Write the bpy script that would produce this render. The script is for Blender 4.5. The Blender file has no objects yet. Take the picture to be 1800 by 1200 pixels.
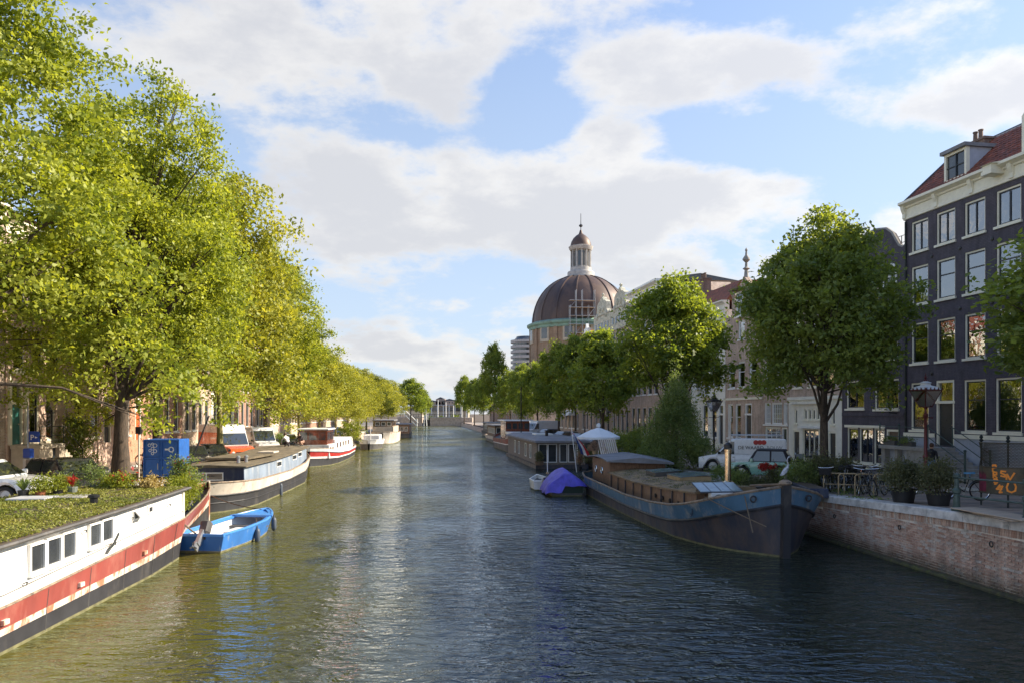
import bpy, math, random
import numpy as np
from math import sin, cos, pi, radians, atan2, sqrt, hypot
from mathutils import Vector, Matrix
C = bpy.context; D = bpy.data
scene = C.scene
# ------------------------------------------------------------------ camera, sky, sun, exposure
cam_d = D.cameras.new('camera'); cam = D.objects.new('camera', cam_d); scene.collection.objects.link(cam)
cam_d.sensor_width = 36; cam_d.lens = 26.0; cam_d.shift_x = 0.0; cam_d.shift_y = 0.0700
cam_d.clip_start = 0.1; cam_d.clip_end = 4000
CAMZ = 4.9; F = 1300.0
cam.location = (0, 0, CAMZ); cam.rotation_euler = (radians(90), 0, 0)
scene.camera = cam
SUN_EL = radians(33); SUN_AHEAD = radians(13)           # sun low on the right, a little ahead of the viewer
sd = Vector((cos(SUN_EL)*cos(SUN_AHEAD), cos(SUN_EL)*sin(SUN_AHEAD), sin(SUN_EL)))
sun_d = D.lights.new('sun', 'SUN'); sun_d.energy = 3.9; sun_d.angle = radians(0.6); sun_d.color = (1.0, 0.88, 0.70)
sun = D.objects.new('sun', sun_d); scene.collection.objects.link(sun)
sun.rotation_euler = sd.to_track_quat('Z', 'Y').to_euler(); sun.location = (60, 20, 60)
world = D.worlds.new('World'); scene.world = world; world.use_nodes = True
scene.view_settings.view_transform = 'Standard'; scene.view_settings.look = 'None'
scene.view_settings.gamma = 1; scene.view_settings.use_curve_mapping = False
scene.view_settings.exposure = 1.42
scene.render.engine = 'CYCLES'
try:
    scene.cycles.max_bounces = 8; scene.cycles.transparent_max_bounces = 12
    scene.cycles.sample_clamp_indirect = 6.0
except Exception: pass

class NT:
    """small helper for writing node trees"""
    def __init__(s, nt): s.t = nt; s.n = nt.nodes; s.l = nt.links
    def node(s, typ, **kw):
        n = s.n.new(typ)
        for k, v in kw.items():
            if k.startswith('_'): setattr(n, k[1:], v)
        return n
    def put(s, sock, v):
        if isinstance(v, bpy.types.NodeSocket): s.l.new(v, sock)
        elif v is not None:
            if isinstance(v, (tuple, list)) and len(v) == 3 and sock.type == 'RGBA': v = (*v, 1)
            sock.default_value = v
    def math(s, op, a, b=None, c=None, clamp=False):
        n = s.n.new('ShaderNodeMath'); n.operation = op; n.use_clamp = clamp
        s.put(n.inputs[0], a)
        if b is not None: s.put(n.inputs[1], b)
        if c is not None: s.put(n.inputs[2], c)
        return n.outputs[0]
    def vmath(s, op, a, b=None):
        n = s.n.new('ShaderNodeVectorMath'); n.operation = op
        s.put(n.inputs[0], a)
        if b is not None: s.put(n.inputs[1], b)
        return n.outputs['Value'] if op in ('LENGTH', 'DISTANCE', 'DOT_PRODUCT') else n.outputs[0]
    def mix(s, f, a, b, mode='MIX'):
        n = s.n.new('ShaderNodeMix'); n.data_type = 'RGBA'; n.blend_type = mode
        s.put(n.inputs[0], f); s.put(n.inputs[6], a); s.put(n.inputs[7], b)
        return n.outputs[2]
    def ramp(s, v, lo, hi, a=0.0, b=1.0, smooth=False):
        n = s.n.new('ShaderNodeMapRange'); n.clamp = True
        if smooth: n.interpolation_type = 'SMOOTHSTEP'
        s.put(n.inputs[0], v); s.put(n.inputs[1], lo); s.put(n.inputs[2], hi); s.put(n.inputs[3], a); s.put(n.inputs[4], b)
        return n.outputs[0]
    def noise(s, vec, scale, detail=4, rough=.55, dist=0.0):
        n = s.n.new('ShaderNodeTexNoise'); s.put(n.inputs['Vector'], vec)
        n.inputs['Scale'].default_value = scale; n.inputs['Detail'].default_value = detail
        n.inputs['Roughness'].default_value = rough; n.inputs['Distortion'].default_value = dist
        return n.outputs[0]
    def mapping(s, vec, loc=(0,0,0), rot=(0,0,0), scale=(1,1,1)):
        n = s.n.new('ShaderNodeMapping'); s.put(n.inputs[0], vec)
        n.inputs[1].default_value = loc; n.inputs[2].default_value = rot; n.inputs[3].default_value = scale
        return n.outputs[0]
    def objco(s): return s.n.new('ShaderNodeTexCoord').outputs['Object']
    def sep(s, v):
        n = s.n.new('ShaderNodeSeparateXYZ'); s.put(n.inputs[0], v); return n.outputs
    def comb(s, x, y, z):
        n = s.n.new('ShaderNodeCombineXYZ'); s.put(n.inputs[0], x); s.put(n.inputs[1], y); s.put(n.inputs[2], z); return n.outputs[0]
    def bump(s, h, strength=.3, dist=.02):
        n = s.n.new('ShaderNodeBump'); s.put(n.inputs['Height'], h)
        n.inputs['Strength'].default_value = strength; n.inputs['Distance'].default_value = dist
        return n.outputs[0]

# ---- the sky: Nishita with broken cumulus
wt = NT(world.node_tree); wt.n.clear()
out = wt.node('ShaderNodeOutputWorld'); bg = wt.node('ShaderNodeBackground'); wt.l.new(bg.outputs[0], out.inputs[0])
sky = wt.node('ShaderNodeTexSky'); sky.sky_type = 'NISHITA'; sky.sun_disc = False
sky.sun_elevation = SUN_EL; sky.sun_rotation = pi/2 - SUN_AHEAD; sky.air_density = 1.0; sky.dust_density = 0.6; sky.ozone_density = 1.6; sky.altitude = 0
bg.inputs[1].default_value = 0.085
dirv = wt.vmath('NORMALIZE', wt.node('ShaderNodeTexCoord').outputs['Generated'])
dx, dy, dz = wt.sep(dirv)
# cloud layer coordinates: flat layer for overhead, slightly curved to the horizon
den = wt.math('ADD', wt.math('MAXIMUM', dz, 0.0), 0.32)
lay = wt.comb(wt.math('DIVIDE', dx, den), wt.math('DIVIDE', dy, den), wt.math('MULTIPLY', dz, 1.3))
n1 = wt.noise(wt.mapping(lay, loc=(3.1, 7.7, 0.4)), 1.7, 9, .56, .15)
def pdir(px, py):
    return Vector(((px-900)/F, 1, (726-py)/F)).normalized()
def blob(px, py, rx, ry, amt):
    d = pdir(px, py); k = 1/ F * abs(d.y)
    v = wt.vmath('SUBTRACT', dirv, tuple(d))
    v = wt.vmath('MULTIPLY', v, (1/(rx*k), 1/(rx*k*1.2), 1/(ry*k)))
    return wt.ramp(wt.vmath('LENGTH', v), 0.1, 1.25, amt*.72, 0.0, True)
acc = wt.math('MULTIPLY_ADD', wt.math('SUBTRACT', n1, .5), 2.1, .50)
acc = wt.math('ADD', acc, wt.math('MULTIPLY', wt.math('SUBTRACT', wt.noise(lay, 6.5, 10, .64), .5), .65))
acc = wt.math('SUBTRACT', acc, wt.ramp(dz, .50, .68, 0, .34))
for b in [(250,60,420,120,.30),(430,120,200,70,.16),(620,60,330,90,.28),(790,175,90,50,.18),(880,345,400,110,.36),(1000,470,330,110,.30),(650,320,150,60,.16),
          (1180,330,230,90,.2),(1400,70,560,75,.32),(1230,100,240,60,.2),(1740,190,170,100,.26),(1290,130,170,60,.14),(620,455,120,50,.14),(730,645,210,75,.46),(800,440,320,110,.26),(640,420,140,90,.20),(1180,430,220,90,.18),
          (660,240,240,40,.10),(1330,490,240,90,.26),(1600,400,120,60,.25),(1110,250,90,30,.10),
          (420,330,180,130,-.20),(760,240,250,30,-.26),(1330,265,330,60,-.50),(1620,290,220,70,-.50),(1160,215,110,40,-.30),(940,190,130,70,-.40),(560,560,150,45,-.22),(960,570,160,40,-.16),(960,110,90,80,-.02),(80,80,70,80,-.1),(1500,330,140,60,-.16)]:
    acc = wt.math('ADD', acc, blob(*b))
mask = wt.ramp(acc, 0.49, 0.74, 0, 1, True)
n2 = wt.noise(wt.mapping(lay, loc=(1.2, 4.4, 2.0)), 2.6, 8, .6, .2)
core = wt.ramp(wt.math('ADD', acc, wt.math('MULTIPLY', n2, .9)), .98, 1.35, 0, 1, True)   # thick parts are greyer
ccol = wt.mix(core, (4.35, 4.25, 4.1), (3.35, 3.35, 3.45))
ph = wt.vmath('DOT_PRODUCT', dirv, tuple(sd))          # clouds opposite the sun, out of view, brightened to fill the right bank's shade
fill_gain = wt.math('ADD', wt.math('MULTIPLY_ADD', wt.math('POWER', wt.math('MAXIMUM', wt.math('MULTIPLY', ph, -1.0), 0.0), 1.4), 1.7, .96), wt.math('MULTIPLY', wt.math('POWER', wt.math('MAXIMUM', ph, 0.0), 2.0), .3))
ccol = wt.mix(1.0, ccol, wt.comb(fill_gain, fill_gain, fill_gain), 'MULTIPLY')
haz = wt.ramp(dz, 0.0, 0.6, 0.85, 0.20)
deep = wt.ramp(dz, .35, .9, 0, 1)
skyc = wt.mix(haz, wt.mix(1.0, sky.outputs[0], wt.mix(deep, (.98, 1.0, 1.04), (.8, 1.0, 1.3)), 'MULTIPLY'), (2.7, 3.15, 3.9))
cl = wt.mix(wt.math('MULTIPLY', mask, .88), skyc, ccol)
low = wt.ramp(dz, -0.02, 0.0, 0, 1)
wt.l.new(wt.mix(low, (1.5, 1.4, 1.2), cl), bg.inputs[0])

# ------------------------------------------------------------------ helpers
def PX(px, Y): return (px-900)/F*Y
def PZ(py, Y): return CAMZ-(py-726)*Y/F
def zq(Y):                                   # street height above the water along the canal
    pts = [(0,2.25),(17,2.15),(22,2.02),(30,1.68),(45,1.5),(70,1.45),(400,1.45)]
    for (a, za), (b, zb) in zip(pts, pts[1:]):
        if Y <= b: return za+(zb-za)*max(0,(Y-a))/(b-a)
    return 1.45
def XR(Y): return 15.7-.123*Y                # right quay wall
def XL(Y): return -13.4-.106*Y                # left quay wall
AR = math.atan(.123); AL = math.atan(.106)
def link(o, parent=None):
    scene.collection.objects.link(o)
    if parent is not None: o.parent = parent
    return o
def thing(name, label, cat, loc=(0,0,0), rz=0, group=None):
    o = D.objects.new(name, None); link(o); o.location = loc; o.rotation_euler = (0,0,rz); o.empty_display_size = .3
    o['label'] = label; o['category'] = cat
    if group: o['group'] = group
    return o
def tag(o, label, cat, group=None, kind=None):
    if label: o['label'] = label
    if cat: o['category'] = cat
    if group: o['group'] = group
    if kind: o['kind'] = kind
    return o
def inst(src, parent=None, loc=None, rot=None, name=None):
    c = src.copy(); c.parent = None
    link(c, parent)
    if loc is not None: c.location = loc
    if rot is not None: c.rotation_euler = rot
    return c
KIDS = {}
def copy_tree(o, parent=None):
    c = o.copy(); link(c); c.parent = parent
    for ch in list(o.children): copy_tree(ch, c)
    return c
def dup(o, loc, rz, label, group=None, scale=None):
    c = copy_tree(o); c.location = loc; c.rotation_euler = (0,0,rz); c['label'] = label
    if group: c['group'] = group
    if scale: c.scale = scale if isinstance(scale, tuple) else (scale,)*3
    return c

class MB:
    def __init__(s): s.v = []; s.f = []; s.m = []
    def add(s, vs, fs, mi=0):
        b = len(s.v); s.v += [tuple(v) for v in vs]
        for f in fs: s.f.append([i+b for i in f]); s.m.append(mi)
        return s
    def box(s, x0, x1, y0, y1, z0, z1, mi=0):
        return s.add([(x0,y0,z0),(x1,y0,z0),(x1,y1,z0),(x0,y1,z0),(x0,y0,z1),(x1,y0,z1),(x1,y1,z1),(x0,y1,z1)],
                     [(0,3,2,1),(4,5,6,7),(0,1,5,4),(1,2,6,5),(2,3,7,6),(3,0,4,7)], mi)
    def bbox(s, x0, x1, y0, y1, z0, z1, b=.02, mi=0):       # box with chamfered upright and top edges
        p = [(x0+b,y0),(x1-b,y0),(x1,y0+b),(x1,y1-b),(x1-b,y1),(x0+b,y1),(x0,y1-b),(x0,y0+b)]
        cx, cy = (x0+x1)/2, (y0+y1)/2
        def sh(q): return (q[0]+(b if q[0] < cx else -b), q[1]+(b if q[1] < cy else -b))
        r = [[(*q, z0) for q in p], [(*q, z1-b) for q in p], [(*sh(q), z1) for q in p]]
        return s.loft(r, mi=mi)
    def loft(s, rings, mi=0, cap=True, closed=True, mis=None):
        n = len(rings[0]); vs = [v for r in rings for v in r]; b = len(s.v); s.v += [tuple(v) for v in vs]
        for i in range(len(rings)-1):
            for j in range(n if closed else n-1):
                k = (j+1) % n
                s.f.append([b+i*n+j, b+i*n+k, b+(i+1)*n+k, b+(i+1)*n+j]); s.m.append(mis[j] if mis else mi)
        if cap:
            s.f.append([b+j for j in reversed(range(n))]); s.m.append(mi)
            s.f.append([b+(len(rings)-1)*n+j for j in range(n)]); s.m.append(mi)
        return s
    def tube(s, pts, r, n=8, mi=0, cap=True):
        pts = [Vector(p) for p in pts]; rs = r if isinstance(r, (list, tuple)) else [r]*len(pts)
        rings = []; up = None
        for i, p in enumerate(pts):
            t = (pts[min(i+1, len(pts)-1)]-pts[max(i-1, 0)])
            if t.length < 1e-9: t = Vector((0,0,1))
            t.normalize()
            if up is None: up = Vector((0,0,1)) if abs(t.z) < .9 else Vector((1,0,0))
            a = t.cross(up)
            if a.length < 1e-4: a = t.cross(Vector((0,1,0)))
            a.normalize(); b = a.cross(t).normalized(); up = b
            rings.append([p+(a*cos(2*pi*k/n)+b*sin(2*pi*k/n))*rs[i] for k in range(n)])
        return s.loft(rings, mi, cap)
    def lathe(s, prof, n=16, c=(0,0,0), mi=0, cap=True):
        return s.loft([[(c[0]+r*cos(2*pi*k/n), c[1]+r*sin(2*pi*k/n), c[2]+z) for k in range(n)] for r, z in prof], mi, cap)
    def prism(s, poly, a0, a1, ax='y', mi=0):
        f = {'y': lambda p, a: (p[0], a, p[1]), 'x': lambda p, a: (a, p[0], p[1]), 'z': lambda p, a: (p[0], p[1], a)}[ax]
        return s.loft([[f(p, a0) for p in poly], [f(p, a1) for p in poly]], mi)
    def quad(s, a, b, c, d, mi=0): return s.add([a,b,c,d], [(0,1,2,3)], mi)
    def sphere(s, c, r, n=12, m=8, mi=0):
        rr = r if isinstance(r, tuple) else (r,r,r)
        return s.loft([[(c[0]+rr[0]*sin(pi*(i+.02)/(m+.04))*cos(2*pi*k/n), c[1]+rr[1]*sin(pi*(i+.02)/(m+.04))*sin(2*pi*k/n), c[2]-rr[2]*cos(pi*i/m)) for k in range(n)] for i in range(m+1)], mi)
    def torus(s, c, R, r, ax='x', n=24, m=6, mi=0, a0=0, a1=2*pi):
        full = abs(a1-a0-2*pi) < 1e-6; rings = []
        for i in range(n+(0 if full else 1)):
            a = a0+(a1-a0)*i/n; ring = []
            for k in range(m):
                b = 2*pi*k/m; q = R+r*cos(b); w = r*sin(b)
                p = {'x': (w, q*cos(a), q*sin(a)), 'y': (q*cos(a), w, q*sin(a)), 'z': (q*cos(a), q*sin(a), w)}[ax]
                ring.append((c[0]+p[0], c[1]+p[1], c[2]+p[2]))
            rings.append(ring)
        if full: rings.append(rings[0])
        return s.loft(rings, mi, cap=not full)
    def xf(s, M, start=0):
        for i in range(start, len(s.v)): s.v[i] = tuple(M @ Vector(s.v[i]))
        return s
    def mesh(s, name, mats, smooth=None):
        me = D.meshes.new(name); me.from_pydata(s.v, [], s.f)
        for m in (mats if isinstance(mats, (list, tuple)) else [mats]): me.materials.append(m)
        if max(s.m, default=0) > 0: me.polygons.foreach_set('material_index', s.m)
        bmx = None
        me.update()
        if smooth:
            me.polygons.foreach_set('use_smooth', [True]*len(s.f)); me.set_sharp_from_angle(angle=radians(smooth))
        return me
    def build(s, name, mats, parent=None, loc=None, rz=None, smooth=None, label=None):
        o = D.objects.new(name, s.mesh(name, mats, smooth)); link(o, parent)
        if loc is not None: o.location = loc
        if rz is not None: o.rotation_euler = (0,0,rz)
        if label: o['label'] = label
        return o
def bx(*a): return MB().box(*a)
def obj(name, me, parent=None, loc=(0,0,0), rot=None, label=None):
    o = D.objects.new(name, me); link(o, parent); o.location = loc
    if rot is not None: o.rotation_euler = rot
    if label: o['label'] = label
    return o
def text_mesh(s, size, mat, extrude=.004):
    cu = D.curves.new('lettering', 'FONT'); cu.body = s; cu.size = size; cu.extrude = extrude; cu.align_x = 'CENTER'; cu.offset = size*.012
    o = D.objects.new('lettering', cu); scene.collection.objects.link(o)
    dg = C.evaluated_depsgraph_get(); me = D.meshes.new_from_object(o.evaluated_get(dg))
    D.objects.remove(o); me.materials.clear(); me.materials.append(mat); return me

# ------------------------------------------------------------------ materials
def nmat(name):
    m = D.materials.new(name); m.use_nodes = True; t = NT(m.node_tree)
    b = t.n.get('Principled BSDF'); return m, t, b
def mat(name, col, rough=.6, metal=0.0, var=.18, vs=2.5, bump=0.0, bs=30, col2=None, thr=(.52,.62), cs=3, stretch=(1,1,1), coat=0.0, spec=None, island=0.0):
    m, t, b = nmat(name); co = t.mapping(t.objco(), scale=stretch)
    n = t.noise(co, vs, 5, .6); k = t.ramp(n, .3, .7, 1-var, 1+var)
    base = t.mix(1.0, col, t.comb(k, k, k), 'MULTIPLY')
    if island:
        g = t.node('ShaderNodeNewGeometry').outputs['Random Per Island']
        q = t.ramp(g, 0, 1, 1-island, 1+island); base = t.mix(1.0, base, t.comb(q, q, q), 'MULTIPLY')
    if col2:
        n2 = t.noise(t.mapping(co, loc=(5,3,1)), cs, 7, .68); base = t.mix(t.ramp(n2, *thr), base, col2)
    t.put(b.inputs['Base Color'], base)
    r = t.ramp(t.noise(co, vs*2.3, 4), .3, .7, max(0, rough-.08), min(1, rough+.08)); t.put(b.inputs['Roughness'], r)
    b.inputs['Metallic'].default_value = metal
    if coat: b.inputs['Coat Weight'].default_value = coat; b.inputs['Coat Roughness'].default_value = .04
    if spec is not None: b.inputs['Specular IOR Level'].default_value = spec
    if bump: t.put(b.inputs['Normal'], t.bump(t.noise(co, bs, 4), bump, .01))
    return m
def brick(name, c1, c2, mortar, scale=1.0, grime=.35, gc=(.05,.045,.04), bstr=.5, msize=.012):
    m, t, b = nmat(name); co = t.objco(); x, y, z = t.sep(co)
    v = t.comb(t.math('ADD', x, y), z, 0)
    n = t.node('ShaderNodeTexBrick'); t.put(n.inputs['Vector'], v)
    for k, c in (('Color1', c1), ('Color2', c2), ('Mortar', mortar)): n.inputs[k].default_value = (*c, 1)
    n.inputs['Scale'].default_value = scale; n.inputs['Mortar Size'].default_value = msize; n.inputs['Mortar Smooth'].default_value = .2
    n.inputs['Brick Width'].default_value = .22; n.inputs['Row Height'].default_value = .0725; n.inputs['Bias'].default_value = 0
    big = t.noise(co, .6, 6, .65); med = t.noise(t.mapping(co, scale=(1,1,.35)), 3, 5, .6)
    c = t.mix(1.0, n.outputs[0], t.comb(*[t.ramp(med, .3, .7, .72, 1.28)]*3), 'MULTIPLY')
    c = t.mix(t.ramp(big, .48, .75, 0, grime), c, gc)
    t.put(b.inputs['Base Color'], c); b.inputs['Roughness'].default_value = .85
    hh = t.math('ADD', t.math('MULTIPLY', n.outputs[1], -1.0), t.math('MULTIPLY', t.noise(co, 40, 3), .5))
    t.put(b.inputs['Normal'], t.bump(hh, bstr, .012))
    return m
M = {}
M['brick_red'] = brick('red_brick', (.30,.10,.055), (.38,.16,.09), (.42,.37,.31))
M['brick_pink'] = brick('pinkish_brick', (.52,.31,.23), (.60,.39,.30), (.62,.55,.48))
M['brick_brown'] = brick('brown_brick', (.42,.27,.19), (.52,.35,.25), (.56,.50,.42))
M['brick_brown2'] = brick('dull_brown_brick', (.34,.24,.18), (.42,.31,.24), (.48,.43,.36))
M['brick_orange'] = brick('orange_brick', (.42,.15,.06), (.48,.21,.10), (.46,.40,.32))
M['brick_dark'] = brick('black_painted_brick', (.078,.068,.082), (.098,.084,.10), (.062,.054,.066), grime=.25, gc=(.10,.088,.095), bstr=.35)
M['sandstone'] = brick('brown_sandstone_brick', (.26,.155,.095), (.34,.22,.14), (.33,.26,.19), scale=.5, gc=(.12,.08,.055))
M['quay_far'] = brick('quay_brick', (.42,.28,.21), (.52,.36,.28), (.58,.51,.44), gc=(.10,.085,.075), grime=.6)
M['paver'] = brick('street_pavers', (.32,.24,.19), (.40,.31,.25), (.24,.21,.18), gc=(.10,.09,.08))
def single_brick():
    m, t, b = nmat('single_quay_brick')
    r = t.node('ShaderNodeObjectInfo').outputs['Random']; isl = t.node('ShaderNodeNewGeometry').outputs['Random Per Island']
    rr = t.math('FRACT', t.math('ADD', r, t.math('MULTIPLY', isl, 3.7)))
    wp = t.node('ShaderNodeNewGeometry').outputs['Position']
    c = t.mix(rr, (.36,.205,.145), (.54,.37,.28))
    c = t.mix(t.ramp(t.math('FRACT', t.math('MULTIPLY', rr, 7.3)), .7, 1), c, (.50,.44,.38))
    streak = t.noise(t.mapping(wp, scale=(1.6,1.6,.22)), 1.3, 6, .65)
    c = t.mix(t.ramp(streak, .5, .72, 0, .75), c, (.58,.53,.45))
    c = t.mix(t.ramp(t.noise(t.mapping(wp, loc=(9,2,0), scale=(1.5,1.5,.25)), 1.0, 5, .6), .52, .68, 0, .75), c, (.18,.15,.13))
    z = t.sep(wp)[2]
    c = t.mix(t.ramp(t.math('ADD', z, t.math('MULTIPLY', streak, .6)), .9, .45, 0, .8), c, (.05,.05,.03))
    c = t.mix(1.0, c, t.comb(*[t.ramp(t.noise(t.objco(), 22, 3), .3, .7, .75, 1.25)]*3), 'MULTIPLY')
    t.put(b.inputs['Base Color'], c); b.inputs['Roughness'].default_value = .9
    t.put(b.inputs['Normal'], t.bump(t.noise(t.objco(), 60, 3), .5, .006)); return m
M['qbrick'] = single_brick()
M['mortar'] = mat('lime_mortar', (.66,.59,.50), .95, var=.3, vs=1.2, bump=.5, bs=60, col2=(.13,.11,.10), thr=(.5,.7), cs=.8)
M['coping'] = mat('bluestone_coping', (.56,.54,.51), .8, var=.25, vs=3, bump=.5, bs=25, col2=(.24,.23,.22), thr=(.5,.7), cs=2)
M['moss_wood'] = mat('mossy_waterline_timber', (.06,.055,.03), .85, var=.4, vs=3, bump=.6, bs=18, col2=(.10,.11,.03), thr=(.5,.65), cs=4)
M['cream'] = mat('cream_paint', (.82,.77,.61), .45, var=.07, vs=4, col2=(.55,.48,.36), thr=(.62,.85), cs=6)
M['white'] = mat('white_paint', (.80,.79,.75), .4, var=.05, vs=3, col2=(.55,.52,.46), thr=(.66,.85), cs=5)
M['bluewhite'] = mat('pale_grey_plaster', (.42,.44,.50), .7, var=.12, vs=2, col2=(.30,.31,.34), thr=(.55,.75))
M['plaster'] = mat('off_white_plaster', (.80,.76,.65), .75, var=.1, vs=1.5, col2=(.52,.48,.40), thr=(.58,.8), cs=2)
M['orn'] = mat('weathered_cream_stone', (.56,.53,.42), .8, var=.25, vs=2.5, bump=.8, bs=6, col2=(.24,.27,.21), thr=(.5,.66), cs=3)
M['stone'] = mat('grey_stone', (.30,.28,.25), .8, var=.2, vs=3, bump=.4, bs=20, col2=(.18,.17,.15), thr=(.55,.7))
M['stone_l'] = mat('pale_sandstone', (.50,.43,.33), .8, var=.18, vs=2, bump=.3, bs=20, col2=(.30,.24,.18), thr=(.55,.75))
M['dgreen'] = mat('dark_green_paint', (.012,.035,.022), .35, var=.2)
M['teal'] = mat('teal_door_paint', (.04,.17,.15), .4, var=.2)
M['darksash'] = mat('dark_sash_paint', (.022,.028,.035), .35, var=.2)
M['black'] = mat('black_paint', (.015,.015,.017), .4, var=.25)
M['iron'] = mat('dark_iron', (.03,.035,.032), .5, .4, var=.3, bump=.2, bs=60)
M['railgreen'] = mat('green_grey_railing_paint', (.055,.085,.075), .5, .1, var=.3, vs=8, bump=.3, bs=60, col2=(.14,.10,.07), thr=(.66,.75), cs=12)
M['lampred'] = mat('oxblood_lamp_paint', (.11,.022,.022), .45, .2, var=.3)
M['steel'] = mat('galvanised_steel', (.42,.43,.44), .4, .7, var=.15)
M['chrome'] = mat('polished_metal', (.7,.7,.7), .15, 1.0, var=.05)
M['brass'] = mat('polished_flue_metal', (.78,.62,.42), .18, 1.0, var=.1, vs=6)
M['gold'] = mat('tan_rack_paint', (.40,.29,.16), .5, .2, var=.2)
M['rubber'] = mat('rubber', (.018,.018,.018), .85, var=.2)
M['red'] = mat('red_paint', (.42,.03,.025), .4, var=.2)
M['wood'] = mat('weathered_wood', (.17,.115,.075), .75, var=.3, vs=3, stretch=(1,1,6), bump=.5, bs=18)
M['plank'] = mat('brown_cladding_board', (.24,.135,.08), .6, var=.3, vs=5, stretch=(3,3,.6), bump=.4, bs=14, col2=(.07,.045,.03), thr=(.55,.75))
M['varnish'] = mat('varnished_mahogany', (.20,.052,.022), .25, var=.3, vs=4, coat=.6)
M['ply'] = mat('plywood', (.46,.36,.27), .8, var=.15)
M['greyboard'] = mat('greyed_houseboat_boards', (.20,.17,.145), .8, var=.3, vs=3, stretch=(1,1,5), bump=.4, bs=14)
M['felt'] = mat('grey_roofing_felt', (.22,.22,.235), .85, var=.25, vs=1.2, bump=.5, bs=40, col2=(.20,.19,.18), thr=(.5,.7), cs=2)
M['brownfelt'] = mat('brown_gravel_roof', (.17,.135,.085), .95, var=.35, vs=1.2, bump=.8, bs=35, col2=(.085,.07,.045), thr=(.45,.62), cs=2.5)
M['moss'] = mat('mossy_barge_roof', (.30,.20,.10), .95, var=.4, vs=1.2, bump=1.0, bs=26, col2=(.16,.12,.085), thr=(.42,.62), cs=2.2)
M['slate'] = mat('slate', (.09,.095,.105), .6, var=.2, bump=.3, bs=14)
M['tile'] = mat('red_clay_tile', (.21,.062,.032), .75, var=.35, vs=2.5, bump=.3, bs=20, col2=(.09,.045,.035), thr=(.5,.72), cs=3, island=.3)
M['dome'] = mat('weathered_copper_sheet', (.105,.066,.05), .55, .25, var=.3, vs=.35, stretch=(1,1,.25), bump=.2, bs=4, col2=(.065,.045,.042), thr=(.48,.66), cs=.5)
M['verdigris'] = mat('verdigris_copper', (.22,.36,.29), .7, var=.25, vs=.6, col2=(.16,.17,.14), thr=(.5,.7), cs=1)
M['lead'] = mat('pale_grey_stone', (.44,.42,.39), .6, var=.2, vs=.8, col2=(.28,.27,.26), thr=(.5,.7), cs=1.2)
M['concrete'] = mat('concrete', (.40,.40,.40), .8, var=.12)
M['asphalt'] = mat('asphalt', (.055,.053,.05), .9, var=.25, vs=1, bump=.4, bs=50)
M['earth'] = mat('earth', (.09,.065,.045), .95, var=.4, bump=.8, bs=15)
M['terracotta'] = mat('terracotta', (.36,.13,.06), .8)
M['potblack'] = mat('black_plastic_pot', (.018,.018,.019), .5)
M['potgrey'] = mat('grey_green_pot', (.15,.17,.15), .7)
M['interior'] = mat('dark_room', (.035,.03,.026), .9, var=.5, vs=.9)
M['curtain'] = mat('white_curtain', (.62,.60,.56), .9, var=.12, vs=8, stretch=(6,1,.2), bump=.6, bs=10)
M['curtain_g'] = mat('grey_green_curtain', (.28,.31,.29), .9, var=.2, vs=8, stretch=(6,1,.2), bump=.6, bs=10)
M['chimney'] = brick('chimney_brick', (.16,.085,.06), (.22,.12,.085), (.22,.19,.16))
M['skin'] = mat('skin', (.50,.30,.21), .6, var=.05)
M['jacket'] = mat('black_jacket_cloth', (.018,.018,.022), .85, var=.3, bump=.3, bs=30)
M['jeans'] = mat('blue_jeans', (.16,.26,.42), .85, var=.2, bump=.3, bs=40)
M['shirt_w'] = mat('white_shirt', (.72,.72,.72), .85)
M['hair'] = mat('brown_hair', (.06,.03,.018), .7)
M['darkcloth'] = mat('dark_cloth', (.04,.03,.035), .9)
M['blue_bin'] = mat('blue_painted_steel', (.025,.12,.42), .4, .1, var=.15, vs=3, col2=(.06,.10,.20), thr=(.62,.72), cs=4)
M['blue_hull'] = mat('bright_blue_gunwale', (.06,.24,.62), .35, var=.15, col2=(.35,.42,.5), thr=(.66,.75), cs=9)
M['sign_blue'] = mat('sign_blue', (.02,.07,.36), .4, var=.05)
M['sign_white'] = mat('sign_white', (.8,.8,.8), .4, var=.03)
M['graf'] = mat('orange_spray_paint', (.85,.27,.03), .6, var=.2, vs=10)
M['graf2'] = mat('purple_red_spray', (.16,.02,.04), .7, var=.6, vs=5)
M['meshm'] = mat('weathered_olive_steel', (.085,.075,.05), .6, .3, var=.4, vs=3, col2=(.14,.09,.05), thr=(.5,.7))
M['tarp'] = mat('violet_blue_tarpaulin', (.10,.08,.48), .6, var=.25, vs=3, bump=.5, bs=5)
M['flag_r'] = mat('flag_red', (.55,.02,.03), .7, var=.1); M['flag_w'] = mat('flag_white', (.8,.8,.8), .7, var=.05); M['flag_b'] = mat('flag_blue', (.03,.06,.22), .7)
M['parasol'] = mat('white_parasol_cloth', (.72,.74,.76), .8, var=.05)
M['plastic_w'] = mat('white_plastic', (.75,.75,.73), .4, var=.05)
M['heron'] = mat('heron_grey_feathers', (.42,.43,.45), .8, var=.35, vs=14, col2=(.12,.12,.13), thr=(.55,.65), cs=12)
M['tail'] = mat('red_lamp_lens', (.45,.01,.01), .2, var=.05, coat=.5)
M['lens'] = mat('clear_lamp_lens', (.62,.64,.66), .12, .3, var=.05, coat=.5)
def hullmat(name, a, b_, th=(.5,.6), cs=1.6, streak=True, rough=.55):
    return mat(name, a, rough, var=.22, vs=1.2, col2=b_, thr=th, cs=cs, stretch=(1,1,1.6) if not streak else (1,.9,.35), bump=.25, bs=5)
M['h_black'] = hullmat('black_tarred_hull', (.028,.027,.03), (.085,.075,.065), (.55,.75))
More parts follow.
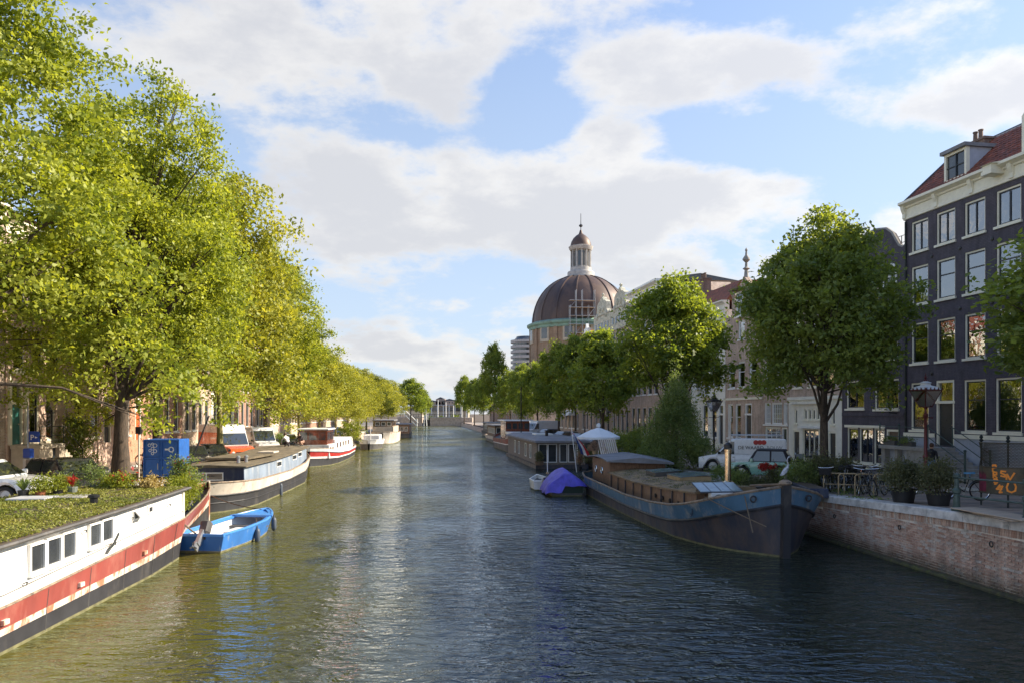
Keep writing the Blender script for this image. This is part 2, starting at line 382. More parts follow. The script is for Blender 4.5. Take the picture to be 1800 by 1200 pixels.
M['h_red'] = hullmat('faded_red_hull_band', (.25,.052,.040), (.36,.14,.10), (.5,.72))
M['h_peel'] = hullmat('peeling_white_band', (.62,.57,.48), (.40,.17,.09), (.47,.56), 3)
M['h_tan'] = hullmat('weathered_white_bulwark', (.58,.51,.43), (.30,.17,.11), (.56,.68), 2)
M['h_white'] = hullmat('white_hull_paint', (.78,.76,.72), (.50,.40,.30), (.58,.76), 2.4)
M['h_dblue'] = hullmat('dark_blue_hull_paint', (.02,.03,.07), (.06,.07,.10))
M['h_grey'] = hullmat('blue_grey_cabin_paint', (.21,.26,.33), (.36,.38,.40), (.5,.7), 2)
M['h_blue'] = hullmat('faded_blue_bulwark', (.07,.15,.23), (.27,.27,.26), (.52,.64), 1.8)
M['h_lilac'] = hullmat('pale_blue_bow_paint', (.27,.32,.45), (.15,.22,.33), (.56,.70), 2.2)
M['h_brown'] = hullmat('rust_brown_hull', (.085,.065,.058), (.032,.036,.052), (.40,.60), 1.5)
M['h_rust'] = hullmat('red_brown_hull', (.25,.055,.03), (.13,.06,.045))
M['h_dgrey'] = hullmat('dark_grey_hull', (.09,.085,.08), (.13,.12,.11))
M['h_algae'] = mat('algae_waterline', (.15,.14,.065), .8, var=.4, vs=4)
M['h_bright'] = hullmat('bright_blue_boat_paint', (.025,.13,.38), (.20,.28,.36), (.58,.72), 4)
M['h_rail'] = mat('worn_gunwale', (.26,.19,.13), .7, var=.35, vs=4, col2=(.10,.08,.06), thr=(.5,.65), cs=6)
M['deck'] = mat('painted_steel_deck', (.13,.12,.11), .8, var=.3)
M['fender'] = mat('grey_blue_fender', (.06,.075,.10), .5)
M['rope'] = mat('rope', (.16,.12,.08), .9, var=.2, vs=20)
def carpaint(name, col, metal=.0): return mat(name, col, .28, metal, var=.04, coat=1.0, col2=tuple(c*.8+.03 for c in col), thr=(.6,.8), cs=3)
M['c_white'] = carpaint('white_car_paint', (.74,.74,.73)); M['c_dark'] = carpaint('dark_grey_car_paint', (.035,.035,.038), .3)
M['c_black'] = carpaint('black_car_paint', (.012,.013,.015)); M['c_silver'] = carpaint('silver_car_paint', (.36,.37,.38), .5)
M['c_red'] = carpaint('red_car_paint', (.50,.05,.035)); M['c_orange'] = carpaint('orange_car_paint', (.75,.14,.035))
M['c_mint'] = carpaint('mint_car_paint', (.25,.47,.38)); M['c_blue'] = carpaint('blue_car_paint', (.05,.08,.16), .3); M['c_green'] = carpaint('green_car_paint', (.05,.09,.05), .3)
M['softtop'] = mat('black_canvas_roof', (.025,.025,.032), .85)
def glassmat(name, tint, base, rough=.02, wob=.15):
    m, t, b = nmat(name); t.n.remove(b); o = t.n['Material Output']
    tr = t.node('ShaderNodeBsdfTransparent'); tr.inputs[0].default_value = (*tint, 1)
    gl = t.node('ShaderNodeBsdfGlossy'); gl.inputs['Color'].default_value = (.95,.95,.95,1); gl.inputs['Roughness'].default_value = rough
    t.put(gl.inputs['Normal'], t.bump(t.noise(t.objco(), 1.6, 2), wob, .06))
    fr = t.node('ShaderNodeFresnel'); fr.inputs[0].default_value = 1.55
    f = t.math('MULTIPLY_ADD', fr.outputs[0], 1.5, base, clamp=True)
    mx = t.node('ShaderNodeMixShader'); t.put(mx.inputs[0], f); t.l.new(tr.outputs[0], mx.inputs[1]); t.l.new(gl.outputs[0], mx.inputs[2])
    t.l.new(mx.outputs[0], o.inputs[0]); return m
M['glass'] = glassmat('window_glass', (.62,.66,.64), .22)
M['carglass'] = glassmat('tinted_car_glass', (.30,.36,.34), .12, .02, .0)
M['lampglass'] = glassmat('lantern_glass', (.93,.94,.94), .22, .05, .3)
M['farglass'] = mat('dark_window_glass', (.045,.05,.055), .08, 0, var=.4, vs=.8, spec=1.0)
M['skylight'] = mat('pale_skylight_glass', (.20,.25,.26), .12, 0, var=.2, spec=1.0)
def leafmat(name, a, b_, tr, spec=.3, trw=.45):
    m, t, b = nmat(name); o = t.n['Material Output']
    g = t.node('ShaderNodeNewGeometry').outputs['Random Per Island']
    wp = t.objco(); n = t.noise(wp, .45, 3)
    f = t.math('ADD', t.math('MULTIPLY', g, .65), t.ramp(n, .35, .65, -.2, .55), clamp=True)
    c = t.mix(f, a, b_); t.put(b.inputs['Base Color'], c); b.inputs['Roughness'].default_value = .5; b.inputs['Specular IOR Level'].default_value = spec
    td = t.node('ShaderNodeBsdfTranslucent'); t.put(td.inputs[0], t.mix(1.0, c, tr, 'MULTIPLY'))
    mx = t.node('ShaderNodeMixShader'); mx.inputs[0].default_value = trw
    t.l.new(b.outputs[0], mx.inputs[1]); t.l.new(td.outputs[0], mx.inputs[2]); t.l.new(mx.outputs[0], o.inputs[0]); return m
M['leaf_elm'] = leafmat('elm_leaves', (.13,.18,.022), (.43,.46,.075), (1.7,1.6,.6), trw=.42)
M['leaf_autumn'] = leafmat('yellowing_leaves', (.15,.18,.024), (.45,.45,.08), (1.65,1.5,.6), trw=.42)
M['leaf_dark'] = leafmat('dark_green_leaves', (.11,.155,.045), (.22,.27,.07), (2.1,1.9,.6))
M['leaf_far'] = leafmat('mid_green_leaves', (.10,.15,.035), (.23,.28,.06), (2.2,2.0,.6))
M['leaf_shrub'] = leafmat('shrub_leaves', (.12,.17,.06), (.25,.30,.11), (1.5,1.5,.6))
M['leaf_olive'] = leafmat('olive_grey_leaves', (.10,.11,.06), (.20,.20,.11), (1.3,1.3,.6))
M['leaf_bright'] = leafmat('bright_green_leaves', (.15,.20,.025), (.34,.36,.05), (1.5,1.4,.5))
M['leaf_sedum'] = leafmat('sedum_leaves', (.13,.17,.03), (.32,.30,.07), (1.2,1.2,.5), trw=.3)
M['leaf_red'] = leafmat('red_leaves', (.32,.03,.03), (.55,.08,.05), (1.3,.8,.6))
M['leaf_straw'] = leafmat('straw_coloured_grass', (.40,.30,.12), (.55,.45,.2), (1.2,1.1,.6))
M['leaf_dry'] = leafmat('dried_flowers', (.34,.22,.15), (.45,.32,.24), (1.1,1,.8))
M['bark'] = mat('elm_bark', (.085,.062,.045), .95, var=.4, vs=2, stretch=(3,3,.6), bump=1.0, bs=12, col2=(.035,.028,.022), thr=(.5,.62), cs=5)
M['bark_y'] = mat('sunlit_yellow_bark', (.24,.21,.08), .95, var=.4, vs=2, stretch=(3,3,.6), bump=1.0, bs=12, col2=(.12,.09,.05), thr=(.5,.62), cs=5)  # yellow sunlight on the trunk is put into the bark colour
# ------------------------------------------------------------------ water, streets, quays
def water_mat():
    m, t, b = nmat('canal_water'); t.n.remove(b); o = t.n['Material Output']
    co = t.objco()
    a = t.noise(t.mapping(co, rot=(0,0,.10), scale=(.75,1.5,1)), 1.0, 3, .5, .6)
    c = t.noise(t.mapping(co, loc=(4,9,0), rot=(0,0,-.22), scale=(1.9,3.6,1)), 1.0, 3, .55, .9)
    d = t.noise(t.mapping(co, rot=(0,0,.3), scale=(4.2,8.0,1)), 1.0, 2, .5, .3)
    # calmer and livelier patches, as wind leaves them
    amp = t.ramp(t.noise(t.mapping(co, scale=(.14,.07,1)), 1.0, 3), .38, .62, .40, 1.35)
    h = t.math('ADD', t.math('MULTIPLY', a, .21), t.math('ADD', t.math('MULTIPLY', c, .14), t.math('MULTIPLY', d, .026)))
    h = t.math('MULTIPLY', h, amp)
    n = t.node('ShaderNodeBump'); t.put(n.inputs['Height'], h); n.inputs['Strength'].default_value = 1.0; n.inputs['Distance'].default_value = .8
    df = t.node('ShaderNodeBsdfDiffuse'); t.put(df.inputs[0], t.mix(t.ramp(t.math('ADD', t.sep(co)[0], t.math('MULTIPLY', t.noise(co, .12, 3), 14)), 6, -4, 0, 1, True), (.024,.028,.018), (.090,.078,.005)))  # olive towards the left bank: sunlit tone put into the water colour
    gl = t.node('ShaderNodeBsdfGlossy'); gl.inputs['Color'].default_value = (.74,.86,1.0,1); gl.inputs['Roughness'].default_value = .03
    t.put(gl.inputs['Normal'], n.outputs[0]); t.put(df.inputs['Normal'], n.outputs[0])
    fr = t.node('ShaderNodeFresnel'); fr.inputs[0].default_value = 1.62; t.put(fr.inputs['Normal'], n.outputs[0])
    mx = t.node('ShaderNodeMixShader'); t.put(mx.inputs[0], fr.outputs[0]); t.l.new(df.outputs[0], mx.inputs[1]); t.l.new(gl.outputs[0], mx.inputs[2])
    t.l.new(mx.outputs[0], o.inputs[0]); return m
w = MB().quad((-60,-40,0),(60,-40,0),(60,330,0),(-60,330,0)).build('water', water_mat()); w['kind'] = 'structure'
def street(name, sgn):
    XW = XR if sgn > 0 else XL
    Ys = [-40,0,10,17,22,26,30,36,45,58,70,100,150,200,292]; offs = [.45 if sgn > 0 else .4, 3.2, 3.25, 600]
    mb = MB()
    for a, b_ in zip(Ys, Ys[1:]):
        for i in range(3):
            q = []
            for Y in (a, b_):
                for k in (i, i+1):
                    X = XW(Y)+sgn*offs[k]; dz = .0 if k < 2 else .0
                    q.append((X, Y, zq(Y)-.012+(.22*min(1, max(0, (offs[k]-3.2)/4)) if offs[k] < 50 else .25)))
            mb.add([q[0], q[1], q[3], q[2]] if sgn > 0 else [q[1], q[0], q[2], q[3]], [(0,1,2,3)])
    o = mb.build(name, M['paver']); o['kind'] = 'structure'; return o
street('right_street', 1); street('left_street', -1)
g = MB().box(-900, 900, 296, 3500, -1, 1.6).build('ground', M['earth']); g['kind'] = 'structure'
def kerb(name, sgn, off, Ya, Yb):
    XW = XR if sgn > 0 else XL; mb = MB(); Y = Ya
    while Y < Yb:
        Z = zq(Y); Z2 = zq(Y+1)
        x0, x1 = XW(Y)+sgn*off, XW(Y+.985)+sgn*off
        s = [(x0-.08,Y,Z-.1),(x0+.08,Y,Z-.1),(x0+.08,Y,Z+.13),(x0-.08,Y,Z+.13)]; e = [(x1-.08,Y+.985,Z2-.1),(x1+.08,Y+.985,Z2-.1),(x1+.08,Y+.985,Z2+.13),(x1-.08,Y+.985,Z2+.13)]
        mb.loft([s, e]); Y += 1
    o = mb.build(name, M['coping']); o['kind'] = 'structure'
kerb('pavement_kerb', 1, 7.2, 18, 110); kerb('pavement_kerb', -1, 5.6, 18, 110)

# right quay wall: bricks one by one near the viewer, a textured wall farther on
qr = thing('quay_wall', 'reddish brick quay wall with pale stone coping along the right bank', 'wall', (XR(30), 30, 0))
def quay_solid(Ya, Yb, XW, sgn, m, inset, name, parent, org):
    mb = MB(); N = max(2, int((Yb-Ya)/3)+1)
    rings = []
    for i in range(N+1):
        Y = Ya+(Yb-Ya)*i/N; X = XW(Y)+sgn*inset; z = zq(Y)-.26
        rings.append([(X-org[0], Y-org[1], -1.5), (X-org[0], Y-org[1], z), (X+sgn*.6-org[0], Y-org[1], z), (X+sgn*.6-org[0], Y-org[1], -1.5)])
    mb.loft(rings); return mb.build(name, m, parent)
og = (XR(30), 30)
quay_solid(13, 30.6, XR, 1, M['mortar'], .022, 'mortar_backing', qr, og)
quay_solid(30.6, 292, XR, 1, M['quay_far'], .004, 'brick_face', qr, og)
rng = random.Random(4)
dirq = Vector((-.123, 1, 0)).normalized(); nq = Vector((-1, -.123, 0)).normalized()
ang = math.atan2(dirq.y, dirq.x)
def brick_box(L, H, seed):
    r = random.Random(seed); j = lambda a: r.uniform(-a, a); mb = MB()
    x, h, d = L/2, H/2, .05
    mb.add([(-x+j(.004),0,-h+j(.003)),(x+j(.004),0,-h+j(.003)),(x+j(.004),0,h+j(.003)),(-x+j(.004),0,h+j(.003)),
            (-x-.003,d,-h-.003),(x+.003,d,-h-.003),(x+.003,d,h+.003),(-x-.003,d,h+.003)],
           [(0,1,2,3),(1,5,6,2),(3,2,6,7),(4,0,3,7),(4,5,1,0)])
    return mb
BR, HR = 15, .079
bricks = []
for row in range(30):
    z = .10+row*HR
    L = .235; u = -13 + (row % 2)*.12
    while u < .45:
        Y = 30+u*dirq.y
        top = zq(Y)-.27
        soldier_lo = top-.21
        if 12 < Y < 30.5 and z+HR/2 < soldier_lo:
            LL = L if (row % 2 == 0 or rng.random() > .0) else L/2
            bricks.append((Y, u, z, 's'))
        u += L
u = -13
while u < .45:
    Y = 30+u*dirq.y; bricks.append((Y, u, zq(Y)-.27-.105, 'v')); u += .082
bricks = [b for b in bricks if b[0] > 16.5]
bricks.sort(key=lambda b: abs(b[0]-19.6) + (0 if b[0] > 19.2 else 3))
smesh = [brick_box(.215, .064, k).mesh('brick', M['qbrick']) for k in range(5)]
vmesh = [brick_box(.068, .20, 9+k).mesh('brick', M['qbrick']) for k in range(3)]
zrot = ang; rest = MB()
for i, (Y, u, z, kd) in enumerate(bricks):
    pz = rng.uniform(-.006, .008); p = (dirq*u + nq*pz)
    # local: +x along wall away from viewer, front must face the canal (-X): mirror by rotating so y axis points into the wall
    if i < 300:
        o = obj('brick', rng.choice(smesh if kd == 's' else vmesh), qr, (p.x, p.y, z), (0, 0, ang+pi))
    else:
        st = len(rest.v); src = brick_box(.215, .064, i) if kd == 's' else brick_box(.068, .20, i)
        rest.add(src.v, src.f)
        Mx = Matrix.Translation((p.x, p.y, z)) @ Matrix.Rotation(ang+pi, 4, 'Z'); rest.xf(Mx, st)
o = rest.build('brick_courses', M['qbrick'], qr); o['kind'] = 'stuff'
# coping stones
Y = 14.0; k = 0
while Y < 120:
    L = rng.uniform(1.5, 2.1) if Y < 60 else 6
    a, b_ = Y+.008, Y+L-.008
    if Y+L > 16:
        ring = []
        for q in (a, b_):
            X = XR(q)-og[0]; z = zq(q); yy = q-og[1]; dzz = 0
            ring.append([(X-.09,yy,z-.26),(X-.09,yy,z-.035),(X-.055,yy,z+.0),(X+.5,yy,z+.005),(X+.5,yy,z-.26)])
        MB().loft(ring).build('coping_stone', M['coping'], qr)
    Y += L
mb = MB(); rings = []
for i in range(24):
    Yy = 13+(60-13)*i/23; X = XR(Yy)-og[0]
    rings.append([(X-.17,Yy-30,-.35),(X-.17,Yy-30,.05),(X-.10,Yy-30,.10),(X+.05,Yy-30,.10),(X+.05,Yy-30,-.35)])
mb.loft(rings).build('waterline_beam', M['moss_wood'], qr)
for Yr_ in (20.3, 24.2, 28.0):
    MB().torus((0,0,0),.075,.014,'x',14,5).xf(Matrix.Translation((XR(Yr_)-XR(30)-.05, Yr_-30, zq(Yr_)-.75))).build('mooring_ring', M['iron'], qr)
ql = thing('quay_wall', 'brick quay wall along the left bank behind the moored boats', 'wall', (XL(30), 30, 0))
quay_solid(-10, 292, XL, -1, M['quay_far'], 0, 'brick_face', ql, (XL(30), 30))
rings = []
for i in range(40):
    Yy = -10+300*i/39; X = XL(Yy)-XL(30); z = zq(Yy)
    rings.append([(X+.08,Yy-30,z-.26),(X+.08,Yy-30,z),(X-.5,Yy-30,z+.004),(X-.5,Yy-30,z-.26)])
MB().loft(rings).build('coping', M['coping'], ql)

# ------------------------------------------------------------------ trees
def leaf_quads(P, size, rng_, up=.35, asp=.62):
    n = len(P)
    nrm = rng_.normal(size=(n,3)); nrm[:,2] += up*2; nrm /= np.linalg.norm(nrm, axis=1)[:,None]
    t = rng_.normal(size=(n,3)); t[:,2] -= .35; a = t-nrm*(t*nrm).sum(1)[:,None]; a /= np.linalg.norm(a, axis=1)[:,None]
    b = np.cross(nrm, a); s = size*rng_.uniform(.6, 1.35, (n,1))
    q = np.empty((n,4,3)); q[:,0] = P-a*s*.5; q[:,1] = P+b*s*.5*asp-a*s*.08+nrm*s*.10; q[:,2] = P+a*s*.6; q[:,3] = P-b*s*.5*asp-a*s*.08+nrm*s*.10
    return q.reshape(-1,3)
def quads_mesh(name, V, m):
    me = D.meshes.new(name); n = len(V)//4
    me.vertices.add(n*4); me.vertices.foreach_set('co', V.astype(np.float32).ravel())
    me.loops.add(n*4); me.loops.foreach_set('vertex_index', np.arange(n*4, dtype=np.int32))
    me.polygons.add(n); me.polygons.foreach_set('loop_start', np.arange(0, n*4, 4, dtype=np.int32)); me.polygons.foreach_set('loop_total', np.full(n, 4, dtype=np.int32))
    me.materials.append(m); me.update(); me.validate(); return me
def crown_points(R, H, zc, ncl, nper, seed, shape='round', cr=.75, flat=.5, lump=.16, inner=.45):
    g = np.random.default_rng(seed)
    d = g.normal(size=(ncl,3)); d /= np.linalg.norm(d, axis=1)[:,None]
    if shape != 'cone': d[:,2] = np.where(d[:,2] < -.75, -d[:,2], d[:,2])
    az = np.arctan2(d[:,1], d[:,0]); el = np.arcsin(d[:,2])
    lm = 1+lump*(np.sin(az*2+seed)+np.sin(az*3.3+el*4+seed*2)+np.sin(el*6+az*1.7+seed*3)*.8+np.sin(az*7+el*9)*.45)
    rad = (inner+(1-inner)*g.random(ncl)**.4)*lm
    c = d*rad[:,None]; 
    wid = 1.0
    z = c[:,2]
    if shape == 'elm': wid = 1.0-.25*np.clip(z, 0, 1)+.12*np.clip(-z, 0, 1)
    if shape == 'oval': wid = 1.0-.30*np.clip(z, 0, 1)**1.5
    if shape == 'cone': wid = np.clip(.62-.55*z, .08, 1.15)
    P0 = np.stack([c[:,0]*R*wid, c[:,1]*R*wid, z*H+zc], 1)
    sc = g.uniform(.6, 1.3, ncl)
    off = g.normal(size=(ncl, nper, 3))*np.array([cr, cr, cr*flat])*.55
    # clusters hang from twigs: droop outwards
    dist = np.hypot(off[:,:,0], off[:,:,1]); off[:,:,2] -= dist*.25
    P = P0[:,None,:]+off*sc[:,None,None]
    return P0, P.reshape(-1,3), g
def make_tree(name, label, R, H, zc, ncl, nper, leaf, seed, lm, bark, trunk_r, shape='elm', cr=.8, fork=.42, lean=(0,0), limbs=12, group=None, lump=.15, inner=.45, flat=.5):
    t = thing(name, label, 'tree', group=group)
    P0, P, g = crown_points(R, H, zc, ncl, nper, seed, shape, cr, flat, lump, inner)
    P[:,0] += lean[0]*(P[:,2]/zc); P[:,1] += lean[1]*(P[:,2]/zc); P0[:,0] += lean[0]*(P0[:,2]/zc); P0[:,1] += lean[1]*(P0[:,2]/zc)
    cme = quads_mesh('crown', leaf_quads(P, leaf, g), lm); obj('crown', cme, t)
    mb = MB(); r = random.Random(seed); fz = zc-H*fork
    top = Vector((lean[0]*.9, lean[1]*.9, zc+H*.55)); pts = []
    for i in range(8):
        k = i/7; z = k*top.z
        pts.append(Vector((lean[0]*k*z/zc+r.uniform(-.12,.12)*R*.08*(i>0), lean[1]*k*z/zc+r.uniform(-.12,.12)*R*.08*(i>0), z)))
    rad = [trunk_r*1.35]+[trunk_r*(1-.85*(i/7)**1.1) for i in range(1,8)]
    mb.tube(pts, rad, 9)
    idx = list(range(len(P0))); r.shuffle(idx)
    for j in idx[:limbs]:
        e = Vector(P0[j]); k = r.uniform(.38, .8); i = int(k*7); s = pts[i]
        if s.z > e.z+1.2: s = pts[max(2, i-2)]
        mid = s.lerp(e, .5)+Vector((0,0,r.uniform(-.05,.12)*H)); r0 = trunk_r*(.5-.38*k)
        q1 = s.lerp(mid, .5)+Vector((r.uniform(-.2,.2), r.uniform(-.2,.2), 0))
        mb.tube([s, q1, mid, e], [r0, r0*.75, r0*.5, r0*.15], 6)
        for q in range(2):
            e2 = e+Vector((r.uniform(-1,1), r.uniform(-1,1), r.uniform(-.3,.35)))*R*.18
            mb.tube([mid, mid.lerp(e2, .5), e2], [r0*.35, r0*.2, r0*.07], 5)
    mb.build('trunk', bark, t, smooth=60)
    return t
GL = 'elms along the left bank'; GR = 'trees along the right bank'
def put(src, first, X, Y, z, rz, sc, label, group):
    if not first: return dup(src, (X, Y, z), rz, label, group, sc)
    src.location = (X, Y, z); src.rotation_euler = (0,0,rz); src.scale = sc if isinstance(sc, tuple) else (sc,)*3; src['label'] = label; src['group'] = group; return src
def TL(px): return 14.6/((900-px)/F-.1)
def TR(px): return 17.5/((px-900)/F+.123)
e1 = make_tree('elm_tree', '', 6.6, 8.6, 12.4, 760, 125, .215, 3, M['leaf_elm'], M['bark'], .50, cr=1.0, limbs=40, lean=(.6,0), inner=.58, lump=.20)
e2 = make_tree('elm_tree', '', 6.2, 8.2, 11.8, 680, 110, .215, 11, M['leaf_elm'], M['bark'], .42, cr=.9, limbs=34, inner=.58, lump=.20)
e3 = make_tree('elm_tree', '', 5.4, 7.2, 10.0, 440, 85, .26, 23, M['leaf_autumn'], M['bark_y'], .22, cr=1.1, limbs=26, inner=.45)
put(e1, True, -18.2, 34.4, zq(34), .4, (.72,.80,.78), 'huge elm with thick dark leaning trunk beside the blue steel dumpster', GL)
put(e2, True, -19.6, 26.0, zq(25), 1.9, (.84,.86,.90), 'tall elm whose bright crown fills the upper left corner of the view', GL)
put(e2, False, -20.6, 43.0, zq(44), 4.2, (.66,.72,.84), 'broad elm reaching over the parked dark cars before the orange van', GL)
put(e3, True, PX(385,49), 49, zq(49), 1.1, (.94,.94,1.06), 'elm with thin trunk painted sunlit yellow in front of the orange and white van', GL)
for i, (Y, sc, lab) in enumerate([(63, (.98,.98,1.02), 'full elm above the grey barge with two people sitting on its roof'),
        (78, (.80,.80,.72), 'elm with brown trunk behind the stern of the ship with the red band'),
        (92, (.78,.78,.64), 'yellowing elm above the wooden wheelhouse of the red-banded ship'),
        (107, (.74,.74,.60), 'elm behind the small white boat with the open rounded stern'),
        (123, (.78,.78,.64), 'elm with golden outer leaves behind the beige barge'),
        (139, (.86,.86,.66), 'round golden elm overhanging the beige barge'),
        (156, (.84,.84,.66), 'elm just beyond the beige barge, its outer side golden'),
        (176, (.86,.86,.70), 'third elm before the far lock on the left bank'),
        (200, (.90,.90,.70), 'second elm before the far lock on the left bank'),
        (232, (.95,.95,.78), 'last green elm beside the far lock on the left bank')]):
    src = e2 if Y < 70 else e3
    dup(src, (min(-14.6-.1*Y, XL(Y)-.8), Y, zq(Y)), i*2.3+.5, lab, GL, tuple(q*(.84 if src is e2 else 1) for q in sc[:2])+(sc[2]*(.80 if src is e2 else 1),))
r1 = make_tree('lime_tree', '', 3.95, 4.55, 8.2, 760, 60, .21, 5, M['leaf_dark'], M['bark'], .24, 'oval', cr=.62, limbs=44, fork=.6, lump=.10, inner=.35, flat=.6)
r2 = make_tree('street_tree', '', 3.4, 4.1, 8.3, 460, 60, .24, 8, M['leaf_far'], M['bark'], .20, 'oval', cr=.62, limbs=24, fork=.6, lump=.12, inner=.35, flat=.65)
r3 = make_tree('street_tree', '', 3.7, 4.6, 7.3, 330, 50, .32, 17, M['leaf_far'], M['bark'], .18, 'oval', cr=.7, limbs=12, fork=.6, lump=.13, inner=.35, flat=.65)
put(r1, True, PX(1449, 32.5), 32.5, zq(32.5), .6, (.87,.87,.90), 'dense dark green tree standing in front of the black gabled houses', GR)
put(r1, False, 19.0, 21.5, zq(21), 2.0, (1.08,1.08,.74), 'tree at the right edge whose leaves hang over the black house windows', GR)
Yr = 51.7; put(r2, True, PX(1185, Yr), Yr, zq(Yr), .2, (1.04,1.04,1.0), 'tree with sunlit yellow top behind the feathery shrub', GR)
for px, Y, top, wpx, lab in [(1060,72,580,108,'yellow-green tree in front of the ornate cream gables'), (1012,85,590,70,'dark narrow tree right of the domed church drum'),
        (982,96,602,70,'dark tree in front of the church drum beneath the scaffold'), (945,112,637,62,'low dark tree below the church drum window'), (918,128,640,50,'tree with yellow top beside the round grey tower'),
        (897,145,650,44,'small yellow-topped tree left of the round grey tower'), (868,166,604,40,'slender tallest tree of the far right row'), (850,190,655,34,'tree between the slender tallest tree and the far trees'),
        (834,215,665,30,'small tree second from the far end of the right bank row'), (816,245,660,30,'loose yellowish tree at the far end of the right bank row')]:
    z0 = zq(Y); zt = PZ(top, Y); H0 = 12.3; sz = (zt-z0)/H0; sw = wpx*Y/F/6.2
    o = dup(r3, (PX(px, Y), Y, z0), px*.37, lab, GR, (sw, sw, sz))
def remove_tree(o):
    for c in list(o.children): remove_tree(c)
    D.objects.remove(o)
dup(r3, (PX(722,268), 268, 1.5), 1.0, 'round green tree closing the left side of the far lock', GL, (1.5,1.5,1.30))
dup(r3, (PX(741,276), 276, 1.5), 2.6, 'smallest green tree at the far lock beside the white masts', GL, (1.0,1.0,1.0))
remove_tree(r3)
# feathery conifer-like shrub on the quay
t = thing('feathery_shrub', 'tall feathery grey-green conical shrub on the quay behind the moss-roofed barge', 'shrub', (PX(1187,45), 45, zq(45)))
P0, P, g = crown_points(2.5, 3.0, 2.6, 460, 60, 31, 'cone', .5, 1.2, .12, .3)
obj('foliage', quads_mesh('foliage', leaf_quads(P, .13, g, 0, .4), M['leaf_shrub']), t)
MB().tube([(0,0,0),(0.1,0,2),(0,0,4.6)], [.12,.08,.03], 6).build('trunk', M['bark'], t)
def bush(name, label, X, Y, z, R, H, n, leaf, m, seed, cat='shrub', group=None, shape='round', cr=.3, parent=None, stems=True):
    t = thing(name, label, cat, (X, Y, z), 0, group) if parent is None else parent
    P0, P, g = crown_points(R, H, H*1.0, n, 30, seed, shape, cr, .8, .14, .2)
    P[:,2] = np.maximum(P[:,2], .03)
    obj('foliage', quads_mesh('foliage', leaf_quads(P, leaf, g, .1, .5), m), t)
    if stems:
        mb = MB(); rr = random.Random(seed)
        for k in range(5): mb.tube([(rr.uniform(-.1,.1)*R, rr.uniform(-.1,.1)*R, 0), (rr.uniform(-.3,.3)*R, rr.uniform(-.3,.3)*R, H), (rr.uniform(-.6,.6)*R, rr.uniform(-.6,.6)*R, H*1.6)], [.02,.014,.006], 4)
        mb.build('stem', M['bark'], t)
    return t

# ------------------------------------------------------------------ houses
FR = {}
def frame_mesh(w, h, style, fm, sm, fw=.085):
    key = ('f', round(w,2), round(h,2), style, fm, sm)
    if key in FR: return FR[key]
    mb = MB(); y0, y1 = .05, .17
    mb.box(-w/2, -w/2+fw, y0, y1, 0, h); mb.box(w/2-fw, w/2, y0, y1, 0, h); mb.box(-w/2+fw, w/2-fw, y0, y1, h-fw, h); mb.box(-w/2+fw, w/2-fw, y0, y1, 0, fw*.7)
    iw, i0, i1 = w/2-fw, fw*.7, h-fw; s = .055; a, b_ = .10, .15
    mb.box(-iw, -iw+s, a, b_, i0, i1, 1); mb.box(iw-s, iw, a, b_, i0, i1, 1); mb.box(-iw+s, iw-s, a, b_, i1-s, i1, 1); mb.box(-iw+s, iw-s, a, b_, i0, i0+s, 1)
    hs, vs_ = [], []
    if style == 'sash': hs = [.62]
    if style == 'sash_low': hs = [.5]
    if style == 'case': vs_ = [.5]
    if style == 'cross': vs_ = [.5]; hs = [.6]
    if style == 'triple': vs_ = [1/3, 2/3]
    if style == 'lattice': vs_ = [.2,.4,.6,.8]; hs = [.25,.5,.75]
    if style == 'grid': vs_ = [1/3,2/3]; hs = [.25,.5,.75]
    bw = .028 if style in ('sash','sash_low','cross','case','triple') else .014
    mi = 0 if style in ('lattice','grid','triple') else 1
    zz = [i0+s]
    for k in hs: z = i0+(i1-i0)*k; mb.box(-iw+s, iw-s, a-.012, b_+.002, z-bw, z+bw, mi)
    for k in vs_:
        x = -iw+2*iw*k; mb.box(x-bw, x+bw, a-.016, b_-.004, i0+s, i1-s, mi)
    me = mb.mesh('window_frame', [M[fm], M[sm]]); FR[key] = me; return me
def box_mesh(key, args, m, name='part'):
    if key in FR: return FR[key]
    FR[key] = bx(*args).mesh(name, m); return FR[key]
def curtain_mesh(w, h, m, seed=0):
    key = ('c', round(w,2), round(h,2), m)
    if key in FR: return FR[key]
    n = 14; vs = []; fs = []
    for i in range(n+1):
        x = -w/2+w*i/n; y = .03*(1 if i % 2 else -1)
        vs += [(x, y, 0), (x, y, h)]
    for i in range(n): fs.append((2*i, 2*i+2, 2*i+3, 2*i+1))
    FR[key] = MB().add(vs, fs).mesh('curtain', M[m], 60); return FR[key]
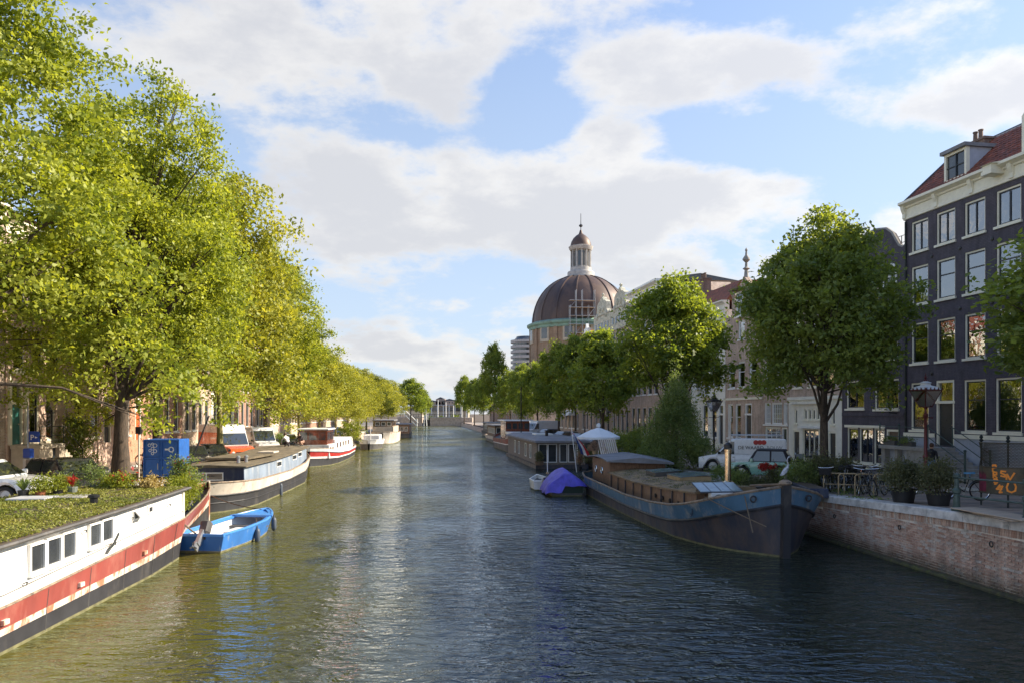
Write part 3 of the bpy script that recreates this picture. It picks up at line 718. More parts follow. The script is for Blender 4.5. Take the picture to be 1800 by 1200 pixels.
def window(root, s, w, z0, z1, style='sash', fm='cream', sm='darksash', near=False, cur=None, sill=True, name='window', yoff=0):
    h = z1-z0
    f = obj(name, frame_mesh(w, h, style, fm, sm), root, (s, yoff, z0))
    g = 'glass' if near else 'farglass'
    fw = .085
    if near and style in ('sash', 'sash_low', 'case', 'cross'):
        k = {'sash': .62, 'sash_low': .5}.get(style)
        if k:
            zs = [(fw*.7, fw*.7+(h-fw*1.7)*k), (fw*.7+(h-fw*1.7)*k, h-fw)]
            for a, b_ in zs: obj('pane', box_mesh(('g',round(w,2),round(a,2),round(b_,2)), (-w/2+fw, w/2-fw, .128, .132, a+.004, b_-.004), M[g], 'pane'), f)
        else:
            for a, b_ in ((-w/2+fw, 0), (0, w/2-fw)): obj('pane', box_mesh(('gv',round(a,2),round(b_,2),round(h,2)), (a+.004, b_-.004, .128, .132, fw*.7, h-fw), M[g], 'pane'), f)
    else:
        obj('pane', box_mesh(('g1',round(w,2),round(h,2),g), (-w/2+fw, w/2-fw, .128, .132, fw*.7, h-fw), M[g], 'pane'), f)
    if sill: obj('sill', box_mesh(('s',round(w,2),fm), (-w/2-.08, w/2+.08, -.09, .06, -.12, -.003), M[fm], 'sill'), f)
    if cur:
        if cur == 'full': obj('curtain', curtain_mesh(w-.25, h-.2, 'curtain'), f, (0, .24, .08))
        elif cur == 'green': obj('curtain', curtain_mesh(w-.25, h-.2, 'curtain_g'), f, (0, .24, .08))
        elif cur == 'half': obj('curtain', curtain_mesh((w-.25)*.5, h-.2, 'curtain'), f, (-(w-.25)*.22, .24, .08))
        elif cur == 'blind': obj('blind', box_mesh(('bl',round(w,2),round(h,2)), (-w/2+.1, w/2-.1, .20, .215, h*.45, h-.1), M['curtain'], 'blind'), f)
    return f
def facade_mb(W, z0, z1, ops, mi=0, depth=.22):
    xs = sorted({0.0, W} | {round(o[0], 4) for o in ops} | {round(o[1], 4) for o in ops})
    zs = sorted({z0, z1} | {round(o[2], 4) for o in ops} | {round(o[3], 4) for o in ops})
    xs = [x for x in xs if 0 <= x <= W]; zs = [z for z in zs if z0 <= z <= z1]
    def solid(i, j):
        if i < 0 or j < 0 or i >= len(xs)-1 or j >= len(zs)-1: return True
        cx, cz = (xs[i]+xs[i+1])/2, (zs[j]+zs[j+1])/2
        return not any(o[0] < cx < o[1] and o[2] < cz < o[3] for o in ops)
    mb = MB()
    for j in range(len(zs)-1):
        i = 0
        while i < len(xs)-1:
            if not solid(i, j): i += 1; continue
            k = i
            while k < len(xs)-1 and solid(k, j): k += 1
            mb.quad((xs[i],0,zs[j]),(xs[k],0,zs[j]),(xs[k],0,zs[j+1]),(xs[i],0,zs[j+1]), mi); i = k
    for o in ops:
        a, b_, c, d = o[:4]
        mb.quad((a,0,c),(a,depth,c),(a,depth,d),(a,0,d), mi); mb.quad((b_,depth,c),(b_,0,c),(b_,0,d),(b_,depth,d), mi)
        mb.quad((a,0,d),(a,depth,d),(b_,depth,d),(b_,0,d), mi); mb.quad((a,depth,c),(a,0,c),(b_,0,c),(b_,depth,c), mi)
    return mb
AFR = math.atan(.162)
def house(name, label, side, Ya, Yb, zb, zt, wall, wins, doors=(), near=False, group=None, fm='cream', sm='darksash', depth=9, base=None, basez=None, curtains=True, seed=0):
    """wins: (s, w, z0, z1, style, curtain). doors: (s, w, z0, ztop, colour, transom height)"""
    if side > 0:
        t = thing(name, label, 'house', (28.3-.162*Ya, Ya, 0), -pi/2+AFR, group); W = (Ya-Yb)/cos(AFR)
    else:
        al = math.atan(.10); t = thing(name, label, 'house', (-21.8-.10*Ya, Ya, 0), pi/2+al, group); W = (Yb-Ya)/cos(al)
    ops = [(w_[0]-w_[1]/2, w_[0]+w_[1]/2, w_[2], w_[3]) for w_ in wins]+[(d[0]-d[1]/2, d[0]+d[1]/2, d[2], d[3]) for d in doors]
    ops = [o for o in ops if o[0] > 0 and o[1] < W]
    if base is not None:
        lo = [(a,b_,max(c, zb-1),min(d, basez)) for a,b_,c,d in ops if c < basez]; hi = [(a,b_,max(c, basez),d) for a,b_,c,d in ops if d > basez]
        hi = [o for o in hi if o[2] < o[3]]
        facade_mb(W, zb-.6, basez, lo).build('ground_floor_wall', M[base], t); facade_mb(W, basez, zt, hi).build('wall', M[wall], t)
    else: facade_mb(W, zb-.6, zt, ops).build('wall', M[wall], t)
    b_ = MB(); b_.box(0, W, .42, depth, zb-.6, zt, 0)
    b_.quad((0,0,zb-.6),(0,.42,zb-.6),(0,.42,zt),(0,0,zt)).quad((W,0,zb-.6),(W,.42,zb-.6),(W,.42,zt),(W,0,zt))
    ob = b_.build('building_body', [M[wall], M['interior']], t); ob.data.polygons[2].material_index = 1
    r = random.Random(seed+int(Ya*7))
    for w_ in wins:
        s, w, z0, z1 = w_[:4]
        if s-w/2 <= 0 or s+w/2 >= W: continue
        st = w_[4] if len(w_) > 4 else 'sash'; cu = w_[5] if len(w_) > 5 else (r.choice([None,'full','half','blind',None]) if curtains and near else None)
        f2 = w_[6] if len(w_) > 6 else fm; s2 = w_[7] if len(w_) > 7 else sm
        window(t, s, w, z0, z1, st, f2, s2, near, cu)
    for d in doors:
        s, w, z0, z1, col, tr = d[:6]; fw = .12
        if s-w/2 <= 0 or s+w/2 >= W: continue
        f = MB(); f.box(s-w/2, s-w/2+fw, .02, .2, z0, z1); f.box(s+w/2-fw, s+w/2, .02, .2, z0, z1); f.box(s-w/2+fw, s+w/2-fw, .02, .2, z1-fw, z1)
        if tr: f.box(s-w/2-.05, s+w/2+.05, -.02, .2, z1-tr-.14, z1-tr)
        fo = f.build('door_frame', M[fm], t)
        zt_ = z1-tr-.14 if tr else z1-fw
        dm = MB(); dm.box(s-w/2+fw, s+w/2-fw, .12, .17, z0, zt_)
        for q in range(3):
            hh = (zt_-z0)/3; dm.box(s-w/2+fw+.1, s+w/2-fw-.1, .105, .12, z0+hh*q+.1, z0+hh*(q+1)-.06)
        do = dm.build('door', M[col], t)
        MB().sphere((s+w/2-fw-.12, .09, z0+1.05), .035, 8, 5).build('handle', M['brass'], do)
        if tr: MB().box(s-w/2+fw, s+w/2-fw, .12, .125, z1-tr, z1-fw).build('transom_pane', M['glass' if near else 'farglass'], t)
    return t, W
def cornice(t, W, z, h=.9, m='cream', proj=.35, brackets=0):
    mb = MB(); mb.prism([(-.02,z),(-.02-.06,z+.02),(-.08,z+h*.18),(-.05,z+h*.2),(-.05,z+h*.62),(-.14,z+h*.66),(-.16,z+h*.74),(-proj,z+h*.86),(-proj,z+h),(.35,z+h),(.35,z)], -.06, W+.06, 'x')
    o = mb.build('cornice', M[m], t)
    for k in range(brackets):
        s = W*(k+.02)/(brackets-1)*.98 if brackets > 1 else W/2
        MB().prism([(-.052,z+h*.08),(-.14,z+h*.1),(-.13,z+h*.35),(-.24,z+h*.6),(-.28,z+h*.8),(-.052,z+h*.8)], s-.11, s+.11, 'x').build('bracket', M[m], o)
    return o
def side_roof(t, W, z, rise, depth, m='tile', over=.2):
    mb = MB(); mb.prism([(-over,z),(depth*.5,z+rise),(depth,z)], 0, W, 'x'); return mb.build('roof', M[m], t)
def rows(W, n, w, zs, margin=.0, style='sash', cu='auto'):
    out_ = []
    for z0, z1 in zs:
        for k in range(n):
            s = margin+(W-2*margin)*(k+.5)/n; out_.append((s, w, z0, z1, style) if cu == 'auto' else (s, w, z0, z1, style, cu))
    return out_
def chimney(t, s, y, z0, z1, w=.9, d=.6, pots=2):
    mb = MB().box(s-w/2, s+w/2, y-d/2, y+d/2, z0, z1).box(s-w/2-.06, s+w/2+.06, y-d/2-.06, y+d/2+.06, z1, z1+.12)
    c = mb.build('chimney', M['chimney'], t)
    for k in range(pots): MB().lathe([(.12,0),(.10,.5),(.13,.5),(.13,.56)], 8, (s+(k-(pots-1)/2)*.36, y, z1+.12)).build('chimney_pot', M['chimney'], c)
# ---- the big black house
def SY(px, Ya, x0=28.3): return (Ya-F*x0/(px-689))/cos(AFR)
wn = []
for i, (s, w) in enumerate([(1.13,1.28),(3.02,1.3),(4.93,1.3),(6.92,1.4),(8.85,1.4),(10.7,1.3)]):
    wn += [(s, w, 13.6, 15.25, 'case', [None,'full','full','full',None,None][i])]
    wn += [(s, w, 10.76, 12.8, 'sash', ['half','full','full','blind',None,None][i])]
    wn += [(s, w, 7.6, 9.75, 'sash', ['full',None,None,None,None,None][i])]
    if i != 1: wn += [(s, w+.08, 4.02, 6.55, 'sash', ['full',None,'full',None,None,None][i])]
bh, W = house('black_house', 'tall black-painted house with cream cornice, stoop and four rows of windows', 'house' and 1, 40.8, 28.8, 1.9, 15.5, 'brick_dark', wn, [(2.98,1.25,3.26,6.6,'darksash',1.05)], near=True, base=None)
# pale plinth
f = facade_mb(W, 0, 0, []) if False else None
pl = MB(); pl.box(.0, 2.3, -.06, -.003, 1.2, 3.66); pl.box(3.66, W, -.06, -.003, 1.2, 3.66); pl.build('plinth', M['bluewhite'], bh)
MB().box(.0, 2.34, -.12, -.061, 3.66, 3.86).box(3.62, W, -.12, -.061, 3.66, 3.86).build('plinth_band', M['cream'], bh)
MB().box(5.7, 8.2, -.09, -.061, 1.5, 3.1).build('garage_door', M['bluewhite'], bh)
cornice(bh, W, 15.5, .95, 'cream', .42, 6)
# tiled roof with separate tiles
zr0, zr1, dr = 16.4, 19.3, 3.1
rf = MB().prism([(-.1,zr0),(dr,zr1),(dr+.5,zr1),(dr+4,zr0)], 0.05, W-.05, 'x').build('roof', M['brick_brown2'], bh)
def tiles(W, z0, z1, d, parent, tw=.25, th=.31, y0=-.1, x0=.05, skip=None):
    mb = MB(); L = hypot(d, z1-z0); uz, uy = (z1-z0)/L, d/L; nz, ny = uy, -uz
    nr = int(L/th); nc = int((W-.1)/tw)
    for r_ in range(nr):
        for c_ in range(nc):
            x = x0+c_*tw; a = r_*th-.04; b_ = a+th+.06
            if skip and skip(x, a): continue
            j = rng.uniform(-.004,.006)
            pr = [(x,.012+j),(x+tw*.25,.045+j),(x+tw*.55,.030+j),(x+tw*.98,.008+j)]
            vs = []
            for q, lift in ((a,.03),(b_,.0)):
                for xx, hh in pr: vs.append((xx, y0+uy*q+ny*(hh+lift), z0+uz*q+nz*(hh+lift)))
            for xx, hh in pr: vs.append((xx, y0+uy*a+ny*hh, z0+uz*a+nz*hh))
            mb.add(vs, [(0,1,5,4),(1,2,6,5),(2,3,7,6),(8,9,1,0),(9,10,2,1),(10,11,3,2)])
    o = mb.build('roof_tiles', M['tile'], parent); o['kind'] = 'stuff'; return o
tiles(W, zr0+.02, zr1, dr+.1, rf)
MB().tube([(0.05,dr+.2,zr1+.02),(W,dr+.2,zr1+.02)], .14, 8).build('ridge', M['slate'], rf)
MB().box(-.04,.12,-.25,-.1,zr0,zr0+.05).prism([(-.15,zr0+.02),(-.15,zr0+.14),(dr,zr1+.16),(dr,zr1+.02)], -.02, .10, 'x').build('verge_board', M['slate'], rf)
dm = MB(); dm.box(2.55, 2.68, .30, .5, 16.75, 18.2); dm.box(3.92, 4.05, .30, .5, 16.75, 18.2); dm.box(2.68, 3.92, .30, .5, 16.75, 16.87); dm.box(2.68, 3.92, .30, .5, 18.07, 18.2)
do = MB().box(2.57,4.03,.5,2.9,16.5,18.2).build('dormer', M['bluewhite'], bh); dm.build('dormer_frame', M['cream'], do)
MB().box(2.45,4.15,.12,3.0,18.2,18.38).build('dormer_roof', M['felt'], do)
MB().box(3.27,3.33,.34,.4,16.87,18.07).box(2.68,3.92,.35,.39,17.45,17.49).build('dormer_bar', M['darksash'], do); MB().box(2.68,3.92,.40,.42,16.87,18.07).build('dormer_pane', M['farglass'], do)
chimney(bh, 2.2, 2.6, 17.5, 19.1, 1.5, .6, 2)
MB().prism([(7.7,16.5),(7.7,18.2),(8.0,18.5),(8.1,19.1),(8.5,19.3),(8.9,19.9),(9.4,20.1),(9.9,19.9),(10.3,19.3),(10.7,19.1),(10.8,18.5),(11.1,18.2),(11.1,16.5)], -.05, .6).build('gabled_dormer', M['cream'], bh)
MB().box(6.15,6.75,-.75,-.05,15.95,16.12).box(6.2,6.7,-.7,-.05,16.12,16.4).prism([(-.8,16.4),(-.05,16.4),(-.05,16.55)], 6.1, 6.8, 'x').build('hoist_beam_box', M['cream'], bh)
MB().tube([(.12,-.07,3.0),(.12,-.07,15.4)], .05, 8).build('drainpipe', M['iron'], bh)
for k_, (s_, z_) in enumerate(((2.05,10.1),(4.0,10.1),(6.0,10.1),(2.05,13.1),(4.0,13.1),(6.0,13.1),(2.05,7.0))):
    MB().lathe([(.10,0),(.10,.03),(.03,.05)], 8).xf(Matrix.Translation((s_,-.003,z_)) @ Matrix.Rotation(pi/2,4,'X')).build('wall_anchor', M['black'], bh)
# stoop: landing, steps, railings
st = thing('stoop', 'stone stoop with stairs and dark green iron railing before the black house door', 'stairs', (28.3-.162*40.8, 40.8, 0), -pi/2+AFR)
MB().bbox(.15, 3.9, -1.75, -.16, 3.02, 3.2, .02).build('landing', M['stone'], st)
MB().box(.2,.5,-1.6,-.2,1.4,3.02).box(1.3,1.5,-1.6,-.2,1.4,3.02).box(2.3,3.9,-1.68,-.2,1.4,3.02).build('support_wall', M['stone'], st)
MB().box(.5,1.3,-1.3,-.3,1.4,3.0).box(1.5,2.3,-1.3,-.3,1.4,3.0).build('under_stoop_panel', M['teal'] if False else M['bluewhite'], st)
for k in range(8):
    MB().bbox(3.9+k*.30, 3.9+(k+1)*.30+.03, -1.6, -.25, 1.3, 3.02-k*.155, .015).build('step', M['stone'], st)
rl = MB(); P3 = [(.2,-1.68),(1.75,-1.68),(3.85,-1.68)]
for x, y in P3: rl.tube([(x,y,3.2),(x,y,4.25)], .035, 8); rl.sphere((x,y,4.3), .06, 8, 6)
for z in (4.2, 3.7): rl.tube([(P3[0][0],-1.68,z),(3.85,-1.68,z)], .022, 6)
for z in (4.2, 3.7): rl.tube([(3.85,-1.62,z),(6.2,-1.62,z-1.2)], .022, 6)
for z in (4.2, 3.7): rl.tube([(3.85,-.3,z),(6.2,-.3,z-1.2)], .022, 6)
for x, y, zz in ((6.2,-1.62,3.1),(6.2,-.3,3.1)): rl.tube([(x,y,1.6),(x,y,zz)], .05, 8); rl.sphere((x,y,zz+.05), .07, 8, 6)
rl.tube([(3.85,-.3,3.2),(3.85,-.3,4.2)], .03, 6)
rl.build('railing', M['railgreen'], st, smooth=40)
# ---- black gabled house
W2 = (46.5-40.8)/cos(AFR)
def s2(px): return SY(px, 46.5)
wn = [(1.30,1.75,5.2,6.9,'case',None), (4.2,2.1,5.15,6.85,'case',None), (2.85,1.3,7.8,9.6,'sash',None),(4.6,1.1,8.0,9.6,'sash',None),(1.1,1.1,8.0,9.6,'sash',None),
      (1.4,1.1,10.6,12.2,'sash',None),(3.0,1.1,10.6,12.2,'sash',None)]
gh, W2 = house('black_house', 'black-painted house with curved bell gable and wide ground floor windows', 1, 46.5, 40.82, 1.8, 12.9, 'brick_dark',
    wn+[(1.05,1.1,1.95,4.05,'sash_none','green'),(2.35,1.3,1.95,4.05,'case','green'),(3.55,.95,1.95,4.05,'sash_none','green')], [(4.75,1.1,1.95,4.0,'wood',0)], near=True)
g_ = [(0,12.9),(0,13.7),(.25,13.75),(.5,14.0),(.75,14.6),(1.1,15.1),(1.7,15.45),(2.5,15.6),(3.3,15.6),(4.1,15.45),(4.6,15.1),(4.95,14.6),(5.2,14.25),(5.5,14.1),(5.74,14.15),(5.74,12.9)]
MB().prism([(x*W2/5.77, z) for x, z in g_], -.0, .35).build('bell_gable', M['brick_dark'], gh)
cp = [(x*W2/5.77, z) for x, z in g_[1:-1]]
mb = MB(); mb.tube([(x, .1, z+.02) for x, z in cp], .10, 6); mb.build('gable_coping', M['stone'], gh)
def arch_window(t, s, w, z0, z1, yo=-.02, near=False, fm='white', name='arched_window'):
    n = 10; r = w/2; zc = z1-r
    outer = [(s-r,z0),(s+r,z0)]+[(s+r*cos(pi*k/n), zc+r*sin(pi*k/n)) for k in range(n+1)]
    f = MB().prism(outer, yo-.04, yo+.02).build(name, M[fm], t); q = .82
    inner = [(s+(x-s)*q, z0+.1+(z-z0)*.90 if z > z0+.01 else z0+.1) for x, z in outer]
    MB().prism(inner, yo-.055, yo-.041).build('pane', M['farglass'], f)
    b = MB().box(s-.025, s+.025, yo-.075, yo-.056, z0+.1, z1-.1)
    for k in (.3,.55): b.box(s-r*.8, s+r*.8, yo-.07, yo-.057, z0+(z1-z0)*k-.02, z0+(z1-z0)*k+.02)
    b.build('glazing_bar', M[fm], f); return f
arch_window(gh, 4.55, 1.15, 11.7, 13.4)
MB().box(.02, W2-.02, -.05, -.003, 4.75, 4.95).build('string_course', M['brick_dark'], gh)
MB().box(.3, 4.1, -.06, .01, 4.05, 4.2).build('shop_lintel', M['cream'], gh)
# rooftop railing between the two black houses
t = thing('rooftop_railing', 'thin dark railing on the roof terrace left of the big black house', 'railing', (28.3-.162*44+1.5, 44, 14.0), -pi/2+AFR)
mb = MB()
for k in range(5): mb.tube([(k*.75,0,0),(k*.75,0,1.25)], .025, 5)
for z in (.5,.85,1.25): mb.tube([(0,0,z),(3,0,z)], .02, 5)
mb.build('rail', M['iron'], t)
# ---- white shop front house
sh, W3 = house('brick_house', 'brown brick house with cream plastered shop front on the ground floor', 1, 52.8, 46.55, 1.75, 13.2, 'brick_brown',
    rows(6.3, 3, 1.15, [(6.7,8.7),(9.5,11.5)], .2)+[(2.8,1.9,1.8,3.85,'triple',None),(2.15,.35,4.5,5.2,'none',None),(2.65,.35,4.5,5.2,'none',None),(3.15,.35,4.5,5.2,'none',None),(3.65,.35,4.5,5.2,'none',None),(.95,.35,4.2,5.2,'none',None),(5.4,.35,4.2,5.2,'none',None)],
    [(1.0,.95,1.75,3.75,'darksash',0),(5.3,.9,1.75,3.75,'darksash',0)], near=True, base='plaster', basez=5.95)
MB().box(0.05,W3-.05,-.14,-.003,5.85,6.05).box(.4,W3-1.2,-.2,-.003,5.55,5.7).build('shop_cornice', M['plaster'], sh)
MB().box(1.75,3.9,-.35,-.01,3.9,4.05).build('awning_box', M['white'], sh)
cornice(sh, W3, 13.2, .8)
# ---- brick house with lattice windows
lh, W4 = house('brick_house', 'narrow brown brick house with white latticed windows at street level', 1, 56.5, 52.85, 1.75, 13.8, 'brick_brown',
    [(.75,1.0,4.1,5.7,'lattice',None),(2.1,1.5,4.1,5.7,'lattice',None),(3.3,.6,4.1,5.7,'grid',None),(1.5,2.3,2.5,3.9,'grid',None)]+rows(3.7,2,1.2,[(6.8,8.8),(9.6,11.5)]), [(3.2,.75,1.75,3.9,'dgreen',0)], near=True, fm='white', sm='white')
cornice(lh, W4, 13.8, .7); side_roof(lh, W4, 14.5, 2.2, 8)
# ---- house with neck gable and finial
nh, W5 = house('brick_house', 'brown brick house with stepped neck gable topped by a tall stone finial', 1, 62.8, 56.55, 1.75, 12.6, 'brick_brown',
    [(1.2,1.15,7.0,9.1,'sash'),(2.9,1.15,7.0,9.1,'sash'),(4.9,1.3,7.0,9.1,'sash'),(.9,.95,2.9,5.7,'sash','full'),(2.3,1.0,2.9,5.7,'sash','full'),(2.9,1.1,10.9,12.4,'sash')], [(4.1,1.1,2.3,5.7,'darksash',.8)], near=True, fm='white', sm='white')
MB().prism([(0,12.6),(0,13.0),(1.2,13.05),(1.2,14.2),(2.0,14.25),(2.05,15.1),(2.6,15.3),(3.3,15.9),(3.4,15.9),(4.1,15.3),(4.6,15.1),(4.65,14.25),(5.3,14.2),(5.3,13.05),(W5,13.0),(W5,12.6)], 0, .4).build('neck_gable', M['brick_brown'], nh)
window(nh, 2.9, 1.1, 12.75, 14.7, 'sash', 'white', 'white', False, None, yoff=-.2)
MB().lathe([(.25,0),(.18,.2),(.14,.7),(.30,.8),(.12,.95),(.10,1.3),(.30,1.5),(.30,1.6),(.1,1.9),(.07,2.2),(.12,2.3),(.01,2.5)], 10, (3.35,.2,15.7)).build('finial', M['stone'], nh, smooth=40)
MB().box(1.9,3.6,-.7,.0,14.85,15.0).build('hoist_beam', M['wood'], nh)
for k in (1.2, 5.3): MB().lathe([(.2,0),(.12,.2),(.25,.5),(.05,.9)], 8, (k,.2,14.2)).build('gable_urn', M['stone'], nh)
MB().box(-.02,W5,-.08,-.003,6.0,6.18).build('string_course', M['cream'], nh)
# ---- white house
wh, W6 = house('white_house', 'narrow white plastered house with balcony door between brick houses', 1, 70.0, 62.85, 1.75, 13.7, 'plaster',
    [(5.6,1.4,7.2,9.2,'sash'),(5.6,1.4,10.3,12.2,'sash'),(3.2,1.1,2.8,5.7,'sash'),(5.0,1.1,2.8,5.7,'sash'),(1.4,1.1,7.2,9.2,'sash'),(1.4,1.1,10.3,12.2,'sash'),(3.4,1.0,6.6,9.0,'case')], [(6.4,.95,2.3,5.7,'darksash',.8)], near=True, fm='white', sm='darksash')
cornice(wh, W6, 13.7, .8, 'plaster'); MB().prism([(.1,14.5),(1.5,16.3),(7,16.3),(9,14.5)], .0, W6, 'x').build('mansard_roof', M['tile'], wh)
MB().box(2.6,4.2,-.5,0,6.4,6.5).build('balcony_slab', M['white'], wh)
mb = MB()
for k in range(9): mb.tube([(2.65+k*.19,-.46,6.5),(2.65+k*.19,-.46,7.4)], .015, 4)
mb.tube([(2.62,-.46,7.4),(4.2,-.46,7.4)], .02, 4); mb.build('balcony_rail', M['iron'], wh)
MB().box(0,W6,-.06,-.003,6.05,6.25).build('string_course', M['plaster'], wh)
# ---- brown houses behind the big sunlit tree
b1, Wb = house('brick_house', 'brown brick house with tall chimney stack behind the yellow-topped tree', 1, 78.0, 70.1, 1.7, 14.6, 'brick_brown',
    rows(8,3,1.25,[(2.6,5.2),(6.6,8.8),(9.8,11.8),(12.5,13.9)],.3), [], fm='white')
cornice(b1, Wb, 14.6, .8); side_roof(b1, Wb, 15.3, 1.2, 9, 'slate')
chimney(b1, 6.4, 2.0, 15.5, 17.8, 1.6, .8, 3); MB().prism([(4.9,15.2),(4.9,16.8),(5.9,17.8),(6.9,16.8),(6.9,15.2)], 2.5, 5).build('rear_gable', M['brick_brown2'], b1)
b2, Wb = house('brick_house', 'brown brick house under a broad white cornice right of the ornate gables', 1, 88.0, 78.1, 1.7, 17.6, 'brick_brown',
    rows(10,5,1.2,[(2.6,5.6),(7.0,9.4),(10.6,12.8),(14.2,16.4)],.3), [(5.05,1.2,2.3,5.8,'darksash',.8)] if False else [], fm='white')
cornice(b2, Wb, 17.6, 1.5, 'white', .6); side_roof(b2, Wb, 19.1, .7, 9, 'slate')
# ---- two ornate cream gables
for i, (Ya, Yb, lab) in enumerate([(95.5, 88.1, 'brown house with ornate cream sculpted gable beside the broad white cornice'), (103.5, 95.6, 'brown house with ornate cream sculpted gable nearest the church dome')]):
    o_, Wo = house('ornate_house', lab, 1, Ya, Yb, 1.65, 15.4, 'brick_brown2', rows(7.5,4,1.0,[(2.5,5.4),(6.8,9.2),(10.4,12.4),(13.3,15.0)],.2), [], fm='white', group='houses with ornate cream gables')
    r_ = Wo/7.5
    MB().prism([(x*r_,z) for x, z in [(0,15.4),(0,17.8),(.3,18.3),(1.0,18.2),(1.5,18.6),(1.7,19.6),(2.3,19.9),(3.0,20.0),(3.3,20.3),(3.75,20.5),(4.2,20.3),(4.5,20.0),(5.2,19.9),(5.8,19.6),(6.0,18.6),(6.5,18.2),(7.2,18.3),(7.5,17.8),(7.5,15.4)]], -.12, .5).build('sculpted_gable', M['orn'], o_)
    for k in range(5):
        s = (1.1+k*1.32)*r_; MB().box(s-.3,s+.3,-.16,-.121,16.2,17.0).build('attic_window', M['farglass'], o_)
    for k in range(4):
        s = (1.7+k*1.35)*r_; MB().sphere((s,-.15,18.0+(.8 if k in (1,2) else 0)), (.35,.15,.45), 8, 6).build('carved_ornament', M['orn'], o_, smooth=60)
    MB().lathe([(.25,0),(.12,.2),(.24,.4),(.05,.6)], 8, (3.75*r_,.1,20.4)).build('finial', M['orn'], o_)
    side_roof(o_, Wo, 18.0, 1.8, 9)
sg, Ws = house('gabled_house', 'small house with white step gable and red tiled roof below the church dome', 1, 111, 103.6, 1.65, 14.2, 'brick_brown', rows(7.4,3,1.1,[(2.6,5.2),(6.6,8.8),(10,12)],.3), [], fm='white')
MB().prism([(1.6,14.2),(1.6,16.2),(2.3,16.2),(2.3,17.2),(3.0,17.2),(3.4,17.9),(3.8,17.2),(4.5,17.2),(4.5,16.2),(5.2,16.2),(5.2,14.2)], -.1, .3).build('white_gable', M['white'], sg)
MB().prism([(0,14.2),(3.7,17.0),(7.4,14.2)], .3, 9).build('roof', M['tile'], sg)
MB().box(2.9,3.9,-.14,-.101,14.8,16.2).build('gable_window', M['farglass'], sg)
for i, (Ya, Yb, zt, mt_, lab) in enumerate([(122,111.1,9.5,'brick_brown','low brown house with awnings below the church drum'),(150,122.1,8.5,'brick_brown2','long low brown building past the house with awnings'),(178,150.1,9,'brick_brown','low brown building hidden behind the far right trees'),(215,178.1,8,'brick_red','reddish low building at the far end of the right bank')]):
    if i == 1: Ya, Yb = 128, 122.1
    h_, Wh = house('brick_house', lab, 1, Ya, Yb, 1.6, zt, mt_, rows((Ya-Yb), max(3, int((Ya-Yb)/2.6)), 1.15, [(2.6,5.0),(6.2,8.0)],.3), [], fm='white')
    cornice(h_, Wh, zt, .5)
    if i == 0:
        for s in (3.0, 6.5): MB().prism([(-1.3,4.6),(-.05,5.5),(-.05,4.6)], s-1.2, s+1.2, 'x').build('awning', M['white'], h_)
# out-of-frame neighbours nearer the bridge (they shade the quay)
nb, Wn = house('brick_house', 'brown brick house just beyond the right edge of the view next to the black house', 1, 28.7, 4, 2, 16.5, 'brick_brown', rows(25,11,1.3,[(4,6.6),(7.8,10),(11,13),(14,15.6)],.3), [], fm='cream')
cornice(nb, Wn, 16.5, .9)
side_roof(nb, Wn, 17.3, 2.6, 9)

# ---- left bank houses
lh_specs = [(20,30.5,'brick_brown','dark brown brick house at the far left edge behind the white car',15,2),
 (30.6,37.2,'brick_brown2','dark brick house with white ground floor box left of the green door house',14.5,2)]
def lwins(W, n, top, ground=(3.4,6.2), w=1.15, style='sash'):
    zs = [ground]; z = ground[1]+1.1
    while z+2.4 < top: zs.append((z, z+2.1)); z += 3.2
    return rows(W, n, w, zs, .35, style, None)
for Ya, Yb, wl, lab, top, n in lh_specs:
    h_, Wh = house('brick_house', lab, -1, Ya, Yb, 1.9, top, wl, lwins(Yb-Ya, max(2, int((Yb-Ya)/2.3)), top), [], near=False, fm='cream'); cornice(h_, Wh, top, .8); side_roof(h_, Wh, top+.7, 2.2, 9)
# green-door house (Y 37.4 .. 43.3)
wl_ = [(2.65,1.0,3.5,6.1,'sash','half'),(4.35,1.0,3.5,6.1,'sash',None)]+rows(6,3,1.1,[(7.2,9.4),(10.4,12.4)],.3)
gd, Wg = house('brick_house', 'pinkish brick house with tall teal front door above white stone steps', -1, 37.3, 43.4, 1.9, 14, 'brick_pink', wl_, [(1.0,1.15,3.3,6.6,'teal',1.1)], near=True)
cornice(gd, Wg, 14, .8)
MB().box(.15,.35,-.12,-.003,3.3,6.9).box(1.65,1.85,-.12,-.003,3.3,6.9).box(.1,1.9,-.25,-.003,6.9,7.15).build('door_surround', M['cream'], gd)
MB().box(2.0,6.0,-.1,-.003,3.15,3.4).build('sill_band', M['stone_l'], gd)
st = thing('stoop', 'pale stone stoop with iron railing below the teal door', 'stairs', (-21.8-3.73, 37.3, 0), pi/2+math.atan(.10))
MB().bbox(.1,2.6,-1.6,-.13,3.1,3.3,.02).build('landing', M['stone_l'], st); MB().box(.2,1.2,-1.5,-.13,1.5,3.1).box(1.25,1.5,-1.5,-.13,1.5,3.1).box(2.2,2.55,-1.5,-.13,1.5,3.1).build('support_wall', M['stone_l'], st)
MB().box(1.5,2.2,-1.3,-.3,1.5,3.08).build('basement_door', M['darksash'], st)
for k in range(8): MB().bbox(2.6+k*.28, 2.6+(k+1)*.28+.02, -1.45, -.2, 1.5, 3.1-k*.17, .015).build('step', M['stone_l'], st)
mb = MB()
for x in (.15,1.3,2.55): mb.tube([(x,-1.55,3.3),(x,-1.55,4.25)], .03, 6)
mb.tube([(.15,-1.55,4.22),(2.55,-1.55,4.22),(4.8,-1.5,2.9)], .028, 6).tube([(.15,-1.55,3.75),(2.55,-1.55,3.75),(4.8,-1.5,2.4)], .018, 6).tube([(4.8,-1.5,1.7),(4.8,-1.5,2.95)], .03, 6)
mb.build('railing', M['iron'], st)
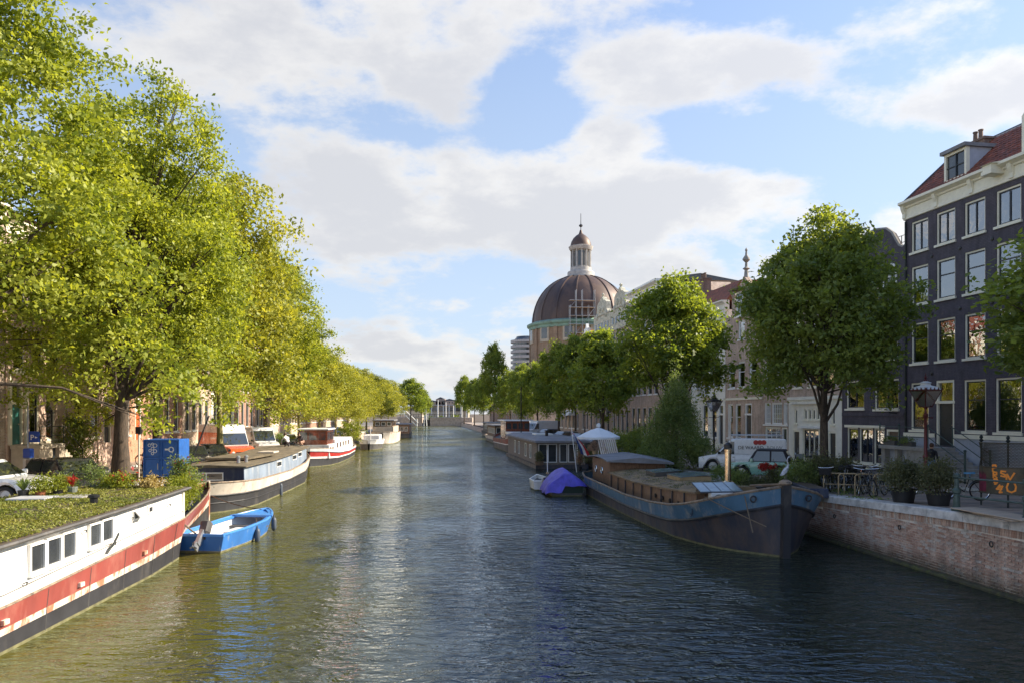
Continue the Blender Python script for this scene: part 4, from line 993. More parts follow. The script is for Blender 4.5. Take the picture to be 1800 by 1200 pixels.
lspec = [(43.5,50.5,'brick_pink','pale pink brick house with dark door behind the thick elm trunk',14.5,'cream',[(5.3,1.1,3.0,6.0,'darksash',.8)]),
 (50.6,56,'brick_orange','orange brick house with white stone stripes and an orange door',14,'white',[(3.2,1.0,3.0,6.0,'c_orange',.8)]),
 (56.1,63,'brick_red','red brick house with white window frames beside the orange house',15,'white',[(.9,1.0,2.8,6.0,'darksash',.8)]),
 (63.1,71,'brick_brown','brown brick house behind the orange and white van',15.5,'white',[]),
 (71.1,79,'plaster','cream plastered house behind the second white van',14,'white',[(4,1.0,2.6,5.6,'dgreen',.8)]),
 (79.1,88,'brick_red','red brick house behind the people sitting on the barge',15,'white',[]),
 (88.1,97,'brick_brown2','dark brick house with white windows above the wheelhouse roof',14.5,'white',[]),
 (97.1,108,'brick_pink','pink brick house next past the dark brick one on the left bank',15,'white',[]),
 (108.1,122,'brick_brown','brown house behind the small white boats on the left bank',14,'white',[]),
 (122.1,140,'brick_red','red house behind the beige barge on the left bank',13,'white',[]),
 (140.1,165,'brick_brown','brown row house behind the golden elms on the left bank',13,'white',[]),
 (165.1,205,'brick_brown2','long dark building behind the last elms on the left bank',12,'white',[])]
for Ya, Yb, wl, lab, top, fm_, drs in lspec:
    Wd = Yb-Ya; n = max(3, int(Wd/1.9)); ww = lwins(Wd, n, top)
    for d in drs: ww = [q for q in ww if not (q[2] < 6 and abs(q[0]-d[0]) < (q[1]+d[1])/2+.1)]
    h_, Wh = house('brick_house' if wl != 'plaster' else 'plastered_house', lab, -1, Ya, Yb, 1.8, top, wl, ww, drs, near=Ya < 60, fm=fm_)
    cornice(h_, Wh, top, .8, 'cream' if fm_ == 'cream' else 'white')
    side_roof(h_, Wh, top+.7, 2.2, 9)
    if wl == 'brick_orange':
        mb = MB()
        for z in (2.9,4.2,5.2,6.3,6.7,7.4): mb.box(0.02,.62,-.02,-.003,z,z+.14).box(Wh-.5,Wh-.02,-.02,-.003,z,z+.14)
        mb.build('stone_stripe', M['plaster'], h_)
    if Ya > 60: MB().box(0,Wh,-.07,-.003,1.5,2.5).build('plinth', M['stone_l'], h_)

# ---- domed church
CY = 165.0; CX = PX(1021, CY)
ch = thing('domed_church', 'round domed church of brown brick with lantern, copper dome and green gutter', 'church', (CX, CY, 0))
Rd = 11.3
zdb = PZ(566, CY-8); zdt = PZ(488, CY)         # dome springing and top
n = 32
MB().lathe([(Rd,1.5),(Rd,PZ(652,CY)),(Rd+.5,PZ(652,CY)),(Rd+.5,PZ(640,CY)),(Rd-.1,PZ(640,CY)),(Rd-.1,zdb-1.2)], 48).build('drum', M['sandstone'], ch, smooth=20)
MB().lathe([(Rd-.1,zdb-1.2),(Rd+.25,zdb-1.1),(Rd+.3,zdb-.6),(Rd+.7,zdb-.3),(Rd+.75,zdb+.1),(Rd-.2,zdb+.5)], 48).build('green_gutter_ring', M['verdigris'], ch, smooth=25)
prof = []
Hd = zdt-zdb-.3; Rt = 2.8
for k in range(13):
    a = k/12*radians(76); prof.append(((Rd-.35)*cos(a)**.92+.0, zdb+.3+Hd*sin(a)/sin(radians(76))))
MB().lathe(prof, 64).build('dome', M['dome'], ch, smooth=40)
for k in range(16):
    a = 2*pi*(k+.5)/16
    MB().tube([((r+.02)*cos(a), (r+.02)*sin(a), z) for r, z in prof], .17, 5).build('dome_rib', M['dome'], ch)
zl0 = zdt
lan = MB().lathe([(3.4,zl0-.4),(3.4,zl0+.1),(3.0,zl0+.2),(3.0,zl0+1.0),(2.9,zl0+1.2),(2.3,zl0+1.3)], 32); lan.build('lantern_base', M['lead'], ch, smooth=25)
zc0, zc1 = PZ(472,CY), PZ(441,CY)
MB().lathe([(2.35,zl0+1.2),(2.35,zc0),(1.75,zc0),(1.75,zc1),(2.4,zc1),(2.65,zc1+.4),(2.75,zc1+.8),(2.2,zc1+1.0)], 32).build('lantern_drum', M['lead'], ch, smooth=25)
for k in range(12):
    a = 2*pi*k/12
    MB().lathe([(.2,0),(.16,.1),(.15,zc1-zc0-.1),(.22,zc1-zc0)], 8, (2.15*cos(a),2.15*sin(a),zc0)).build('column', M['lead'], ch)
    a += pi/12; c_, s_ = cos(a), sin(a)
    mb = MB().box(1.72,1.80,-.30,.30,zc0+.4,zc1-.3); mb.xf(Matrix.Rotation(a,4,'Z')); mb.build('lantern_window', M['farglass'], ch)
zt0 = zc1+1.0
MB().lathe([(2.35,zt0-.05),(2.3,zt0+.3),(2.1,zt0+1.0),(1.7,zt0+1.7),(1.1,zt0+2.3),(.5,zt0+2.7),(.42,zt0+2.9),(.2,zt0+3.6)], 32).build('lantern_dome', M['dome'], ch, smooth=40)
MB().lathe([(.08,zt0+3.5),(.08,zt0+4.2),(.42,zt0+4.45),(.42,zt0+4.7),(.08,zt0+4.95),(.06,zt0+7.3),(.02,PZ(379,CY))], 10).build('spire', M['black'], ch)
for k in range(12):
    a = 2*pi*k/12-.32
    mb = MB().box(Rd-.25,Rd+.06,-1.25,1.25,PZ(606,CY),PZ(578,CY)); mb.xf(Matrix.Rotation(a,4,'Z')); w_ = mb.build('window_surround', M['stone_l'], ch)
    mb = MB().box(Rd-.1,Rd+.09,-.85,.85,PZ(601,CY),PZ(583,CY)); mb.xf(Matrix.Rotation(a,4,'Z')); mb.build('pane', M['farglass'], w_)
    a += pi/12
    mb = MB().box(Rd-.3,Rd+.18,-.45,.45,1.5,zdb-1.0); mb.xf(Matrix.Rotation(a,4,'Z')); mb.build('pilaster', M['sandstone'], ch)
# scaffold against the drum
sc = thing('scaffold', 'steel tube scaffold standing against the church dome and drum', 'scaffold', (PX(1024,153), 152.8, 0), .1)
mb = MB(); dk = MB()
hs = [PZ(y,153) for y in (700,660,640,620,600,585,570,555,540,528)]
for i, x in enumerate((-2.6,-1.3,0,1.3,2.6)):
    for y in (0,1.2): mb.tube([(x,y,1.6),(x,y,hs[-1]+(2.2 if i in (1,2,4) else -1))], .06, 5)
for z in hs:
    for y in (0,1.2): mb.tube([(-2.7,y,z),(2.7,y,z)], .05, 5)
    dk.box(-2.7,2.7,.05,1.15,z-.06,z)
for i in range(len(hs)-1): mb.tube([(-2.6+1.3*(i%4),0,hs[i]),(-1.3+1.3*(i%4),0,hs[i+1])], .04, 4)
mb.build('scaffold_tube', M['steel'], sc); dk.build('scaffold_deck', M['ply'], sc)
# round grey tower behind the church
gt = thing('round_tower', 'round grey concrete tower with ring balconies left of the church', 'tower', (PX(925,225), 225, 0))
R = 4.2; zt = PZ(592,225)
MB().lathe([(R,1.6),(R,zt-1.5),(R*.72,zt-.2),(R*.72,zt)], 28).build('tower_shaft', M['farglass'], gt, smooth=30)
for k in range(9):
    z = zt-1.9-k*1.55
    MB().lathe([(R+.05,z),(R+.55,z),(R+.55,z+.75),(R+.05,z+.75)], 28).build('balcony_ring', M['concrete'], gt)
# spire / small things on the skyline and far end
fw_ = thing('lock_wall', 'dark brick lock wall crossing the far end of the canal', 'wall', (0, 290, 0))
MB().box(PX(698,290),PX(742,290),0,8,-1,PZ(733,290)).build('left_pier', M['brick_brown2'], fw_); MB().box(PX(756,290),PX(830,290),0,8,-1,PZ(733,290)).build('right_pier', M['brick_brown2'], fw_)
MB().box(PX(742,290),PX(756,290),3,8,-1,PZ(737,290)).build('lock_gate', M['black'], fw_)
MB().box(PX(700,290),PX(812,290),-.1,0,PZ(733,290),PZ(732,290)).build('parapet', M['concrete'], fw_)
for px, y0, ph in [(742,712,.8)]: pass
db = thing('drawbridge_mast', 'white timber masts and sloping beams of the far lock bridge', 'bridge', (PX(726,284), 284, 0))
mb = MB()
for a, b_ in [((705,722),(733,748)),((712,720),(735,742)),((745,748),(747,716)),((750,748),(748,712)),((733,748),(733,735))]:
    mb.tube([(PX(a[0],284)-PX(726,284),0,PZ(a[1],284)),(PX(b_[0],284)-PX(726,284),0,PZ(b_[1],284))], .18, 5)
mb.build('beam', M['white'], db)
lk = thing('lock_house', 'small pale lock keeper house on the far quay', 'house', (PX(727,300), 300, 1.5))
MB().box(-3.5,3.5,0,5,0,PZ(727,300)).build('wall', M['stone_l'], lk); MB().prism([(-4,PZ(727,300)),(-2.5,PZ(721,300)),(2.5,PZ(721,300)),(4,PZ(727,300))], -.3, 5.3).build('roof', M['slate'], lk)
sb = thing('station_building', 'long low white and glass building closing the view at the canal end', 'building', (PX(780,420), 420, 0))
MB().box(-14,14,0,10,1.5,PZ(712,420)).build('wall', M['stone_l'], sb); MB().box(-13.6,13.6,-.3,-.05,PZ(722,420),PZ(715,420)).build('glass_band', M['farglass'], sb)
MB().box(-14.3,14.3,-1.5,10,PZ(712,420),PZ(710.5,420)).build('roof', M['concrete'], sb)
for k in range(9):
    MB().box(-13.5+k*3.3,-13.1+k*3.3,-1.4,-1.1,1.5,PZ(712,420)).build('column', M['white'], sb)
for i, (px, wd, top, lab) in enumerate([(757,18,702,'low brown roofed building on the far skyline left of the crane-like mast'),(790,14,700,'low brown building on the far skyline behind the last right trees'),(774,8,697,'narrow brown tower-like building on the far skyline')]):
    b_ = thing('distant_building', lab, 'building', (PX(px,520), 520, 0)); wd_ = wd*520/F
    MB().box(-wd_,wd_,0,20,1.5,PZ(top+4,520)).build('wall', M['brick_brown'], b_); MB().prism([(-wd_,PZ(top+4,520)),(0,PZ(top,520)),(wd_,PZ(top+4,520))],0,20).build('roof', M['slate'], b_)
    for k in range(5): MB().box(-wd_*.8+k*wd_*.36,-wd_*.8+k*wd_*.36+.9,-.1,-.02,PZ(top+8,520),PZ(top+5.5,520)).build('window', M['farglass'], b_)

# clutter on the lock: posts, a few people-high bollards and trees behind
for i, (px, hpx) in enumerate([(752,22),(770,30),(784,26),(797,20),(812,24)]):
    t = thing('flag_mast', 'slender white mast on the far lock quay, '+['leftmost of five','second from the left','middle one of five','second from the right','rightmost of five'][i], 'mast', (PX(px,294+i), 294+i, 1.5), 0, 'masts on the far lock'); MB().tube([(0,0,0),(0,0,hpx*295/F+2)], .14, 5).build('mast', M['white'], t)
lr = thing('lock_railing', 'dark railing with many posts along the top of the far lock wall', 'railing', (0, 289.6, PZ(732,290)))
for k in range(24): MB().box(PX(704+k*4.6,290)-.07,PX(704+k*4.6,290)+.07,-.07,.07,0,1.1).build('railing_post', M['iron'], lr)
MB().box(PX(702,290),PX(812,290),-.05,.05,1.0,1.12).build('rail', M['iron'], lr)
for i, (px, Y, sc, lab) in enumerate([(757,330,.55,'low bush behind the far lock railing, left one'),(775,345,.6,'low bush behind the far lock railing, middle one'),(800,340,.8,'low bush behind the far lock railing, right one')]):
    bush('shrub', lab, PX(px,Y), Y, 1.6, 3.2*sc, 1.8*sc, 60, .5, M['leaf_far'], 700+i, 'shrub', 'bushes behind the far lock')
# ------------------------------------------------------------------ boats
def hull(root, knots, rows, mats, deck_drop=.35, n=40, rail='h_rail', railr=.05, p=1.6, transom=False, deckm='deck', inner=None, closed_deck=True, name='hull'):
    """knots: (y, half beam at deck, half beam at water, sheer z, rake). rows: fractions of the sheer height (numbers or lists of (y, frac)); one material per band."""
    K = np.array([k if len(k) == 5 else (*k, 0) for k in knots], float); ys = K[:,0]
    y = np.unique(np.concatenate([np.linspace(ys[0], ys[-1], n), ys]))
    I = lambda c: np.interp(y, ys, K[:,c]); hb, hw, sz, rk = I(1), I(2), I(3), I(4)
    # soften
    def rowz(r):
        if isinstance(r, (int, float)): return sz*r
        a = np.array(r); return sz*np.interp(y, a[:,0], a[:,1])
    Z = [np.full_like(y, -.4), np.full_like(y, .0), np.full_like(y, .07)]+[rowz(r) for r in rows]+[sz]
    nr = len(Z); mb = MB(); m_ = [0, 1]+list(range(2, nr))
    def pt(i, k, s, ins=0.0, z=None):
        zz = Z[k][i] if z is None else z; f = max(0, min(1, zz/sz[i]))
        w = hw[i]+(hb[i]-hw[i])*f**p if zz > 0 else hw[i]*(1+zz*.12)
        return (s*max(0, w-ins), y[i]+rk[i]*f, zz)
    for s in (-1, 1):
        vs = [pt(i, k, s) for i in range(len(y)) for k in range(nr)]
        fs = []; b = len(mb.v); mb.v += vs
        for i in range(len(y)-1):
            for k in range(nr-1):
                a = b+i*nr+k; q = [a, a+nr, a+nr+1, a+1]
                mb.f.append(q if s > 0 else q[::-1]); mb.m.append(k)
    if transom:
        for k in range(nr-1): mb.add([pt(0,k,-1), pt(0,k,1), pt(0,k+1,1), pt(0,k+1,-1)], [(0,1,2,3)], k)
    band = [mats[0], 'h_algae']+mats
    mm = [M[x] for x in band][:nr-1]
    h = mb.build(name, mm, root, smooth=35)
    # inner bulwark
    dz_ = deck_drop; ins = .07; ib = MB()
    for s in (-1, 1):
        vs = []
        for i in range(len(y)): vs += [pt(i, nr-1, s, ins), pt(i, nr-1, s, ins, max(.05, sz[i]-dz_))]
        b = len(ib.v); ib.v += vs
        for i in range(len(y)-1):
            a = b+2*i; q = [a, a+1, a+3, a+2]; ib.f.append(q if s > 0 else q[::-1]); ib.m.append(0)
    ib.build('inner_bulwark', M[inner or mats[-1]], root, smooth=35)
    db = MB(); vs = []
    for i in range(len(y)): a = pt(i, 0, 1, ins, max(.05, sz[i]-dz_)); vs += [(-a[0], a[1], a[2]), a]
    db.v = vs
    for i in range(len(y)-1): a = 2*i; db.f.append([a, a+1, a+3, a+2]); db.m.append(0)
    db.build('deck', M[deckm], root)
    for s in (-1, 1):
        MB().tube([tuple(np.add(pt(i, nr-1, s, ins*.5), (0,0,.01))) for i in range(len(y))], railr, 6).build('gunwale', M[rail], root, smooth=50)
    if transom: MB().box(-hb[0]-.02, hb[0]+.02, y[0]-.05, y[0]+.05, sz[0]-.04, sz[0]+.05).build('transom_cap', M[rail], root)
    def side(yy, z, s=1, out_=.0):
        i = int(np.argmin(abs(y-yy))); f = max(0, min(1, z/sz[i])); return s*(hw[i]+(hb[i]-hw[i])*f**p+out_)
    def rub(frac, r, m):
        zz = rowz(frac)
        for s in (-1, 1):
            MB().tube([(side(y[i], zz[i], s, .02), y[i]+rk[i]*frac_(frac, i), zz[i]) for i in range(len(y))], r, 6).build('rubbing_strake', M[m], root, smooth=50)
    def frac_(fr, i):
        if isinstance(fr, (int, float)): return fr
        a = np.array(fr); return float(np.interp(y[i], a[:,0], a[:,1]))
    return dict(side=side, rub=rub, sz=lambda yy: float(np.interp(yy, ys, K[:,3])))
def boat(name, label, X, Y, rz, group=None): return thing(name, label, 'boat', (X, Y, 0), rz, group)
def side_window(root, x, y, z0, w, h, s=1, fm='white', gm='farglass', dep=.04, name='window'):
    f = MB(); a, b_ = sorted((x, x+s*dep)); t_ = .05
    f.box(a,b_,y-w/2,y-w/2+t_,z0,z0+h).box(a,b_,y+w/2-t_,y+w/2,z0,z0+h).box(a,b_,y-w/2+t_,y+w/2-t_,z0,z0+t_).box(a,b_,y-w/2+t_,y+w/2-t_,z0+h-t_,z0+h)
    fo = f.build(name, M[fm], root); a, b_ = sorted((x+s*.002, x+s*.02))
    MB().box(a,b_,y-w/2+t_,y+w/2-t_,z0+t_,z0+h-t_).build('pane', M[gm], fo); return fo
def end_window(root, x, y, z0, w, h, s=-1, fm='white', gm='farglass', dep=.04, bars=0, name='window'):
    f = MB(); a, b_ = sorted((y, y+s*dep)); t_ = .055
    f.box(x-w/2,x-w/2+t_,a,b_,z0,z0+h).box(x+w/2-t_,x+w/2,a,b_,z0,z0+h).box(x-w/2+t_,x+w/2-t_,a,b_,z0,z0+t_).box(x-w/2+t_,x+w/2-t_,a,b_,z0+h-t_,z0+h)
    for k in range(bars): xx = x-w/2+w*(k+1)/(bars+1); f.box(xx-.025,xx+.025,a,b_,z0+t_,z0+h-t_)
    fo = f.build(name, M[fm], root); a, b_ = sorted((y+s*.002, y+s*.02))
    MB().box(x-w/2+t_,x+w/2-t_,a,b_,z0+t_,z0+h-t_).build('pane', M[gm], fo); return fo
def fender(X, Y, z, label, r=.11, L=.55, group=None, tilt=0):
    t = thing('fender', label, 'fender', (X, Y, z), 0, group)
    MB().lathe([(.03,-L/2-.02),(r*.8,-L/2+.04),(r,-L/2+.12),(r,L/2-.12),(r*.7,L/2-.03),(.03,L/2),(.02,L/2+.08)], 10).build('fender_body', M['fender'], t, smooth=40)
    MB().tube([(0,0,L/2),(-.05,0,L/2+.4)], .012, 5).build('rope', M['rope'], t); return t
def leafpatch(name, box, n, leaf, m, seed, parent, up=.8, kind='stuff', zf=None):
    g = np.random.default_rng(seed); x0,x1,y0,y1,z0,z1 = box
    c = np.stack([g.uniform(x0,x1,n//25+1), g.uniform(y0,y1,n//25+1)],1)
    P = np.repeat(c, 25, 0)+g.normal(size=(len(c)*25,2))*.16
    P[:,0] = np.clip(P[:,0],x0,x1); P[:,1] = np.clip(P[:,1],y0,y1)
    z = g.uniform(z0,z1,len(P))
    if zf is not None: z = z+zf(P[:,0],P[:,1])
    o = obj(name, quads_mesh(name, leaf_quads(np.column_stack([P,z]), leaf, g, up, .6), m), parent); o['kind'] = kind; return o

# 1. long white houseboat with the sedum roof
hb_ = boat('houseboat', 'long white and red houseboat with planted roof in the lower left corner', -12.9, 20, .066)
k1 = [(-16,2.2,2.1,.86),(-5,2.3,2.22,.96),(2,2.3,2.22,1.24),(4.8,2.22,2.0,1.37),(6,2.0,1.55,1.42),(8,1.62,1.05,1.50),(10,1.2,.66,1.59),(11.8,.72,.32,1.67),(13,.3,.1,1.74),(13.6,.05,.03,1.80)]
H1 = hull(hb_, k1, [.41,.56], ['h_black','h_peel','h_red'], deck_drop=.3, rail='h_rail', railr=.035, n=46)
MB().tube([(0,13.62,-.3),(0,13.66,1.85)], .07, 6).build('stem', M['h_peel'], hb_)
cw = MB(); cs = [(-16,.86,2.12),(-5,.96,2.18),(0,1.15,2.24),(4.75,1.36,2.34)]
cw.loft([[(-2.18,y,a-.05),(2.18,y,a-.05),(2.14,y,b),(-2.14,y,b)] for y,a,b in cs]).build('cabin', M['h_white'], hb_)
def rz1(y): return float(np.interp(y,[c[0] for c in cs],[c[2] for c in cs]))
MB().loft([[(-2.3,y,b+.002),(2.3,y,b+.002),(2.34,y,b+.07),(0,y,b+.16),(-2.34,y,b+.07)] for y,a,b in [(c[0],c[1],c[2]) for c in cs[:-1]]+[(4.95,1.36,2.345)]]).build('roof', M['earth'], hb_)
MB().tube([(2.32,-16,2.16),(2.32,-5,2.22),(2.32,0,2.28),(2.32,4.95,2.385)], .045, 6).build('gutter', M['h_dgrey'], hb_)
leafpatch('sedum_cover', (-2.2,2.2,-9.5,4.6,-.02+.11,.135), 42000, .06, M['leaf_sedum'], 5, hb_, zf=lambda x,y: np.interp(y,[c[0] for c in cs],[c[2] for c in cs])+(1-abs(x)/2.2)*.06)
for yy, w, z0, h in [(-3.85,.62,1.40,.66),(-3.20,.62,1.42,.66),(-2.55,.62,1.44,.66),(-1.30,.62,1.50,.62),(-.65,.62,1.52,.62)]:
    f_ = side_window(hb_, 2.15, yy, z0, w, h, 1, dep=.07)
    MB().box(2.16,2.25,yy-w/2-.03,yy+w/2+.03,z0-.05,z0-.004).build('sill', M['white'], f_)
side_window(hb_, 2.15, 2.1, 1.90, .34, .24, 1); f_ = side_window(hb_, 2.15, 1.15, 1.84, .42, .26, 1)
mb = MB().box(0,.03,-.2,.2,-.26,0); mb.xf(Matrix.Translation((2.2,1.15,2.11)) @ Matrix.Rotation(-.7,4,'Y')); mb.build('open_sash', M['white'], f_)
MB().tube([(2.19,-16,1.12),(2.19,-5,1.19),(2.185,0,1.42),(2.17,4.7,1.62)], .012, 4).build('groove_strip', M['h_dgrey'], hb_)
for k in range(11):
    y = -15.0+k*1.9
    MB().tube([(H1['side'](y,z_,1,.004), y, z_) for z_ in (.05,.3,.6,H1['sz'](y)-.03)], .009, 4).build('plate_seam', M['h_dgrey'], hb_)
for k, (y, c_) in enumerate(((-3.85,'curtain_g'),(-2.55,'curtain'),(-.65,'curtain_g'))):
    MB().box(2.162,2.168,y-.22,y-.02,1.5 if y < -1 else 1.6,1.98).build('curtain', M[c_], hb_)
MB().box(2.15,2.2,4.66,4.76,1.38,2.34).build('corner_post', M['cream'], hb_)
for yy in (-5.2,-2.2,1.4): MB().box(2.24,2.34,yy-.1,yy+.1,H1['sz'](yy)*.66,H1['sz'](yy)*.66+.10).build('mooring_cleat', M['h_peel'], hb_)
for yy, zz in ((-4.4,1.28),(-.35,1.42),(3.4,2.0),(-1.9,2.0),(.7,1.95)):
    MB().tube([(2.20,yy,zz),(2.26,yy+.05,zz+.02),(2.21,yy+.1,zz-.06)], .014, 5).build('hook', M['iron'], hb_)
MB().tube([(2.22,-.75,1.22),(2.27,-.62,1.36),(2.25,-.45,1.40),(2.3,-.30,1.62),(2.27,-.18,1.66)], .03, 6).build('lizard_ornament', M['iron'], hb_)
MB().lathe([(.10,0),(.10,.14),(.15,.16),(.15,.22),(.05,.25)], 12, (1.25,.6,2.40)).build('roof_vent', M['black'], hb_)
MB().bbox(-1.5,-.4,1.2,2.0,2.33,2.47,.02).build('roof_hatch', M['concrete'], hb_); MB().bbox(-.35,.5,1.5,2.3,2.36,2.47,.02).build('roof_slab', M['stone'], hb_)
def on1(x, y): # local to world on the houseboat
    c, s = cos(.066), sin(.066); return (-12.9+x*c-y*s, 20+x*s+y*c)
def pot_plant(X, Y, z, R, H, n, leaf, lm, potm, pr, ph, seed, label, group=None, cr=.2, stem=True, cat='plant', extra=None):
    t = thing('potted_plant', label, cat, (X, Y, z), 0, group)
    MB().lathe([(pr*.78,0),(pr*.98,ph*.9),(pr*1.06,ph*.9),(pr*1.06,ph),(pr*.9,ph),(pr*.88,ph*.92)], 16).build('pot', M[potm], t, smooth=30)
    P0, P, g = crown_points(R, H, ph+H*.9, n, 26, seed, 'round', cr, .9, .16, .15); P[:,2] = np.maximum(P[:,2], ph*.95)
    obj('foliage', quads_mesh('foliage', leaf_quads(P, leaf, g, .1, .45), M[lm]), t)
    if stem:
        mb = MB(); rr = random.Random(seed)
        for k in range(6): mb.tube([(rr.uniform(-.4,.4)*pr, rr.uniform(-.4,.4)*pr, ph*.9),(rr.uniform(-.5,.5)*R, rr.uniform(-.5,.5)*R, ph+H),(rr.uniform(-.8,.8)*R, rr.uniform(-.8,.8)*R, ph+H*1.7)], [.015,.01,.004], 4)
        mb.build('stem', M['bark'], t)
    if extra:
        q = P[np.random.default_rng(seed).choice(len(P), extra[1], False)]; q = q[q[:,2] > ph+H*.6]
        obj('blossom', quads_mesh('blossom', leaf_quads(q+.02, leaf*1.2, g, .4, .8), M[extra[0]]), t)
    return t
GP = 'plants on the white houseboat'
def spiky(X, Y, z, label, lm, R, H, n, seed, pot=None, group=None):
    t = thing('spiky_plant', label, 'plant', (X, Y, z), 0, group); g = random.Random(seed); mb = MB()
    for k in range(n):
        a = g.uniform(0,2*pi); r = g.uniform(.3,1)*R; h = H*g.uniform(.6,1); w = .018
        p0 = Vector((0,0,0)); p1 = Vector((cos(a)*r*.5, sin(a)*r*.5, h*.8)); p2 = Vector((cos(a)*r, sin(a)*r, h*g.uniform(.5,1.05))); sd_ = Vector((-sin(a), cos(a), 0))*w
        mb.add([p0-sd_, p0+sd_, p1+sd_, p1-sd_, p2], [(0,1,2,3),(3,2,4)])
    mb.build('blade', M[lm], t).data; 
    if pot: MB().lathe([(.12,-.2),(.15,0),(.15,.02)], 12).build('pot', M[pot], t)
    return t
for i, (x, y, R, H, lm, potm, lab, kind) in enumerate([
    (-1.15,2.35,.24,.20,'leaf_bright','terracotta','leafy green plant in terracotta pot, leftmost beside the roof hatch','p'),
    (-.80,2.65,.24,.20,'leaf_bright','potblack','yellow-green plant in black pot beside the roof hatch','p'),
    (-.55,4.35,.32,.36,'leaf_shrub','potgrey','tall airy green plant at the end of the planted houseboat roof','p')]):
    X, Y = on1(x, y); pot_plant(X, Y, 2.36+.02, R, H, 34, .07, lm, potm, .15, .22, 40+i, lab, GP)
X, Y = on1(-.5,2.9); spiky(X, Y, 2.62, 'pink and green spiky potted plant right of the roof pots', 'leaf_red', .35, .45, 40, 3, 'potgrey', GP)
X, Y = on1(-1.5,2.1); spiky(X, Y, 2.6, 'pale arching grass plant left of the terracotta pot on the roof', 'leaf_shrub', .45, .45, 60, 5, 'potblack', GP)
for i, (x, y, R, H, lm, lab, fl, leaf) in enumerate([
    (.45,4.15,.40,.26,'leaf_bright','bushy plants with red geranium blossoms on the roof before the blue dumpster',('leaf_red',60),.07),
    (-.05,4.5,.36,.24,'leaf_bright','bright green bush on the roof end left of the straw-coloured grass',('leaf_red',20),.07),
    (1.25,4.3,.28,.20,'leaf_straw','tuft of straw-coloured grass at the end of the planted roof',None,.09),
    (-1.2,4.0,.34,.26,'leaf_shrub','small yellow-green shrub on the far edge of the planted roof',None,.06)]):
    X, Y = on1(x, y); t = thing('roof_shrub', lab, 'plant', (X, Y, 2.40), 0, GP)
    P0, P, g = crown_points(R, H, H*.9, 60, 26, 60+i, 'round', .16, .9, .2, .2); P[:,2] = np.maximum(P[:,2], .0)
    obj('foliage', quads_mesh('foliage', leaf_quads(P, leaf, g, .1, .45), M[lm]), t)
    if fl: q = P[np.random.default_rng(i).choice(len(P), fl[1], False)]; q = q[q[:,2] > H*.9]+.03; obj('blossom', quads_mesh('blossom', leaf_quads(q, .11, g, .4, .9), M[fl[0]]), t)
for i, (x, y, z, R, H, lm, potm, lab, ex) in enumerate([
    (1.3,6.1,1.12,.50,.34,'leaf_bright','potgrey','leafy plant in large grey tub on the houseboat foredeck',None),
    (.9,7.9,1.2,.62,.46,'leaf_bright','potblack','dense yellow-green bush on the middle of the houseboat foredeck',None),
    (.35,9.6,1.25,.56,.74,'leaf_shrub','potblack','tallest bush with reddish leaf tips near the houseboat bow',('leaf_red',70))]):
    X, Y = on1(x, y); pot_plant(X, Y, z, R, H, 150, .085, lm, potm, .34, .4, 80+i, lab, GP, .22, True, 'plant', ex)
# 2. blue motor boat
bb = boat('motorboat', 'open blue motorboat with outboard motor moored beside the white houseboat', -10.75, 28.7, -.10)
k2 = [(-2.7,.92,.80,.62),(-1,1.0,.86,.62),(.6,.98,.78,.66),(1.6,.80,.55,.72),(2.3,.48,.25,.78,.08),(2.65,.2,.08,.82,.14),(2.75,.03,.02,.83,.18)]
H2 = hull(bb, k2, [.12], ['h_peel','h_bright'], deck_drop=.50, rail='blue_hull', railr=.055, transom=True, inner='plastic_w', deckm='plastic_w', n=24, p=1.0)
mb = MB()
for s in (-1, 1):
    pass
yy = np.linspace(-2.7, 2.7, 20); kk = np.array([k if len(k)==5 else (*k,0) for k in k2])
for s in (-1,1):
    vs = [];
    for q in yy:
        w = np.interp(q, kk[:,0], kk[:,1]); z = np.interp(q, kk[:,0], kk[:,3]); vs += [(s*(w+.03),q,z+.03),(s*max(0,w-.17),q,z+.03),(s*max(0,w-.17),q,z-.05)]
    b = len(mb.v); mb.v += vs
    for i in range(19):
        for k in (0,1): a = b+3*i+k; f_ = [a,a+1,a+4,a+3]; mb.f.append(f_ if s < 0 else f_[::-1]); mb.m.append(0)
mb.build('side_deck', M['blue_hull'], bb)
MB().prism([(-.9,1.35),(.9,1.35),(.5,2.4),(.1,2.7),(-.1,2.7),(-.5,2.4)], .70, .78, 'z').build('foredeck', M['blue_hull'], bb)
MB().bbox(-.2,.55,-.6,.5,.12,.42,.03).build('engine_box', M['plastic_w'], bb); MB().bbox(.15,.6,-1.15,-.75,.12,.45,.05).build('cushion', M['darkcloth'], bb)
MB().box(-.8,.8,1.0,1.25,.35,.40).build('thwart', M['h_dgrey'], bb)
ob = thing('outboard_motor', 'grey outboard motor tilted up at the transom of the blue boat', 'motor', (-10.9, 26.05, .55), -.1)
mb = MB().bbox(-.17,.17,-.12,.22,.2,.62,.06); mb.xf(Matrix.Rotation(-.5,4,'X')); mb.build('cowling', M['h_dgrey'], ob, smooth=40)
mb = MB().box(-.06,.06,-.12,.12,-.35,.22).box(-.03,.03,-.2,.15,-.55,-.33); mb.xf(Matrix.Translation((0,-.12,.05)) @ Matrix.Rotation(-.75,4,'X')); mb.build('leg_housing', M['steel'], ob)
mb = MB()
for k in range(3): st_ = len(mb.v); mb.box(-.03,.03,-.01,.01,.02,.14); mb.xf(Matrix.Rotation(2*pi*k/3,4,'Y'), st_)
mb.sphere((0,0,0),.04,8,6); mb.xf(Matrix.Translation((0,-.62,-.22))); mb.build('propeller', M['chrome'], ob)
MB().box(-.14,.14,-.05,.12,-.08,.10).build('bracket', M['black'], ob)
